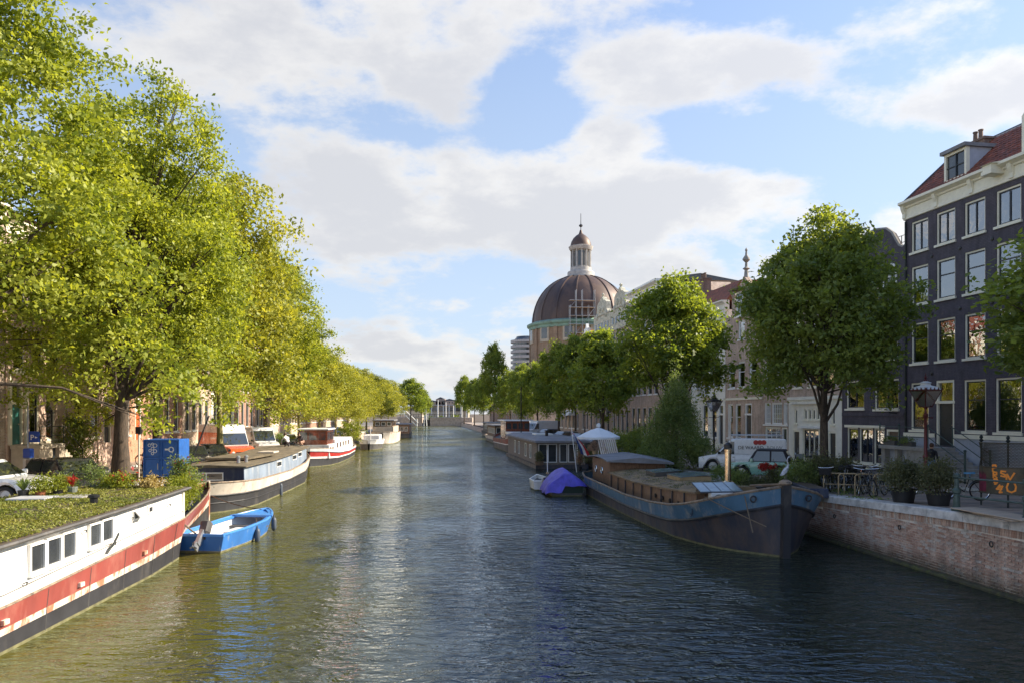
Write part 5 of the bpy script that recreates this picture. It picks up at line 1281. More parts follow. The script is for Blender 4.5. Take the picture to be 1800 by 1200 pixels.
fender(-9.78, 28.4, .22, 'grey fender hanging amidships on the blue motorboat', group='fenders of the blue motorboat'); fender(-9.95, 30.9, .30, 'grey fender near the bow of the blue motorboat', group='fenders of the blue motorboat')
def rope(label, pts, r=.018, sag=.3):
    a, b_ = Vector(pts[0]), Vector(pts[-1]); n = 10; P = []
    for i in range(n+1): k = i/n; q = a.lerp(b_, k); q.z -= sag*4*k*(1-k); P.append(q)
    o = MB().tube(P, r, 5).build('mooring_rope', M['rope']); tag(o, label, 'rope', 'mooring ropes'); return o
rope('mooring rope from the houseboat bow down to the blue boat bow', [(-13.6,33.4,1.2),(-10.6,31.3,.85)], .02, .1)
rope('rope from the red hull band to the transom of the blue boat', [(-11.05,24.6,1.35),(-11.2,26.2,.65)], .03, .02)
# 3. blue grey barge
gb = boat('barge', 'grey and black barge with pale bulwark and flat brown roof on the left', -16.25, 47, .082)
k3 = [(-11.3,.25,.1,1.52),(-11.0,1.0,.5,1.52),(-10.4,1.6,1.1,1.50),(-9.3,2.0,1.7,1.46),(-7.5,2.15,2.0,1.38),(0,2.18,2.1,1.28),(5,2.15,2.05,1.45),(8,1.9,1.6,1.7),(9.8,1.2,.85,1.95),(10.6,.5,.3,2.12),(10.9,.05,.03,2.2)]
H3 = hull(gb, k3, [.58], ['h_black','h_tan'], deck_drop=.4, railr=.05, n=46)
H3['rub'](.58, .045, 'h_black'); H3['rub'](.33, .03, 'h_black')
MB().loft([[(-1.7,y,.9),(1.7,y,.9),(1.66,y,z),(-1.66,y,z)] for y, z in ((-8.9,2.12),(-3,2.10),(3,2.2),(7.6,2.42))]).build('cabin', M['h_grey'], gb)
MB().box(-1.65,1.65,-8.96,-8.91,.95,2.08).build('stern_bulkhead', M['h_dblue'], gb)
MB().loft([[(-1.85,y,z),(1.85,y,z),(1.85,y,z+.05),(0,y,z+.14),(-1.85,y,z+.05)] for y, z in ((-9.2,2.13),(-3,2.11),(3,2.21),(7.9,2.44))]).build('roof', M['brownfelt'], gb)
end_window(gb, -.2, -8.96, 1.45, 1.7, .42, -1, bars=1)
for yy, zz in ((-1.2,1.60),(3.3,1.75),(5.1,1.85)): side_window(gb, 1.67, yy, zz, 1.25, .36, 1)
for x, y in ((.9,-7.2),(1.15,-6.6)): MB().lathe([(.10,0),(.09,.25),(.12,.26),(.12,.34),(.03,.4)], 10, (x,y,2.24)).build('roof_vent', M['steel'], gb)
MB().prism([(-1.3,-5.8),(.9,-5.4),(1.3,-1),(1.0,.6),(-.6,.9),(-1.3,-1)], 2.30, 2.42, 'z').build('roof_hatch', M['brownfelt'], gb); MB().bbox(.3,1.3,-.9,.5,2.43,2.52,.02).build('hatch_lid', M['h_tan'], gb)
fender(-13.95, 44.6, .25, 'dark fender hanging from the side of the grey barge', .12, .9)
# 4. ship with red band
sp = boat('barge', 'white-cabined ship with red hull band and varnished wheelhouse on the left', -19.7, 80, .091)
k4 = [(-12.6,.15,.08,1.75),(-12.2,.9,.45,1.72),(-11.4,1.5,1.0,1.66),(-10,1.9,1.6,1.52),(-7,2.1,1.95,1.3),(0,2.1,2.05,1.1),(7,2.0,1.8,1.15),(11,1.1,.7,1.5),(12.5,.05,.03,1.7)]
H4 = hull(sp, k4, [.45,.55,.82], ['h_black','h_white','red','h_white'], deck_drop=.3, railr=.04)
H4['rub'](.82, .03, 'h_dblue')
MB().loft([[(-1.6,y,.7),(1.6,y,.7),(1.55,y,z),(-1.55,y,z)] for y, z in ((-10.8,1.95),(-6.5,1.95))]).build('aft_cabin', M['h_white'], sp)
MB().loft([[(-1.5,y,.7),(1.5,y,.7),(1.45,y,z),(-1.45,y,z)] for y, z in ((-6.4,2.3),(8,2.2))]).build('cabin', M['h_white'], sp)
MB().box(-1.3,1.3,-10.4,-6.4,1.95,3.35).build('wheelhouse', M['varnish'], sp); MB().bbox(-1.5,1.5,-10.7,-6.2,3.36,3.48,.03).build('wheelhouse_roof', M['plastic_w'], sp)
for k in range(4): side_window(sp, 1.31, -9.9+k*.98, 2.35, .85, .85, 1, 'varnish', 'glass' if False else 'farglass')
for k in range(3): end_window(sp, -.85+k*.85, -10.41, 2.35, .78, .85, -1, 'varnish')
for k in range(5): side_window(sp, 1.49, -5+k*2.2, 1.45, .6, .5, 1, 'varnish')
for k in range(2): arch = side_window(sp, 1.60, -10+k*1.4, 1.25, .4, .5, 1, 'varnish')
# 5. small boats beyond
wb = boat('sloop', 'small open white boat with rounded stern moored beyond the red-banded ship', -19.75, 104.5, .1)
H5 = hull(wb, [(-5.2,.2,.1,1.35),(-4.9,1.0,.5,1.33),(-4,1.5,1.1,1.3),(-1,1.75,1.5,1.15),(3,1.5,1.2,1.2),(5.2,.05,.03,1.5)], [.6,.75], ['h_dgrey','h_white','h_white'], deck_drop=.5, rail='white')
MB().bbox(-1.1,1.1,-1.5,3,.7,1.9,.05).build('cabin', M['h_white'], wb); MB().tube([(0,-2.6,.6),(0,-2.6,3.2)], .05, 6).build('mast', M['white'], wb)
bg_ = boat('barge', 'beige steel barge with dark wooden deckhouse at the far end of the left moorings', -22.2, 131, .1)
H6 = hull(bg_, [(-12,.3,.2,1.95),(-11.6,1.4,1.0,1.95),(-10.5,2.0,1.7,1.9),(-5,2.2,2.1,1.7),(5,2.2,2.1,1.6),(12,.1,.05,1.9)], [.6], ['h_tan','h_tan'], deck_drop=.3)
MB().box(-1.7,1.7,-9,7,1.4,2.7).build('cabin', M['stone_l'], bg_); MB().box(-1.5,1.5,-8,2,2.7,3.7).build('deckhouse', M['wood'], bg_); MB().box(-1.8,1.8,-8.5,2.5,3.7,3.85).build('roof', M['felt'], bg_)
for k in range(4): side_window(bg_, 1.51, -7+k*2.3, 2.85, 1.3, .65, 1, 'wood')
for k in range(3): end_window(bg_, -.95+k*.95, -8.01, 2.85, .7, .65, -1, 'white')
b8 = boat('houseboat', 'brown wooden houseboat just beyond the beige barge', -22.3, 152, .1)
H7 = hull(b8, [(-7,1.5,1.4,1.0),(7,1.5,1.4,1.0)], [.6], ['h_dgrey','h_brown'], transom=True); MB().box(-1.4,1.4,-6.5,6.5,.9,2.7).build('cabin', M['plank'], b8); MB().box(-1.7,1.7,-6.9,6.9,2.7,2.85).build('roof', M['felt'], b8)
for k in range(3): end_window(b8, -.8+k*.8, -6.51, 1.4, .6, .9, -1)

# 6. blue barge on the right (bow towards the viewer)
RB = .12+pi
br = boat('barge', 'large blue and rusty black barge with moss-covered roof moored at the right quay', 7.83, 37.0, RB)
k6 = [(-12,.3,.2,1.15),(-11.6,1.3,.9,1.14),(-10.5,2.1,1.8,1.12),(-8,2.55,2.4,1.10),(-3,2.6,2.5,1.06),(1,2.6,2.5,1.0),(5,2.6,2.45,1.12),(7.5,2.6,2.3,1.30),(9,2.55,1.95,1.50),(10,2.4,1.6,1.70),(10.7,2.1,1.15,1.90),(11.3,1.55,.65,2.10),(11.7,.9,.28,2.26),(11.9,.40,.08,2.36),(11.97,.06,.05,2.42)]
strk = [(-12,.62),(-3,.55),(3,.50),(7,.50),(9,.60),(10.5,.68),(11.97,.74)]
K6c = hull(br, k6, [strk], ['h_brown','h_blue'], deck_drop=.42, railr=.055, n=60, inner='h_blue', p=1.3)
br.children[0].data.materials.append(M['h_lilac'])
me = br.children[0].data
for p_ in me.polygons:
    if p_.material_index == 3 and p_.center.y > 6.5: p_.material_index = len(me.materials)-1
K6c['rub'](strk, .06, 'h_black')
MB().prism([(11.85,-.5),(12.10,-.5),(12.20,2.48),(11.92,2.50),(11.75,2.2)], -.13, .13, 'x').build('stem_post', M['h_black'], br)
MB().lathe([(.16,0),(.22,.05),(.20,.12),(.10,.18)], 10, (0,12.02,2.48)).build('stem_cap', M['h_rail'], br)
for s in (-1, 1): MB().torus((s*1.0,11.72,1.98),.10,.03,'y',12,5).build('hawse_ring', M['h_black'], br)
# bow star emblem and faint name plate marks
mb = MB()
x_, y_ = -2.575, 9.35
for k in range(8):
    a = k*pi/4; mb.add([(0,cos(a)*.04,sin(a)*.04),(0,cos(a+.35)*.07,sin(a+.35)*.07),(0,cos(a)*(.22 if k%2==0 else .15),sin(a)*(.22 if k%2==0 else .15)),(0,cos(a-.35)*.07,sin(a-.35)*.07)], [(0,1,2,3)])
sx = K6c['side']
mbb = MB().torus((0,0,0),.17,.014,'x',16,4); mb.add(mbb.v, mbb.f)
mb.xf(Matrix.Translation((sx(9.4,1.3,1,.035), 9.4, 1.28)) @ Matrix.Rotation(-.12,4,'Z')); mb.build('anchor_emblem', M['h_dblue'], br)
# port side is +x here (local x points to the canal side)
PS = 1
MB().loft([[(-1.75,y,.6),(1.75,y,.6),(1.72,y,z),(-1.72,y,z)] for y, z in ((-5.2,1.50),(0,1.46),(4,1.58),(8.3,1.80))]).build('hold_coaming', M['h_rust'] if False else M['plank'], br)
MB().loft([[(-1.82,y,z),(1.82,y,z),(1.82,y,z+.07),(.9,y,z+.22),(0,y,z+.27),(-.9,y,z+.22),(-1.82,y,z+.07)] for y, z in ((-5.3,1.50),(0,1.46),(4,1.58),(8.4,1.80))]).build('hold_roof', M['moss'], br)
leafpatch('moss_cover', (-1.7,1.7,-5.1,8.2,.0,.03), 4500, .05, M['leaf_olive'], 9, br, zf=lambda x,y: np.interp(y,[-5.3,0,4,8.4],[1.5,1.46,1.58,1.8])+.09+np.clip((1-abs(x)/1.8)*.27,0,.17))
for k in range(9):
    y = -4.5+k*1.45; z = float(np.interp(y,[-5.2,0,4,8.3],[1.5,1.46,1.58,1.8])); MB().box(1.755,1.80,y-.04,y+.04,.75,z-.02).build('coaming_post', M['h_brown'], br)
for k in range(5):
    y = 3.4+k*1.0; mb = MB().lathe([(.10,0),(.10,.05)], 12); mb.xf(Matrix.Translation((1.75,y,1.2)) @ Matrix.Rotation(pi/2,4,'Y')); mb.build('porthole', M['black'], br)
for x, y, w, l in ((-.1,-1.2,1.3,1.6),(-.35,1.9,1.5,1.8)):
    z = 1.72 if y < 0 else 1.76
    f_ = MB().box(x-w/2,x+w/2,y-l/2,y+l/2,z,z+.22).build('skylight', M['gold'] if y > 0 else M['h_dgrey'], br); mb = MB().box(-w/2-.04,w/2+.04,-l/2-.04,l/2+.04,0,.03); mb.xf(Matrix.Translation((x,y,z+.24)) @ Matrix.Rotation(.07,4,'Y')); mb.build('skylight_glass', M['skylight'], f_)
MB().lathe([(.26,0),(.26,.04),(.16,.10),(.13,.12),(.13,1.35),(.14,1.36),(.14,1.42),(.12,1.43)], 16, (-.5,6.1,1.98)).build('chimney_pipe', M['brass'], br, smooth=40); MB().lathe([(.17,0),(.17,.16),(.05,.26)], 12, (-.5,6.1,3.44)).build('chimney_cowl', M['black'], br)
# wheelhouse
wy0, wy1 = -9.6, -5.3
mb = MB()
for k in range(30):
    y = wy0+(wy1-wy0)*k/30; z = 2.22-.35*((k)/30)**2*0-.0
    mb = MB().box(1.60,1.64,y+.006,y+.137,.85,2.20); mb.build('plank', M['plank'], br)
for k in range(22):
    x = -1.6+k*.146; MB().box(x+.004,x+.142,wy1,wy1+.035,.95,2.16).build('plank', M['plank'], br)
MB().box(-1.58,1.59,wy0,wy1-.01,.7,2.2).build('wheelhouse_wall', M['h_brown'], br)
nn = 9; rg = []
for i in range(nn):
    y = wy0-.35+(wy1-wy0+.9)*i/(nn-1); zc_ = 2.2+.16*sin(pi*i/(nn-1))
    rg.append([(-1.95,y,zc_-.18),(1.95,y,zc_-.02),(1.95,y,zc_+.05),(0,y,zc_+.22),(-1.95,y,zc_-.10)])
MB().loft(rg).build('wheelhouse_roof', M['felt'], br, smooth=30)
for y in (-8.6,-7.1):
    mb = MB().torus((0,0,0),.19,.04,'x',20,6); mb.xf(Matrix.Translation((1.66,y,1.55))); mb.build('porthole', M['chrome'], br)
    mb = MB().lathe([(.17,0),(.17,.02)], 16); mb.xf(Matrix.Translation((1.65,y,1.55)) @ Matrix.Rotation(pi/2,4,'Y')); mb.build('porthole_glass', M['black'], br)
for x in (-.3,.5): MB().bbox(x-.22,x+.22,-6.6,-6.25,2.44,2.47,.01).build('roof_light', M['plastic_w'], br)
MB().bbox(-1.6,1.6,8.7,8.8,1.0,1.62,.02).build('fore_bulkhead', M['h_brown'], br)
for s in (-.7,.5): MB().lathe([(.11,0),(.10,.42),(.15,.44),(.15,.52),(.05,.54)], 10, (s,10.6,1.6)).build('bollard', M['h_brown'], br)
MB().lathe([(.22,0),(.10,.15),(.10,.55),(.22,.7)], 12, (0,10.2,1.55)).build('winch_drum', M['h_black'], br)
MB().tube([(-.2,8.9,2.15),(0,12.05,2.5)], .05, 8).build('boom', M['wood'], br)
def brw(x, y): c, s = cos(RB), sin(RB); return (7.83+x*c-y*s, 37+x*s+y*c)
# foredeck clutter, each its own thing
X, Y = brw(1.0,8.95)
ac = thing('heat_pump', 'white heat pump unit with round fan on the foredeck of the blue barge', 'heat pump', (X, Y, 1.30), RB)
MB().bbox(-.45,.45,-.15,.15,0,.62,.02).build('casing', M['plastic_w'], ac)
mb = MB().lathe([(.25,0),(.25,.02),(.10,.03),(.10,.05)], 20); mb.xf(Matrix.Translation((.14,.15,.31)) @ Matrix.Rotation(-pi/2,4,'X')); mb.build('fan_grille', M['potgrey'], ac)
X, Y = brw(1.0,8.6)
sp_ = thing('solar_panel', 'small tilted solar panel above the heat pump on the blue barge', 'solar panel', (X, Y, 2.05), RB)
mb = MB().box(-.85,.85,-.5,.5,0,.04); mb.xf(Matrix.Rotation(-.28,4,'X')); mb.build('panel', M['slate'], sp_)
for k in range(4): mb = MB().box(-.8+k*.42,-.42+k*.42,-.46,.46,.042,.05); mb.xf(Matrix.Rotation(-.28,4,'X')); mb.build('solar_cell', M['skylight'], sp_)
MB().tube([(-.7,-.3,-.8),(-.7,-.3,.1)], .03, 5).tube([(.7,-.3,-.8),(.7,-.3,.1)], .03, 5).build('leg', M['wood'], sp_)
X, Y = brw(.1,9.1)
cr_ = thing('crate', 'orange crate of gear beside the heat pump on the blue barge', 'crate', (X, Y, 1.35), RB)
MB().bbox(-.28,.28,-.2,.2,0,.5,.02).build('box', M['gold'], cr_); MB().sphere((-.1,.22,.3),.12,8,6).sphere((.12,.22,.42),.10,8,6).sphere((.05,.22,.15),.11,8,6).build('buoy', M['c_orange'], cr_, smooth=60)
X, Y = brw(-.5,9.6)
bk = thing('bucket', 'round white bucket on the foredeck behind the bow boom', 'bucket', (X, Y, 1.62)); MB().lathe([(.12,0),(.15,.3),(.16,.3),(.16,.33),(.13,.33),(.12,.05)], 14).build('pail', M['plastic_w'], bk); MB().torus((0,0,.33),.15,.008,'y',12,4,0,0,pi).build('handle', M['steel'], bk)
# heron standing on the stem
hx, hy = brw(0,12.02)
he = thing('heron', 'grey heron standing upright on top of the blue barge stem', 'bird', (hx, hy, 2.66), .3)
rg = []
for cx, cz, rx, ry in [(-.20,.16,.012,.02),(-.14,.22,.04,.035),(-.06,.29,.075,.06),(.02,.36,.085,.07),(.08,.43,.065,.055),(.11,.50,.035,.032),(.08,.58,.024,.024),(.06,.66,.022,.022),(.09,.73,.022,.022),(.12,.765,.034,.028),(.17,.775,.022,.018),(.20,.772,.011,.010)]:
    rg.append([(cx+rx*.35*sin(2*pi*k/10), ry*cos(2*pi*k/10), cz+rx*sin(2*pi*k/10)) for k in range(10)])
MB().loft(rg).build('body', M['heron'], he, smooth=60)
MB().lathe([(.010,0),(.008,.04),(.001,.13)], 6).xf(Matrix.Translation((.19,0,.772)) @ Matrix.Rotation(pi/2+.1,4,'Y')).build('beak', M['gold'], he)
for s in (-1, 1): MB().tube([(-.0,s*.03,.3),(.02,s*.03,.17),(-.01,s*.035,.0)], .008, 5).tube([(-.03,s*.035,.005),(.05,s*.04,.005)], .006, 4).build('leg', M['h_dgrey'], he)
for s in (-1, 1): MB().loft([[(cx+.0,s*(.058+w_),cz-hh),(cx,s*(.062+w_),cz+hh),(cx,s*.04,cz+hh*.7)] for cx, cz, w_, hh in ((-.2,.14,-.03,.01),(-.1,.22,.0,.05),(0,.32,.012,.07),(.08,.40,.0,.03))]).build('wing', M['heron'], he)
# ropes at the bow
rope('rope crossing down the port bow of the blue barge', [brw(1.2,11.4)+(2.2,), brw(1.2,12.1)+(.9,)], .02, .02)
rope('second rope crossing the first on the port bow of the blue barge', [brw(2.3,10.6)+(1.95,), brw(.75,12.15)+(1.1,)], .02, .02)
# flag on the stern
X, Y = brw(2.3,-11.3)
fl = thing('flag', 'red white and blue flag hanging from a slanting staff at the blue barge stern', 'flag', (X, Y, 1.1), .1)
MB().tube([(0,0,0),(-.35,0,2.9)], .03, 6).build('flagpole', M['white'], fl)
for j, mm_ in enumerate(('flag_r','flag_w','flag_b')):
    vs = []; n = 12
    for i in range(n+1):
        z = 2.75-1.55*i/n; xo = -.35*z/2.9+.02+.55*(i/n)**.6*.9*(1); a = j/3; b_ = (j+1)/3
        for q in (1-b_, 1-a): vs.append((xo*1.0-.1+ (q)*.62*min(1,.25+i/n), .05*sin(i*1.1+q*5), z-.25*q))
    MB().add(vs, [(2*i,2*i+1,2*i+3,2*i+2) for i in range(n)]).build('stripe', M[mm_], fl, smooth=60)
# parasol
X, Y = brw(.9,-10.6)
pa = thing('parasol', 'open white parasol standing at the stern of the blue barge', 'parasol', (PX(1052,47.5), 47.5, .8))
MB().tube([(0,0,0),(0,0,3.25)], .03, 8).build('pole', M['white'], pa)
mb = MB(); n = 8; top = (0,0,3.22)
for k in range(n):
    a, b_ = 2*pi*k/n, 2*pi*(k+1)/n; R = 1.38; m_ = (a+b_)/2
    P = [(R*cos(a),R*sin(a),2.62),(R*.97*cos(m_),R*.97*sin(m_),2.60),(R*cos(b_),R*sin(b_),2.62)]
    Q = [(R*.5*cos(a),R*.5*sin(a),2.97),(R*.48*cos(m_),R*.48*sin(m_),2.94),(R*.5*cos(b_),R*.5*sin(b_),2.97)]
    mb.add([*P,*Q,top], [(0,1,4,3),(1,2,5,4),(3,4,6),(4,5,6)])
    mb.add([P[0],P[1],P[2],(P[2][0],P[2][1],2.48),(P[1][0],P[1][1],2.46),(P[0][0],P[0][1],2.48)], [(0,1,4,5),(1,2,3,4)])
mb.build('canopy', M['parasol'], pa)
mb = MB()
for k in range(n): a = 2*pi*k/n; mb.tube([(0,0,3.18),(1.36*cos(a),1.36*sin(a),2.60)], .012, 4)
mb.build('rib', M['steel'], pa); MB().lathe([(.10,0),(.14,.08),(.12,.2),(.02,.26)], 10, (0,0,3.22)).build('finial', M['parasol'], pa)
X, Y = brw(-.4,-8.0)
lg = thing('slatted_bench', 'striped slatted wooden lounger leaning upright on the wheelhouse roof', 'lounger', (PX(1072,45), 45.0, 2.42), .15)
for k in range(9): mb = MB().box(-.55+k*.125,-.55+k*.125+.085,0,.03,0,1.0); mb.xf(Matrix.Rotation(-.35,4,'X') @ Matrix.Rotation(-.12,4,'Y')); mb.build('slat', M['h_tan'], lg)
mb = MB().box(-.56,.56,.03,.06,.1,.16).box(-.56,.56,.03,.06,.85,.91); mb.xf(Matrix.Rotation(-.35,4,'X') @ Matrix.Rotation(-.12,4,'Y')); mb.build('cross_bar', M['wood'], lg)
X, Y = PX(1045,45.6), 45.6
pot_plant(X, Y, 2.40, .38, .28, 50, .07, 'leaf_dry', 'gold', .14, .22, 120, 'pinkish dried flowers in a brass pot on the wheelhouse roof', None, .14, True)
pot_plant(PX(1019,48.3), 48.3, 1.15, .2, .5, 40, .07, 'leaf_dry', 'potblack', .14, .3, 121, 'thin pale potted plant beside the flag at the barge stern', None, .12)
bush('climbing_plant', 'dark leafy plant behind the parasol pole on the quay', PX(1040,51), 51, zq(51), .9, .55, 90, .09, M['leaf_olive'], 77)
# tarp covered boat
tb = boat('motorboat', 'small dark green boat covered by a violet-blue tarpaulin beside the blue barge stern', PX(985,46.3), 46.3, .10)
hull(tb, [(-2.5,1.0,.9,.62),(0,1.15,1.0,.62),(1.5,.9,.6,.7),(2.6,.05,.03,.85)], [.3], ['h_dgrey','dgreen'], deck_drop=.3, transom=True, n=16)
vs = []; nx, ny = 14, 16
for j in range(ny+1):
    v = j/ny; y = -2.85+5.2*v; w_ = 1.25*(1-.75*max(0, v-.55)/.45); rdg = .72+.85*sin(pi*min(1, .18+v*.8))**.8
    for i in range(nx+1):
        u = i/nx*2-1; x = u*w_*(1.05 if abs(u) > .8 else 1); z = rdg-(rdg-.62)*abs(u)**1.25
        if abs(u) > .8: z -= (abs(u)-.8)/.2*(.42+.12*sin(j*1.7))*(1.0 if u < 0 else .5)
        if v < .06: z = min(z, .62 if u > -.2 else .25)
        vs.append((x+.03*sin(j*2+i), y, max(.04, z+.03*sin(i*1.3+j*.9))))
MB().add(vs, [(j*(nx+1)+i, j*(nx+1)+i+1, (j+1)*(nx+1)+i+1, (j+1)*(nx+1)+i) for j in range(ny) for i in range(nx)]).build('tarpaulin', M['tarp'], tb, smooth=50)
MB().tube([(-.75,.4,1.1),(-.78,.4,2.6)], .03, 6).build('pole', M['white'], tb); MB().sphere((-.75,.4,1.15),.1,8,6).build('pole_base', M['gold'], tb)
dg_ = boat('dinghy', 'small white dinghy half hidden behind the violet tarpaulin', PX(950,48.6), 48.6, .12)
hull(dg_, [(-1.5,.7,.6,.6),(0,.75,.65,.6),(1.5,.05,.03,.75)], [.5], ['h_white','h_white'], deck_drop=.2, transom=True, n=10, rail='white')
# wooden houseboat
wo = boat('houseboat', 'grey-brown wooden houseboat with white windows and flat grey roof', 2.2, 65.7, .133)
MB().box(-.15,4.6,-.4,20.5,-.3,.35).build('pontoon', M['h_brown'], wo)
for k in range(13): MB().box(0.003,4.4,.0,20,.36+k*.15,.36+k*.15+.142).build('wall_board', M['greyboard'], wo)
MB().loft([[(-.25,-.5,2.32),(4.7,-.5,2.32),(4.7,20.4,2.32),(-.25,20.4,2.32)],[(-.25,-.5,2.5),(4.7,-.5,2.5),(4.7,20.4,2.5),(-.25,20.4,2.5)],[(.5,.8,2.75),(4.0,.8,2.75),(4.0,19,2.75),(.5,19,2.75)]]).build('roof', M['felt'], wo)
for x, w in ((.55,.8),(1.4,.8),(2.4,.7),(3.2,.7),(3.95,.6)): end_window(wo, x, -.005, .55, w, 1.65, -1, 'white', 'farglass', .06)
for y, h in ((3.5,1.3),(6.5,1.3),(11,1.3),(14,1.3)): side_window(wo, -.002, y, .75, .95, h, -1, 'white'); 
MB().lathe([(.15,0),(.15,.5),(.22,.52),(.22,.6)], 10, (1.8,5,2.7)).build('chimney_pipe', M['black'], wo); MB().bbox(1.2,3.0,8,10,2.74,2.9,.03).build('roof_light', M['plastic_w'], wo)
X0 = PX(948,64.9)
pot_plant(X0, 64.9+.2, .36, .35, .45, 40, .11, 'leaf_olive', 'wood', .42, .35, 130, 'grassy plant in wooden barrel at the houseboat front corner', None, .2)
# red brown barge
rb_ = boat('barge', 'red-brown and white barge with dark mahogany wheelhouse beyond the wooden houseboat', 0.35, 102, .15)
hull(rb_, [(-13.5,.4,.2,2.2),(-13,1.4,.9,2.15),(-11,2.1,1.7,1.95),(-7,2.3,2.1,1.6),(6,2.3,2.1,1.4),(12,1.2,.8,1.7),(13.5,.1,.05,2.0)], [.55,.62], ['h_brown','h_white','h_rust'], deck_drop=.3)
MB().box(-1.7,1.7,-9,-3,1.2,2.5).build('cabin', M['white'], rb_); MB().box(-1.6,1.6,-2.8,2.4,1.2,3.9).build('wheelhouse', M['varnish'], rb_); MB().bbox(-2.0,2.0,-3.4,2.9,3.9,4.05,.03).build('wheelhouse_roof', M['plastic_w'], rb_)
for k in range(4): end_window(rb_, -1.2+k*.8, -2.81, 2.8, .68, .85, -1, 'varnish')
for k in range(4): side_window(rb_, -1.61, -2.2+k*1.25, 2.8, 1.1, .85, -1, 'varnish')
for k in range(6): side_window(rb_, -1.71, -8.5+k*1.0, 1.65, .4, .6, -1, 'varnish')
MB().tube([(-.8,-10.5,1.6),(-.8,-10.5,8.2)], .07, 6).build('mast', M['black'], rb_)
for i, (X, Y, L, lab) in enumerate([(-3.3,128,9,'dark rounded boat moored between the red-brown barge and the far houseboat'),(-5.2,160,10,'dark houseboat with flat roof, last one moored on the right bank')]):
    b_ = boat('houseboat', lab, X+1.2, Y, .13); hull(b_, [(-L,.8,.5,1.3),(-L+1.5,2.0,1.7,1.2),(L-2,2.0,1.7,1.1),(L,.1,.05,1.3)], [.5], ['h_dgrey','h_tan' if i == 0 else 'h_black'], deck_drop=.25)
    MB().box(-1.6,1.6,-L+2,L-3,1.0,2.9).build('cabin', M['h_black' if i else 'wood'], b_); MB().box(-2,2,-L+1.4,L-2.4,2.9,3.05).build('roof', M['felt'], b_)
    for k in range(3): end_window(b_, -1+k*1.0, -L+1.99, 1.5, .8, 1.1, -1)
    for k in range(5): side_window(b_, -1.61, -L+3.2+k*2.2, 1.6, 1.2, .9, -1)
# ------------------------------------------------------------------ vehicles
def wheel_parts(parent, x, y, r, w=.2):
    s = 1 if x > 0 else -1
    t = MB()
    prof = [(r-.10,-w/2),(r-.02,-w/2),(r,-w/2+.03),(r,w/2-.03),(r-.02,w/2),(r-.10,w/2)]
    t.loft([[(z_, rr*cos(2*pi*k/20), rr*sin(2*pi*k/20)) for k in range(20)] for rr, z_ in prof], cap=False)
    wo_ = t.build('wheel', M['rubber'], parent, (x, y, r), smooth=40)
    rm = MB().loft([[(z_, rr*cos(2*pi*k/20), rr*sin(2*pi*k/20)) for k in range(20)] for rr, z_ in [(r-.09,s*(w/2-.01)),(r-.12,s*(w/2-.06)),(.06,s*(w/2-.05)),(.05,s*(w/2-.02)),(.002,s*(w/2-.02))]], cap=False)
    rm.loft([[(z_, rr*cos(2*pi*k/16), rr*sin(2*pi*k/16)) for k in range(16)] for rr, z_ in [(r-.10,-s*w/2),(.002,-s*w/2)]], cap=False)
    rm.build('rim', M['steel'], wo_, smooth=40)
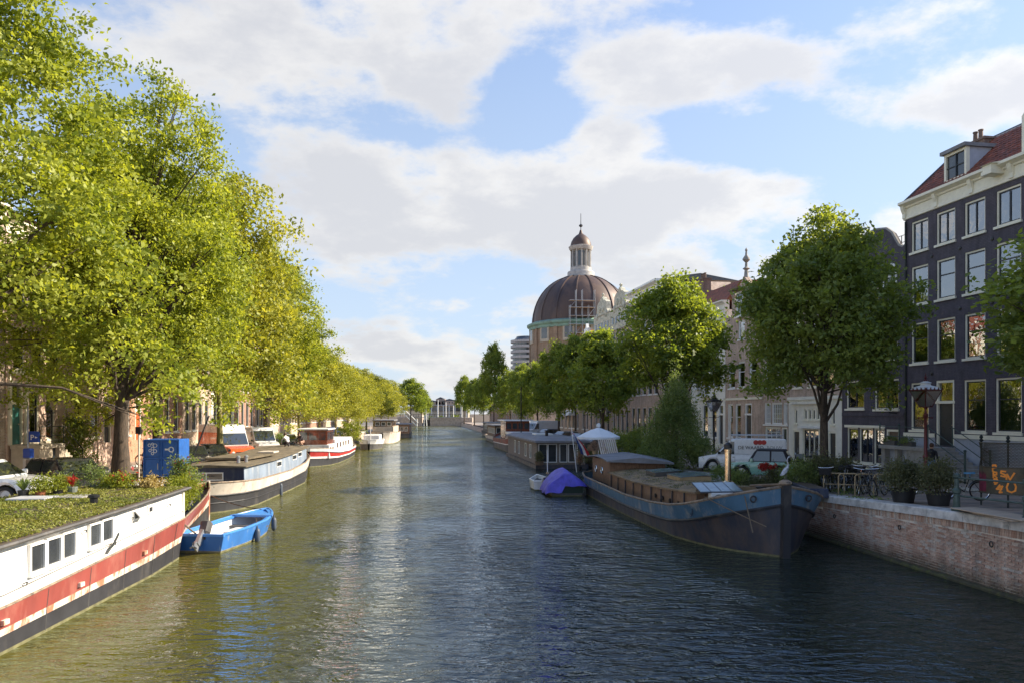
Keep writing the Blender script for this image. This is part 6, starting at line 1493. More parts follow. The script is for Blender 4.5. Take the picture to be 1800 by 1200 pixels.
def vehicle(name, label, cat, X, Y, z, heading, paint, L=4.1, W=1.72, H=1.45, kind='hatch', group=None, roofm=None, lower=None):
    """heading: direction of the nose (dx, dy)"""
    rz = math.atan2(-heading[0], heading[1]); t = thing(name, label, cat, (X, Y, z), rz, group)
    h = W/2; P = paint; f = L/2
    if kind == 'van':
        belt = .52*H if H < 2.2 else 1.15; hood = belt-.02; ws = f-.95; wt_ = f-1.85 if H < 2.2 else f-1.75; rt, rb = -f+.08, -f+.02
    elif kind == 'old':
        belt = .84; hood = .82; ws = .55; wt_ = .15; rt, rb = -1.15, -1.45
    elif kind == 'estate':
        belt = .93; hood = .90; ws = f-1.15; wt_ = f-1.85; rt, rb = -f+.35, -f+.08
    else:
        belt = .92; hood = .90; ws = f-1.0; wt_ = f-1.75; rt, rb = -f+.55, -f+.12
    r = .34 if kind == 'van' else .31
    wf, wr = f-.82, -f+.78
    # lower body with wheel arches
    ys = [-f, -f+.06, -f+.25]; 
    def ring(y, w, zb, zt, top=None):
        return [(-w*.93,y,zb),(-w,y,zb+.10),(-w,y,zt-.12),(-w*.95,y,zt),(w*.95,y,zt),(w,y,zt-.12),(w,y,zb+.10),(w*.93,y,zb)]
    st = []
    def zt(y):
        if y > ws: 
            k = (y-ws)/(f-ws); return hood-(.17 if kind != 'old' else .10)*k**1.6
        if y < rb+.3 and kind == 'old': return belt-.06
        return belt
    def wd(y):
        k = abs(y)/f; return h*(1-.10*max(0,(k-.72)/.28)**2)
    def zb(y):
        for c in (wf, wr):
            if abs(y-c) < r+.06: return max(.2, r+math.sqrt(max(0,(r+.07)**2-(y-c)**2)))
        return .2
    yy = sorted(set([round(q,3) for q in list(np.linspace(-f+.03, f-.03, 24))+[c+s*(r+.06)*k for c in (wf, wr) for s in (-1,1) for k in (.99,.93,.75,.4)]+[wf,wr]]))
    yy = [q for q in yy if -f < q < f]
    for q in yy: st.append(ring(q, wd(q), zb(q), zt(q)))
    st = [ring(-f, wd(f)*.93, .35, zt(-f)-.12)]+st+[ring(f, wd(f)*.90, .32, zt(f)-.15)]
    body = MB().loft(st).build('body', M[lower or P], t, smooth=35)
    MB().box(-h*.86,h*.86,-f+.15,f-.15,.17,.30).build('underbody', M['rubber'], t)
    # greenhouse
    tw, bw = h*(.78 if kind != 'van' else .93), h*.945
    pr = [(ws, belt-.03), (wt_, H), (rt, H-.02), (rb, belt-.03)]
    if kind == 'van': pr = [(ws, belt-.03), (wt_, H-.05), (wt_-.3, H), (rt, H-.02), (rb, belt-.03)]
    def xx(zv): return bw+(tw-bw)*max(0,(zv-belt)/(H-belt))
    n = len(pr); g = MB()
    g.add([(-xx(z_), y, z_) for y, z_ in pr]+[(xx(z_), y, z_) for y, z_ in pr], [tuple(range(n))[::-1], tuple(range(n,2*n))]+[(i,(i+1)%n,(i+1)%n+n,i+n) for i in range(n)])
    gh_ = g.build('cabin', M[roofm or P], t)
    if kind != 'van' or True:
        bev = gh_.modifiers.new('bevel','BEVEL'); bev.width = .05 if kind != 'van' else .10; bev.segments = 3; bev.limit_method = 'ANGLE'
    def lerp(a, b_, k): return a+(b_-a)*k
    def glass(pts, nm, off=(0,0,0), m='carglass2'):
        return MB().add([tuple(Vector(p)+Vector(off)) for p in pts], [tuple(range(len(pts)))]).build(nm, M[m], t)
    z0, z1 = belt+.04, H-.10 if kind != 'van' else min(H-.2, belt+.85)
    kz0, kz1 = (z0-pr[0][1])/(pr[1][1]-pr[0][1]), (z1-pr[0][1])/(pr[1][1]-pr[0][1])
    ya, yb = lerp(ws, wt_, kz0), lerp(ws, wt_, kz1)
    glass([(-xx(z0)*.92,ya,z0),(xx(z0)*.92,ya,z0),(xx(z1)*.90,yb,z1),(-xx(z1)*.90,yb,z1)], 'windscreen', (0,.012,.010))
    if kind != 'van':
        k0, k1 = (z0-belt)/(H-belt), (z1-belt)/(H-belt); ra, rb2 = lerp(rb, rt, k0), lerp(rb, rt, k1)
        glass([(xx(z0)*.88,ra,z0+.02),(-xx(z0)*.88,ra,z0+.02),(-xx(z1)*.86,rb2,z1),(xx(z1)*.86,rb2,z1)], 'rear_window', (0,-.012,.010))
        for s in (-1, 1):
            mid = (ya+ra)/2-.05; e = .012*s
            a, b_, c, d = [(s*xx(z0),ya-.14,z0),(s*xx(z0),mid+.04,z0),(s*xx(z1),mid+.04,z1),(s*xx(z1),yb-.10,z1)], 0,0,0
            glass(a, 'side_window', (e,0,0)); glass([(s*xx(z0),mid-.04,z0),(s*xx(z0),ra+.16,z0),(s*xx(z1),rb2+.12,z1),(s*xx(z1),mid-.04,z1)], 'side_window', (e,0,0))
    else:
        for s in (-1, 1):
            e = .012*s; glass([(s*xx(z0),ya-.10,z0-.02),(s*xx(z0),ya-1.0,z0-.02),(s*xx(z1),ya-1.0,z1),(s*xx(z1),yb-.08,z1)], 'side_window', (e,0,0))
    for s in (-1, 1):
        wheel_parts(t, s*(h-.10), wf, r); wheel_parts(t, s*(h-.10), wr, r)
        zz = zt(f)-.28
        mb = MB().sphere((s*h*.70, f-.07, zz), (h*.20,.09,.085), 10, 6); mb.build('headlight', M['lens'], t, smooth=60)
        mb = MB().bbox(s*h*.80-.09, s*h*.80+.09, -f-.012, -f+.10, belt-.42 if kind != 'van' else .8, belt-.18 if kind != 'van' else 1.15, .01); mb.build('tail_light', M['tail'], t)
        MB().bbox(*sorted((s*(h+.01), s*(h+.17))), ya-.22, ya-.08, belt+.02, belt+.17, .02).build('wing_mirror', M[P if kind != 'van' else 'rubber'], t)
        for yd in ((ya-.9, ) if kind in ('van','old') else (ya-.85, ya-1.75)): MB().box(*sorted((s*h*.985, s*(h+.02))), yd-.1, yd, belt-.16, belt-.13).build('door_handle', M['chrome' if kind == 'old' else 'rubber'], t)
        mb = MB()
        for yd in ((ya-.03, ya-1.03) if kind in ('van','old') else (ya-.03, ya-1.03, ra+.25 if kind != 'van' else 0)): mb.box(*sorted((s*h*.985, s*(h+.003))), yd-.006, yd+.006, .32, belt-.1)
        mb.build('door_gap', M['rubber'], t)
    MB().bbox(-h*.5,h*.5,f-.05,f+.0,zt(f)-.38,zt(f)-.22,.01).build('grille', M['rubber'], t)
    MB().bbox(-h*.88,h*.88,f-.08,f+.05,.28,.42,.02).build('bumper', M['rubber' if kind == 'van' else 'chrome' if kind == 'old' else P], t)
    MB().bbox(-h*.88,h*.88,-f-.05,-f+.06,.30,.44,.02).build('bumper', M['rubber' if kind == 'van' else 'chrome' if kind == 'old' else P], t)
    MB().box(-.26,.26,f+.052,f+.058,.33,.44).build('number_plate', M['gold'], t); MB().box(-.26,.26,-f-.058,-f-.052,.45,.56).build('number_plate', M['gold'], t)
    return t, dict(h=h, f=f, belt=belt, H=H, xx=xx, ya=ya)
M['carglass2'] = mat('dark_car_glass', (.025,.03,.03), .05, 0, var=.3, vs=1, spec=1.0, coat=1.0)
GCL = 'cars parked along the left bank'; GCR = 'cars parked along the right bank'
vehicle('parked_car','white car with its nose just inside the left edge of the view','car',-17.75,24.8,zq(25)+.0,(1,.05),'c_white',group=GCL)
vehicle('parked_car','dark grey hatchback before the thick elm trunk, behind the roof plants','car',-17.1,28.6,zq(29),(.86,-.5),'c_dark',group=GCL)
vehicle('parked_car','red car half hidden behind the blue steel dumpster','car',-18.9,40.3,zq(40),(.6,-.8),'c_red',group=GCL)
vehicle('parked_car','dark grey estate car between the red car and the black hatchback','car',-19.35,44.6,zq(44),(.55,-.83),'c_dark',L=4.5,kind='estate',group=GCL)
vehicle('parked_car','black hatchback directly in front of the orange and white van','car',-19.6,48.2,zq(48),(.55,-.83),'c_black',L=4.1,group=GCL)
ov, oi = vehicle('delivery_van','white high-roofed van with orange lower body on the left bank','van',-20.9,54.0,zq(54),(.70,-.71),'c_white',L=5.6,W=2.0,H=2.65,kind='van',group=GCL,lower='c_orange')
for s in (-1, 1):
    MB().add([(s*(oi['xx'](1.25)+.008),1.0-.0,1.2),(s*(oi['xx'](1.25)+.008),-2.6,1.2),(s*(oi['xx'](2.05)+.008),-2.6,2.05),(s*(oi['xx'](2.05)+.008),.8,2.05)], [(0,1,2,3)]).build('orange_panel', M['c_orange'], ov)
vehicle('delivery_van','white van parked behind the orange and white van','van',-21.2,62.0,zq(60),(.60,-.8),'c_white',L=5.2,W=1.9,H=2.3,kind='van',group=GCL)
vehicle('parked_car','silver car farther along the left bank beyond the second white van','car',-22.2,73,zq(73),(.5,-.86),'c_silver',group=GCL)
vehicle('parked_car','white car beyond the wheelhouse of the red-banded ship','car',-24.2,88,zq(88),(.5,-.86),'c_white',group=GCL)
vehicle('parked_car','dark blue car farthest along the left bank','car',-27.0,112,zq(112),(.5,-.86),'c_blue',group=GCL)
# right bank
wv, wi = vehicle('delivery_van','white builders van with roof rack and red and black lettering on its side','van',PX(1303,43.5),43.5,zq(43),(-.97,.22),'c_white',L=4.95,W=1.9,H=1.95,kind='van',group=GCR)
o = obj('lettering', text_mesh('DE WAARD', .27, M['c_black']), wv, (-wi['xx'](1.4)-.03, -.45, 1.33), (pi/2-.05, 0, -pi/2))
o = obj('lettering', text_mesh('BOUW', .27, M['c_silver']), wv, (-wi['xx'](1.4)-.03, -1.75, 1.33), (pi/2-.05, 0, -pi/2))
for q in ('xx',): pass
mb = MB()
for k in range(3): mb.add([(0, .0+(k-1)*.22+.17*cos(a*pi/5)*.85, .14*sin(a*pi/5)) for a in range(10)], [tuple(range(10))])
o = mb.build('logo', M['red'], wv); o.location = (-wi['xx'](1.70)-.03, -.95, 1.72)
rk = MB()
for y in (-2.1,-.9,.3): rk.tube([(-.85,y,2.0),(-.8,y,2.1),(.8,y,2.1),(.85,y,2.0)], .02, 5)
for x in (-.8,.8,-.3,.3): rk.tube([(x,-2.3,2.12),(x,.6,2.12)], .02, 5)
rk.build('roof_rack', M['steel'], wv)
vehicle('classic_car','small mint green car with black fabric roof in front of the builders van','car',PX(1338,36.6),36.6,zq(37)+.12,(-.90,.43),'c_mint',L=3.3,W=1.5,H=1.45,kind='old',group=GCR,roofm='softtop')
vehicle('delivery_van','white long panel van parked beyond the wooden houseboat','van',PX(949,110),110,zq(110),(-.8,-.6),'c_white',L=5.8,W=1.95,H=2.4,kind='van',group=GCR)
vehicle('delivery_van','small white van beyond the long white panel van on the right bank','van',PX(921,134),134,zq(130),(-.8,-.6),'c_white',L=5.0,W=1.95,H=2.2,kind='van',group=GCR)
for px, Y, c, lab in [(962,97,'c_blue','dark blue car in front of the long white panel van'),(990,84,'c_silver','silver car behind the flat roof of the wooden houseboat'),(1020,76.5,'c_black','black car right of the silver car behind the wooden houseboat'),(1048,69,'c_dark','dark grey car behind the top of the parasol'),(1088,57.5,'c_blue','dark blue car between the parasol and the feathery shrub'),(918,122,'c_silver','silver car beside the red-brown barge wheelhouse')]:
    vehicle('parked_car', lab, 'car', PX(px,Y), Y, zq(Y), (-.85,-.5), c, group=GCR)
# scooter
def scooter(label, X, Y, z, rz):
    t = thing('scooter', label, 'scooter', (X, Y, z), rz)
    for y in (-.55, .6):
        w_ = MB().torus((0,y,.23),.17,.06,'x',16,8).build('wheel', M['rubber'], t, smooth=60); MB().loft([[(x_,y+.12*cos(2*pi*k/12),.23+.12*sin(2*pi*k/12)) for k in range(12)] for x_ in (-.03,.03)]).build('rim', M['steel'], w_)
    MB().loft([[(-w,y,z0),(w,y,z0),(w*.8,y,z1),(-w*.8,y,z1)] for y, w, z0, z1 in ((-.85,.08,.5,.66),(-.6,.17,.35,.72),(-.2,.18,.25,.70),(-.05,.15,.2,.45),(.05,.14,.2,.28),(.3,.14,.2,.28))]).build('body', M['c_black'], t, smooth=40)
    MB().loft([[(-w,y+(.04 if k else 0),z_) for y in (0,)]+[(w,y,z_) for y in (0,)]+[(w*.7,y+.1,z_),(-w*.7,y+.1,z_)] for k, (w, y, z_) in enumerate(((.16,.32,.22),(.20,.38,.6),(.15,.36,.9)))]).build('leg_shield', M['c_black'], t)
    MB().bbox(-.15,.15,-.75,-.1,.70,.80,.04).build('seat', M['rubber'], t)
    MB().tube([(0,.62,.25),(0,.42,.95)], .03, 6).tube([(-.30,.30,1.0),(0,.42,.98),(.30,.30,1.0)], .018, 6).build('handlebar', M['black'], t)
    MB().sphere((0,.50,.88),(.09,.06,.08),10,6).build('headlight', M['lens'], t); MB().tube([(.2,.36,1.0),(.28,.36,1.15)], .008, 4).sphere((.29,.36,1.2),(.06,.01,.05),8,5).build('mirror', M['lens'], t)
scooter('black scooter parked by the cream shop front', PX(1414,44), 44, zq(44)+.1, 1.2)
# ------------------------------------------------------------------ bicycles
def bicycle(name, label, frame='c_black', basket=None, cover=None, bars='chrome', group=None):
    t = thing(name, label, 'bicycle', group=group); R = .34
    for y in (-.53, .55):
        w_ = MB().torus((0,y,R),R-.02,.02,'x',24,6).build('wheel', M['rubber'], t, smooth=60)
        MB().torus((0,y,R),R-.045,.012,'x',24,4).build('rim', M['chrome'], w_)
        sp = MB()
        for k in range(12): a = 2*pi*k/12; sp.tube([(0,y,R),(0,y+(R-.05)*cos(a),R+(R-.05)*sin(a))], .003, 3, cap=False)
        sp.lathe([(.02,-.03),(.02,.03)], 6, (0,0,0)) if False else None
        sp.build('spoke', M['steel'], w_)
        MB().torus((0,y,R),R+.03,.022,'x',14,4,0,radians(15),radians(165)).build('mudguard', M[frame], t)
    f = MB(); bb_, hd, st_, rx = (0,-.05,.30), (0,.40,.85), (0,-.22,.82), (0,-.53,R)
    f.tube([bb_,st_],.018,6).tube([(0,-.16,.60),(0,.42,.72)],.018,6).tube([bb_,(0,.44,.66)],.020,6).tube([bb_,rx],.012,5).tube([st_,rx],.010,5).tube([(0,.37,.95),(0,.46,.60)],.020,6).tube([(0,.46,.60),(0,.55,R)],.014,5)
    f.build('frame', M[frame], t, smooth=50)
    MB().tube([(-.30,.20,1.10),(-.27,.34,1.08),(-.08,.38,1.06),(.08,.38,1.06),(.27,.34,1.08),(.30,.20,1.10)], .014, 6).tube([(0,.37,.9),(0,.38,1.06)],.014,5).build('handlebar', M[bars], t)
    MB().loft([[(-w,y,z),(w,y,z),(w*.8,y,z+.06),(-w*.8,y,z+.06)] for y, w, z in ((-.36,.10,.93),(-.22,.09,.92),(-.04,.03,.92))]).tube([st_,(0,-.24,.93)],.014,5).build('saddle', M[cover or 'rubber'], t)
    MB().box(-.07,.07,-.80,-.36,.72,.735).tube([(.05,-.6,.72),(.05,-.53,R)],.007,4).tube([(-.05,-.6,.72),(-.05,-.53,R)],.007,4).build('luggage_rack', M['black'], t)
    MB().loft([[(.03,bb_[1]+.09*cos(2*pi*k/12),bb_[2]+.09*sin(2*pi*k/12)) for k in range(12)],[(.04,bb_[1]+.09*cos(2*pi*k/12),bb_[2]+.09*sin(2*pi*k/12)) for k in range(12)]]).tube([(.05,-.05,.30),(.07,-.02,.14)],.01,4).tube([(-.05,-.05,.30),(-.07,-.08,.46)],.01,4).build('crank', M['steel'], t)
    if basket:
        mb = MB(); z0, z1 = .80, 1.06
        mb.loft([[(-.20,.42,z0),(.20,.42,z0),(.20,.72,z0),(-.20,.72,z0)],[(-.23,.40,z1),(.23,.40,z1),(.23,.76,z1),(-.23,.76,z1)]]); mb.build('basket', M[basket], t)
    return t
bA = bicycle('bicycle', 'black bicycle with large dark basket and curved steel handlebar, leftmost by the racks', 'c_black', 'black', None, 'chrome', 'bicycles at the right quay')
bB = bicycle('bicycle', 'black bicycle with pale handlebar leaning at the third hoop rack', 'c_black', None, None, 'chrome', 'bicycles at the right quay')
bC = bicycle('bicycle', 'black bicycle with light blue saddle cover behind the second planter', 'c_black', None, 'sign_lb', 'black', 'bicycles at the right quay') if False else None
M['sign_lb'] = mat('light_blue_plastic', (.10,.30,.50), .4)
bC = bicycle('bicycle', 'black bicycle with light blue saddle cover behind the second planter', 'c_black', None, 'sign_lb', 'black', 'bicycles at the right quay')
bD = bicycle('bicycle', 'all-dark bicycle in the back row behind the hoop racks', 'c_black', None, None, 'black', 'bicycles at the right quay')
def setp(o, X, Y, z, rz, tilt=.06): o.location = (X, Y, z); o.rotation_euler = (0, tilt, rz)
setp(bA, PX(1457,29.8), 29.8, zq(30), 2.6)
setp(bB, PX(1508,28.6), 28.6, zq(29), 2.75, -.10)
setp(bD, PX(1500,31.0), 31.0, zq(31), 2.2, .14)
setp(bC, PX(1693,25.6), 25.6, zq(25), 1.35, .05)
for px, Y, rz, src, lab in [(1478,30.2,2.95,bD,'black bicycle between the first and second hoop racks'),(1492,30.4,2.35,bD,'black bicycle behind the second hoop rack'),(1524,29.8,2.5,bD,'black bicycle behind the third hoop rack'),
        (1545,27.9,2.3,bB,'black bicycle at the fourth hoop rack left of the first planter'),(1562,29.2,2.9,bD,'dark bicycle half behind the left planter bush'),(1625,27.5,1.5,bD,'dark bicycle between the two planters'),(1515,31.2,2.0,bA,'black bicycle with basket in the back row of the racks'),
        (1468,30.9,2.2,bD,'dark bicycle behind the basket bicycle at the first rack'),(1485,31.6,3.3,bD,'dark bicycle farthest back near the first two racks'),(1535,31.3,2.9,bD,'dark bicycle farthest back near the rightmost rack'),(1550,30.4,2.1,bB,'bicycle with pale handlebar behind the rightmost rack'),(1531,28.7,3.0,bD,'dark bicycle between the third and rightmost racks')]:
    c = dup(src, (PX(px,Y),Y,zq(Y)), 0, lab); c.rotation_euler = (0,.05+.18*sin(px*1.7),rz)
for i, px in enumerate((1448,1474,1503,1536)):
    Y = 29.4-.42*i
    lab = ['leftmost tan hoop bicycle rack on the quay','second tan hoop bicycle rack from the left','third tan hoop bicycle rack from the left','rightmost tan hoop bicycle rack beside the planter bush'][i]
    t = thing('bicycle_rack', lab, 'bicycle rack', (PX(px,Y), Y, zq(Y)), -.25, 'hoop bicycle racks')
    MB().tube([(0,0,0),(0,0,.72),(.05,0,.80),(.13,0,.83),(.62,0,.83),(.70,0,.80),(.75,0,.72),(.75,0,0)], .026, 8).build('hoop', M['gold'], t, smooth=50)
    MB().tube([(0,0,.4),(.75,0,.4)], .018, 6).build('cross_bar', M['gold'], t)
GBL = 'bicycles along the left bank'
for i, (px, Y, rz, lab) in enumerate([(262,47,.4,'bicycle before the orange house, leftmost of the left bank bicycles'),(285,49,.6,'second bicycle before the orange house'),(332,50,.3,'bicycle right of the steps of the orange house'),(492,66,.5,'bicycle behind the people on the barge roof'),(512,68,.9,'second bicycle behind the people on the barge roof'),(474,65,.2,'bicycle beside the second white van'),(527,70,.5,'bicycle nearest the varnished wheelhouse')]):
    c = dup(bB, (PX(px,Y),Y,zq(Y)+.1), 0, lab, GBL); c.rotation_euler = (0,.07,rz+1.2)
# ------------------------------------------------------------------ planters, bushes
pot_plant(PX(1588,25.1), 25.1, zq(25), .72, .50, 190, .085, 'leaf_olive', 'potblack', .40, .46, 201, 'wide dark green bush in black tub on the quay edge beside the hoop racks', 'tub plants on the quay edge', .24)
pot_plant(PX(1650,23.9), 23.9, zq(24), .50, .55, 130, .085, 'leaf_olive', 'potblack', .38, .42, 202, 'narrower dark bush in black tub nearer the green railing', 'tub plants on the quay edge', .22)
GS = 'shrubs along the right quay'
for i, (px, Y, R, H, n, lf, lm, lab) in enumerate([
    (1408,31.5,.95,.62,150,.08,'leaf_shrub','yellow-green grassy bush right of the heron'),(1440,31.6,.85,.75,130,.09,'leaf_olive','brownish green bush behind the yellow-green bush'),
    (1298,34.0,.6,.30,80,.08,'leaf_shrub','low bush in front of the mint car hood'),(1335,33.6,.8,.16,90,.08,'leaf_olive','low dark bush in front of the mint car door'),
    (1368,32.6,.55,.40,70,.09,'leaf_olive','low bush under the red flowers behind the heron'),(1112,50.5,2.2,1.15,260,.12,'leaf_dark','wide dark bush left of the feathery shrub'),
    (1235,44.3,.9,1.0,120,.10,'leaf_shrub','loose shrub between the feathery shrub and the builders van'),(1480,33.5,1.0,.62,110,.10,'leaf_olive','dark bush behind the back row of bicycles'),(1150,47.2,1.3,.9,160,.11,'leaf_shrub','rounded shrub at the left foot of the feathery shrub'),
    (1270,36.5,.6,.35,60,.08,'leaf_shrub','low green plants beside the chimney pipe of the blue barge')]):
    bush('shrub', lab, PX(px,Y), Y, zq(Y), R, H, n, lf, M[lm], 300+i, 'shrub', GS)
t = thing('flower_pot', 'cluster of red flowers on the quay just behind the heron', 'flowers', (PX(1352,32.8), 32.8, zq(33)+.35))
P0, P, g = crown_points(.42, .14, .55, 40, 26, 7, 'round', .1, .8, .1, .3); obj('blossom', quads_mesh('blossom', leaf_quads(P, .07, g, .5, .8), M['leaf_red']), t); MB().tube([(0,0,-.3),(0,0,.5)], .03, 5).build('stem', M['bark'], t)
t = thing('planter_box', 'low dark planter box along the quay edge behind the barge bow', 'planter', (PX(1420,29.9), 29.9, zq(30)), -AR)
MB().bbox(-.35,.35,-1.6,1.6,0,.34,.02).build('box', M['h_dblue'], t); MB().box(-.3,.3,-1.5,1.5,.3,.345).build('soil', M['earth'], t)
t = bush('tall_shrub', 'tall dark shrub beside the teal door stoop on the left', PX(137,42.5), 42.5, zq(42), .9, 1.6, 170, .12, M['leaf_dark'], 410)
bush('shrub', 'bright shrub on the quay beyond the varnished wheelhouse', PX(617,88), 88, zq(88), 1.5, 1.3, 130, .16, M['leaf_bright'], 411)
bush('shrub', 'shrub left of the bicycles beyond the second white van', PX(487,70), 70, zq(70), 1.3, .8, 110, .13, M['leaf_shrub'], 412)
# ------------------------------------------------------------------ street furniture
def lantern(label, X, Y, z, H, paint, group=None):
    t = thing('street_lamp', label, 'street lamp', (X, Y, z), .3, group)
    MB().lathe([(.20,0),(.20,.12),(.16,.16),(.15,.55),(.18,.6),(.13,.68),(.085,.85),(.08,1.3),(.11,1.34),(.11,1.42),(.07,1.48),(.055,H-1.45),(.09,H-1.40),(.09,H-1.3),(.05,H-1.25),(.045,H-1.08),(.09,H-1.04),(.10,H-1.0)], 12).build('post', M[paint], t, smooth=35)
    MB().tube([(-.32,0,H-1.45),(.32,0,H-1.45)], .02, 6).sphere((-.34,0,H-1.45),.04,8,5).sphere((.34,0,H-1.45),.04,8,5).build('ladder_bar', M[paint], t)
    b0, b1, z0, z1 = .16, .40, H-1.0, H-.36
    fr = MB()
    for sx in (-1,1):
        for sy in (-1,1): fr.tube([(sx*b0,sy*b0,z0),(sx*b1,sy*b1,z1)], .016, 5)
    fr.box(-b0-.02,b0+.02,-b0-.02,b0+.02,z0-.03,z0)
    for s in (-1,1): fr.box(-b1-.03,b1+.03,s*b1-.02,s*b1+.02,z1,z1+.05).box(s*b1-.02,s*b1+.02,-b1+.02,b1-.02,z1,z1+.05)
    fr.tube([(0,0,z0),(0,0,z1)], .012, 5); fr.build('lantern_frame', M[paint], t)
    gl = MB()
    for a in range(4):
        st_ = len(gl.v); gl.add([(-b0+.01,-b0-.002,z0),(b0-.01,-b0-.002,z0),(b1-.01,-b1-.002,z1),(-b1+.01,-b1-.002,z1)], [(0,1,2,3)]); gl.xf(Matrix.Rotation(a*pi/2,4,'Z'), st_)
    gl.build('lantern_glass', M['lampglass'], t)
    MB().loft([[(-q,-q,zz),(q,-q,zz),(q,q,zz),(-q,q,zz)] for q, zz in ((b1-.01,z1+.05),(b1*.72,z1+.16),(.14,z1+.22),(.12,z1+.30),(.16,z1+.32),(.04,z1+.40))]).build('lantern_roof', M['plastic_w' if paint == 'lampred' else paint], t)
    cr = MB()
    for a in range(4):
        for k in range(5): st_ = len(cr.v); cr.add([(-b1+k*b1/2-.05,-b1-.03,z1+.05),(-b1+k*b1/2+.05,-b1-.03,z1+.05),(-b1+k*b1/2,-b1-.05,z1+.15)], [(0,1,2)]); cr.xf(Matrix.Rotation(a*pi/2,4,'Z'), st_)
    cr.lathe([(.05,0),(.09,.05),(.03,.10),(.07,.16),(.015,.24),(.01,.34)], 8, (0,0,z1+.38)); cr.build('crown_ornament', M[paint], t)
    return t
GL_ = 'lantern street lamps'
lantern('oxblood red lantern lamp post before the big black house', PX(1627,30), 30, zq(30)+.1, 4.4, 'lampred', GL_)
lantern('black lantern lamp post in front of the white plastered house', PX(1255,53), 53, zq(53)+.1, 4.5, 'black', GL_)
lantern('black lantern lamp post behind the parasol on the right bank', PX(1070,84), 84, zq(84)+.1, 4.5, 'black', GL_)
lantern('black lantern lamp post far along the right bank before the brown houses', PX(1028,104), 104, zq(104)+.1, 4.5, 'black', GL_)
def post(name, label, cat, X, Y, z, h, r, m='steel'):
    t = thing(name, label, cat, (X, Y, z)); MB().tube([(0,0,0),(0,0,h)], r, 8).build('pole', M[m], t); return t
t = post('sign_pole', 'thin grey sign pole between the builders van and the mint car', 'sign', PX(1284,35.5), 35.5, zq(35), 3.7, .035)
MB().box(-.02,.02,-.12,.12,2.9,3.6).build('sign_plate', M['steel'], t)
t = thing('wall_lamp', 'dark lantern lamp on a bracket between the two black houses', 'wall lamp', (28.3-.162*41.4-.5, 41.4, 5.05)); MB().tube([(0,0,-.1),(.5,0,-.15)], .03, 6).build('bracket', M['iron'], t); MB().loft([[(-q,-q,z),(q,-q,z),(q,q,z),(-q,q,z)] for q, z in ((.09,0),(.15,.35))]).build('lantern_glass', M['lampglass'], t); MB().loft([[(-q,-q,z),(q,-q,z),(q,q,z),(-q,q,z)] for q, z in ((.18,.35),(.05,.5),(.02,.6))]).build('lantern_roof', M['iron'], t)
# left bank: parking sign, meter, dumpster, lamp
t = post('parking_sign', 'blue parking sign with white P on a grey pole at the far left', 'sign', PX(49,34), 34, zq(34), 3.6, .04)
MB().box(.06,.52,-.02,.02,1.95,2.45).build('sign_plate', M['sign_blue'], t); obj('lettering', text_mesh('P', .34, M['sign_white'], .002), t, (.21,-.025,2.06), (pi/2,0,0)); obj('lettering', text_mesh('?', .20, M['sign_white'], .002), t, (.40,-.025,2.06), (pi/2,0,0)) if False else None
MB().add([(.34,-.024,2.12),(.47,-.024,2.17),(.34,-.024,2.22)], [(0,1,2)]).build('arrow', M['sign_white'], t)
t = thing('parking_meter', 'grey parking ticket machine with blue top beside the parking sign', 'parking meter', (PX(50,31.5), 31.5, zq(31)))
MB().bbox(-.17,.17,-.13,.13,0,1.35,.03).build('cabinet', M['steel'], t); MB().bbox(-.17,.17,-.13,.13,1.36,1.75,.03).build('head', M['sign_blue'], t); MB().box(-.02,.14,-.145,-.131,1.05,1.3).build('screen', M['farglass'], t)
db_ = thing('dumpster', 'blue steel two-door container with white round emblems on the left quay', 'container', (PX(284,37.2), 37.2, zq(37)), .12)
MB().bbox(-.86,.86,-.0,1.6,.12,2.0,.03).build('container_body', M['blue_bin'], db_)
fr = MB()
for x0, x1 in ((-.86,-.80),(-.03,.03),(.80,.86)): fr.box(x0,x1,-.07,-.001,.12,2.0)
for z0, z1 in ((.12,.18),(1.02,1.10),(1.92,2.0)): fr.box(-.80,-.03,-.06,-.001,z0,z1).box(.03,.80,-.06,-.001,z0,z1)
fr.build('frame_rib', M['blue_bin'], db_)
for cx, lab in ((-.42,0),(.42,1)):
    d_ = MB().box(cx-.34,cx+.34,-.035,-.002,.22,1.0).box(cx-.34,cx+.34,-.035,-.002,1.14,1.88).build('door_panel', M['blue_bin'], db_)
    if lab:
        lg_ = MB().torus((cx+.05,-.038,1.50),.115,.028,'y',18,4).box(cx-.25,cx-.02,-.045,-.036,1.46,1.54).build('emblem', M['sign_white'], d_)
    else:
        lg_ = MB()
        for (x, z, r) in ((-.15,.22,.07),(.12,.2,.09),(0,.05,.07),(-.12,-.05,.06),(.12,-.08,.08),(0,-.2,.06),(.0,.28,.05)): lg_.torus((cx+x,-.038,1.50+z),r,.016,'y',12,4)
        lg_.build('emblem', M['sign_white'], d_)
    MB().box(cx+.24,cx+.28,-.07,-.036,.5,.8).build('latch', M['steel'], d_)
t = post('quay_post', 'pale thin pole standing left of the blue steel dumpster', 'pole', PX(244,36.0), 36.0, zq(36), 2.3, .045, 'h_tan')
MB().box(-.12,.12,-.1,.1,2.3,2.65).build('birdhouse', M['black'], t)
t = thing('slanting_pole', 'dark slanting mooring spar rising beside the blue steel dumpster', 'pole', (-14.9, 33.0, 1.2)); MB().tube([(0,0,0),(.85,1.3,3.6)], .035, 6).build('spar', M['black'], t)
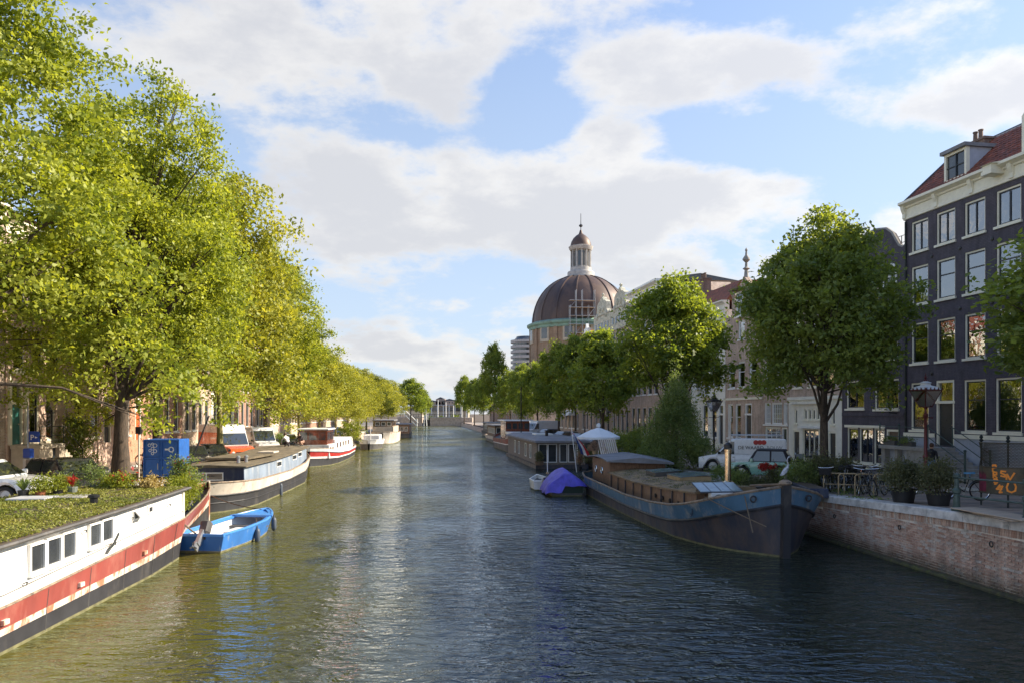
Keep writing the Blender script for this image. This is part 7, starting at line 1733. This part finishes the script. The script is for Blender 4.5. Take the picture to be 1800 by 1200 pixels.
# wall lantern left house
t = thing('wall_lamp', 'yellowish glass lantern on bracket beside the teal door', 'wall lamp', (-25.55+.85, 40.0, 5.1)); MB().tube([(0,0,-.15),(-.75,.1,-.25)], .03, 6).build('bracket', M['iron'], t)
MB().loft([[(-q,-q,z),(q,-q,z),(q,q,z),(-q,q,z)] for q, z in ((.12,0),(.20,.45))]).build('lantern_glass', M['ply'], t); MB().loft([[(-q,-q,z),(q,-q,z),(q,q,z),(-q,q,z)] for q, z in ((.23,.45),(.08,.62),(.02,.75))]).build('lantern_roof', M['iron'], t)
# green railing near the viewer on the right quay
rl_ = thing('quay_railing', 'grey-green iron railing with round-headed posts at the right edge of the quay', 'railing', (0,0,0))
pts = []
for k, Y in enumerate((21.9,19.35,16.8,14.2)):
    X = XR(Y)+.16; z = zq(Y); pts.append((X, Y, z))
    MB().lathe([(.15,0),(.15,.06),(.10,.12),(.085,.50),(.12,.54),(.12,.62),(.07,.68),(.06,.95),(.10,1.0),(.10,1.08),(.02,1.12)], 10, (X,Y,z)).build('railing_post', M['railgreen'], rl_, smooth=35)
for zz in (.45,.98):
    for a, b_ in zip(pts, pts[1:]): MB().tube([(a[0],a[1],a[2]+zz),(b_[0],b_[1],b_[2]+zz)], .028, 8).build('rail', M['railgreen'], rl_)
a = pts[0]
for k, (Y, z) in enumerate(((20.6,.02),(20.4,.055),(20.2,.09))):
    X = XR(Y)+.25; o = thing('plywood_sheet', ['lowest warped plywood sheet on the quay coping','middle plywood sheet of the small pile on the coping','top plywood sheet of the small pile on the coping'][k], 'board', (X-.1*k, Y, zq(Y)+z), -AR+.12*k, 'plywood sheets on the coping')
    MB().box(-.42,.42,-1.3,1.3,0,.022).build('board', M['ply'], o)
# pissoir: curved mesh screen with graffiti
pi_ = thing('urinal_screen', 'curved olive steel mesh urinal screen with orange graffiti on legs', 'urinal', (PX(1792,22.9)+.25, 23.6, zq(23)), 0)
Rr = .98; A0, A1 = radians(172), radians(345); n = 22
def cyl(a, z, r=Rr): return (r*cos(a), r*sin(a), z)
mb = MB()
for i in range(n):
    a, b_ = A0+(A1-A0)*i/n, A0+(A1-A0)*(i+1)/n
    mb.add([cyl(a,.42),cyl(b_,.42),cyl(b_,1.22),cyl(a,1.22)], [(0,1,2,3)]); mb.add([cyl(a,.42,Rr-.02),cyl(b_,.42,Rr-.02),cyl(b_,1.22,Rr-.02),cyl(a,1.22,Rr-.02)], [(3,2,1,0)])
mb.build('lower_plate', M['meshm'], pi_)
mb = MB(); N = 84
for i in range(N):
    a = A0+(A1-A0)*i/N; da = (A1-A0)/N*8
    for s in (1,-1):
        if i+8*s > N or i+8*s < 0: continue
        p = [cyl(a+s*da*k/4, 1.26+.72*k/4) for k in range(5)]
        for q0, q1 in zip(p, p[1:]): mb.tube([q0,q1], .009, 3, cap=False)
mb.build('wire_mesh', M['meshm'], pi_)
mb = MB()
for z in (.42,1.24,2.0): mb.tube([cyl(A0+(A1-A0)*i/n, z) for i in range(n+1)], .022, 6)
mb.build('rim_band', M['meshm'], pi_)
for a in (A0+.05, A0+1.0, A0+1.95, A1-.05):
    MB().tube([cyl(a,0,Rr-.04),cyl(a,2.05,Rr-.04)], .028, 6).build('leg', M['iron'], pi_); MB().lathe([(.03,0),(.07,.05),(.03,.1),(.06,.15),(.01,.24)], 8, cyl(a,2.02,Rr-.04)).build('finial', M['iron'], pi_)
def spray(strokes, a0, z0, sc, w, m, name='graffiti'):
    mb = MB()
    for st_ in strokes:
        P = []
        for (x0,y0),(x1,y1) in zip(st_, st_[1:]):
            for k in range(5): P.append((x0+(x1-x0)*k/5, y0+(y1-y0)*k/5))
        P.append(st_[-1])
        for i in range(len(P)-1):
            (x0,y0),(x1,y1) = P[i], P[i+1]; d = hypot(x1-x0, y1-y0) or 1; nx, ny = -(y1-y0)/d*w/sc/2, (x1-x0)/d*w/sc/2; ex, ey = (x1-x0)/d*w/sc*.3, (y1-y0)/d*w/sc*.3
            q = [(x0+nx-ex,y0+ny-ey),(x0-nx-ex,y0-ny-ey),(x1-nx+ex,y1-ny+ey),(x1+nx+ex,y1+ny+ey)]
            mb.add([cyl(a0+x*sc/Rr, z0+y*sc, Rr+.006+.0003*i%.004) for x, y in q], [(0,1,2,3)])
    return mb.build(name, M[m], pi_)
GP_ = [[(0,0),(0,.9),(.45,.95),(.5,.6),(.05,.5)]]                                            # P
GR_ = [[(.1,-.1),(.1,-.95)],[(.1,-.1),(.55,-.15),(.55,-.5),(.1,-.55),(.6,-.95)]]              # R
GO_ = [[(.2,-1.2),(.6,-1.15),(.75,-1.5),(.5,-1.9),(.25,-1.7),(.2,-1.2)],[(.3,-1.3),(.35,-2.0)]]
GZ_ = [[(.55,-2.7),(1.0,-2.05),(.75,-2.5),(1.35,-2.2),(.95,-3.2),(1.3,-3.1)],[(.6,-2.7),(1.25,-2.65)]]
GS_ = [[(1.75,.05),(1.2,.1),(1.15,-.2),(1.7,-.45),(1.65,-.75),(1.15,-.65)]]
GN_ = [[(1.85,-1.1),(1.95,-.35),(2.3,-1.15),(2.85,-.15)]]
GU_ = [[(2.1,-1.6),(1.9,-2.3),(2.0,-2.85),(2.5,-3.05),(2.95,-2.8),(3.05,-2.2),(2.8,-1.55)]]
spray(GP_+GR_+GO_+GZ_+GS_+GN_+GU_, radians(205), 1.12, .205, .05, 'graf')
mb = MB()
for i in range(6):
    a = A0+.02+i*.055; mb.add([cyl(a,.46,Rr+.003),cyl(a+.05,.46,Rr+.003),cyl(a+.05,1.05-.05*(i%3),Rr+.003),cyl(a,1.1,Rr+.003)], [(0,1,2,3)])
mb.build('purple_spray', M['graf2'], pi_)
# ------------------------------------------------------------------ people
def person(label, X, Y, z, rz, joints, radii, edges, cols, hair='hair', extras=None, scale=1.0, pelvis=0):
    t = thing('person', label, 'person', (X, Y, z), rz)
    me = D.meshes.new('body'); me.from_pydata([tuple(j) for j in joints], edges, [])
    o = D.objects.new('body_tmp', me); scene.collection.objects.link(o)
    m_ = o.modifiers.new('skin', 'SKIN'); sk = me.skin_vertices[0].data
    for i, r in enumerate(radii): sk[i].radius = (r, r) if not isinstance(r, tuple) else r
    sk[pelvis].use_root = True
    sb_ = o.modifiers.new('sub', 'SUBSURF'); sb_.levels = 2
    dg = C.evaluated_depsgraph_get(); m2 = D.meshes.new_from_object(o.evaluated_get(dg)); D.objects.remove(o)
    m2.name = 'body'; m2.materials.clear(); names = sorted(set(cols)); [m2.materials.append(M[c]) for c in names]
    J = np.array([tuple(j) for j in joints]); E = np.array(edges)
    for p in m2.polygons:
        c = np.array(p.center); a, b_ = J[E[:,0]], J[E[:,1]]; d = b_-a; k = np.clip(((c-a)*d).sum(1)/np.maximum((d*d).sum(1),1e-9),0,1)
        dist = np.linalg.norm(a+d*k[:,None]-c, axis=1); p.material_index = names.index(cols[int(dist.argmin())]); p.use_smooth = True
    obj('body', m2, t)
    hd = Vector(joints[3]); MB().sphere(tuple(hd+Vector((0,-.018,.035))), (.092,.105,.11), 14, 10).build('hair', M[hair], t, smooth=60)
    MB().lathe([(.022,0),(.016,.03),(.004,.05)], 6).xf(Matrix.Translation(hd+Vector((0,.10,-.015))) @ Matrix.Rotation(-1.9,4,'X')).build('nose', M['skin'], t)
    for s in (-1,1): MB().sphere(tuple(hd+Vector((s*.088,0,-.01))), (.015,.025,.035), 6, 5).build('ear', M['skin'], t)
    if extras: extras(t)
    return t
# joints: 0 pelvis 1 chest 2 neck 3 head 4 crown | L/R hip knee ankle toe | L/R shoulder elbow wrist hand
def skeleton(pel, ch, nk, hd, legs, arms):
    J = [pel, ch, nk, hd, tuple(np.array(hd)+(0,0,.09))]; R_ = [(.15,.12),(.165,.12),.055,.085,.075]; E = [(0,1),(1,2),(2,3),(3,4)]; Cc = ['top','top','skin','skin']
    for L_ in legs:
        b = len(J); J += L_; R_ += [.085,.062,.045,.032]; E += [(0,b),(b,b+1),(b+1,b+2),(b+2,b+3)]; Cc += ['leg','leg','leg','shoe']
    for A_ in arms:
        b = len(J); J += A_; R_ += [.060,.045,.032,.034]; E += [(1,b),(b,b+1),(b+1,b+2),(b+2,b+3)]; Cc += ['top','top','top','skin']
        # fingers
        h = np.array(A_[3]); d = h-np.array(A_[2]); d = d/np.linalg.norm(d)
        for q in (-.022,0,.022):
            b2 = len(J); J += [tuple(h+d*.05+np.array((q,q*.5,0)))]; R_ += [.011]; E += [(b+3,b2)]; Cc += ['skin']
    return J, R_, E, Cc
def cc(C_, top, leg, shoe='rubber'): return [dict(top=top, leg=leg, skin='skin', shoe=shoe)[c] for c in C_]
J, R_, E, Cc = skeleton((0,0,.95),(0,.02,1.32),(0,.03,1.50),(0,.05,1.62),
    [[(-.10,0,.88),(-.11,.12,.50),(-.11,.02,.10),(-.12,.16,.04)],[(.10,0,.88),(.11,.02,.50),(.12,-.14,.12),(.12,-.02,.04)]],
    [[(-.20,.0,1.40),(-.26,-.02,1.12),(-.22,.14,.92),(-.20,.20,.86)],[(.20,.0,1.40),(.26,.0,1.12),(.22,.12,.92),(.20,.18,.86)]])
def bag(t): MB().bbox(-.15,.15,-.30,-.13,1.02,1.42,.04).build('backpack', M['black'], t)
person('person in dark jacket, blue jeans and black backpack walking past the stone steps', PX(1637,32.5), 32.5, zq(32)+.2, -1.0, J, R_, E, cc(Cc,'jacket','jeans'), 'hair', bag)
J, R_, E, Cc = skeleton((0,-.10,.30),(0,.12,.62),(0,.22,.76),(0,.30,.86),
    [[(-.10,-.06,.26),(-.14,.24,.30),(-.14,.02,.06),(-.14,.14,.03)],[(.10,-.06,.26),(.16,.22,.28),(.14,0,.06),(.14,.12,.03)]],
    [[(-.19,.14,.66),(-.26,.30,.46),(-.20,.44,.28),(-.18,.50,.22)],[(.19,.14,.66),(.26,.30,.46),(.16,.44,.30),(.14,.50,.25)]])
person('person in white shirt crouching on the grey barge roof', PX(505,53.6), 53.6, 2.50, .9, J, R_, E, cc(Cc,'shirt_w','darkcloth'))
person('person with dark hair and dark top bending on the far end of the barge roof', PX(531,54.8), 54.8, 2.52, 2.4, J, R_, E, cc(Cc,'darkcloth','skin'))
# flower boxes on the black house stoop
for s, lab in ((1.0,'low green plants in a box on the stoop landing, left one'),(2.3,'low green plants in a box on the stoop landing, right one')):
    tt = thing('planter_box', lab, 'planter', (28.3-.162*(40.8-s)-1.45, 40.8-s, 3.2), -pi/2+AFR, 'boxes on the stoop'); MB().bbox(-.45,.45,-.14,.14,0,.24,.02).build('box', M['h_dgrey'], tt)
    P0, P, g = crown_points(.42, .16, .30, 30, 24, int(s*9), 'round', .12, .8, .1, .3); obj('foliage', quads_mesh('foliage', leaf_quads(P, .06, g, .4, .6), M['leaf_shrub']), tt)
# doorway plant of the houses far right etc.
for i, (px, Y, lab) in enumerate([(1262,58.5,'low bushes along the front of the white plastered house'),(1300,56,'low bushes in front of the neck gable house')]):
    bush('shrub', lab, 28.3-.162*Y-1.2, Y, zq(Y), .9, .5, 70, .10, M['leaf_shrub'], 500+i, 'shrub', 'bushes before the right bank houses')

t = thing('weeds', 'low weeds and fallen leaves along the quay edge under the bicycle racks', 'weeds', (PX(1500,28.6), 28.6, zq(28.6)), -AR)
g = np.random.default_rng(9); n = 900; c = g.uniform(-1,1,(30,2))*np.array([.55,2.4]); P = np.repeat(c,30,0)+g.normal(size=(900,2))*.1; P = np.column_stack([P, g.uniform(.0,.12,900)])
o = obj('foliage', quads_mesh('foliage', leaf_quads(P, .07, g, .3, .5), M['leaf_shrub']), t); t['kind'] = 'stuff'
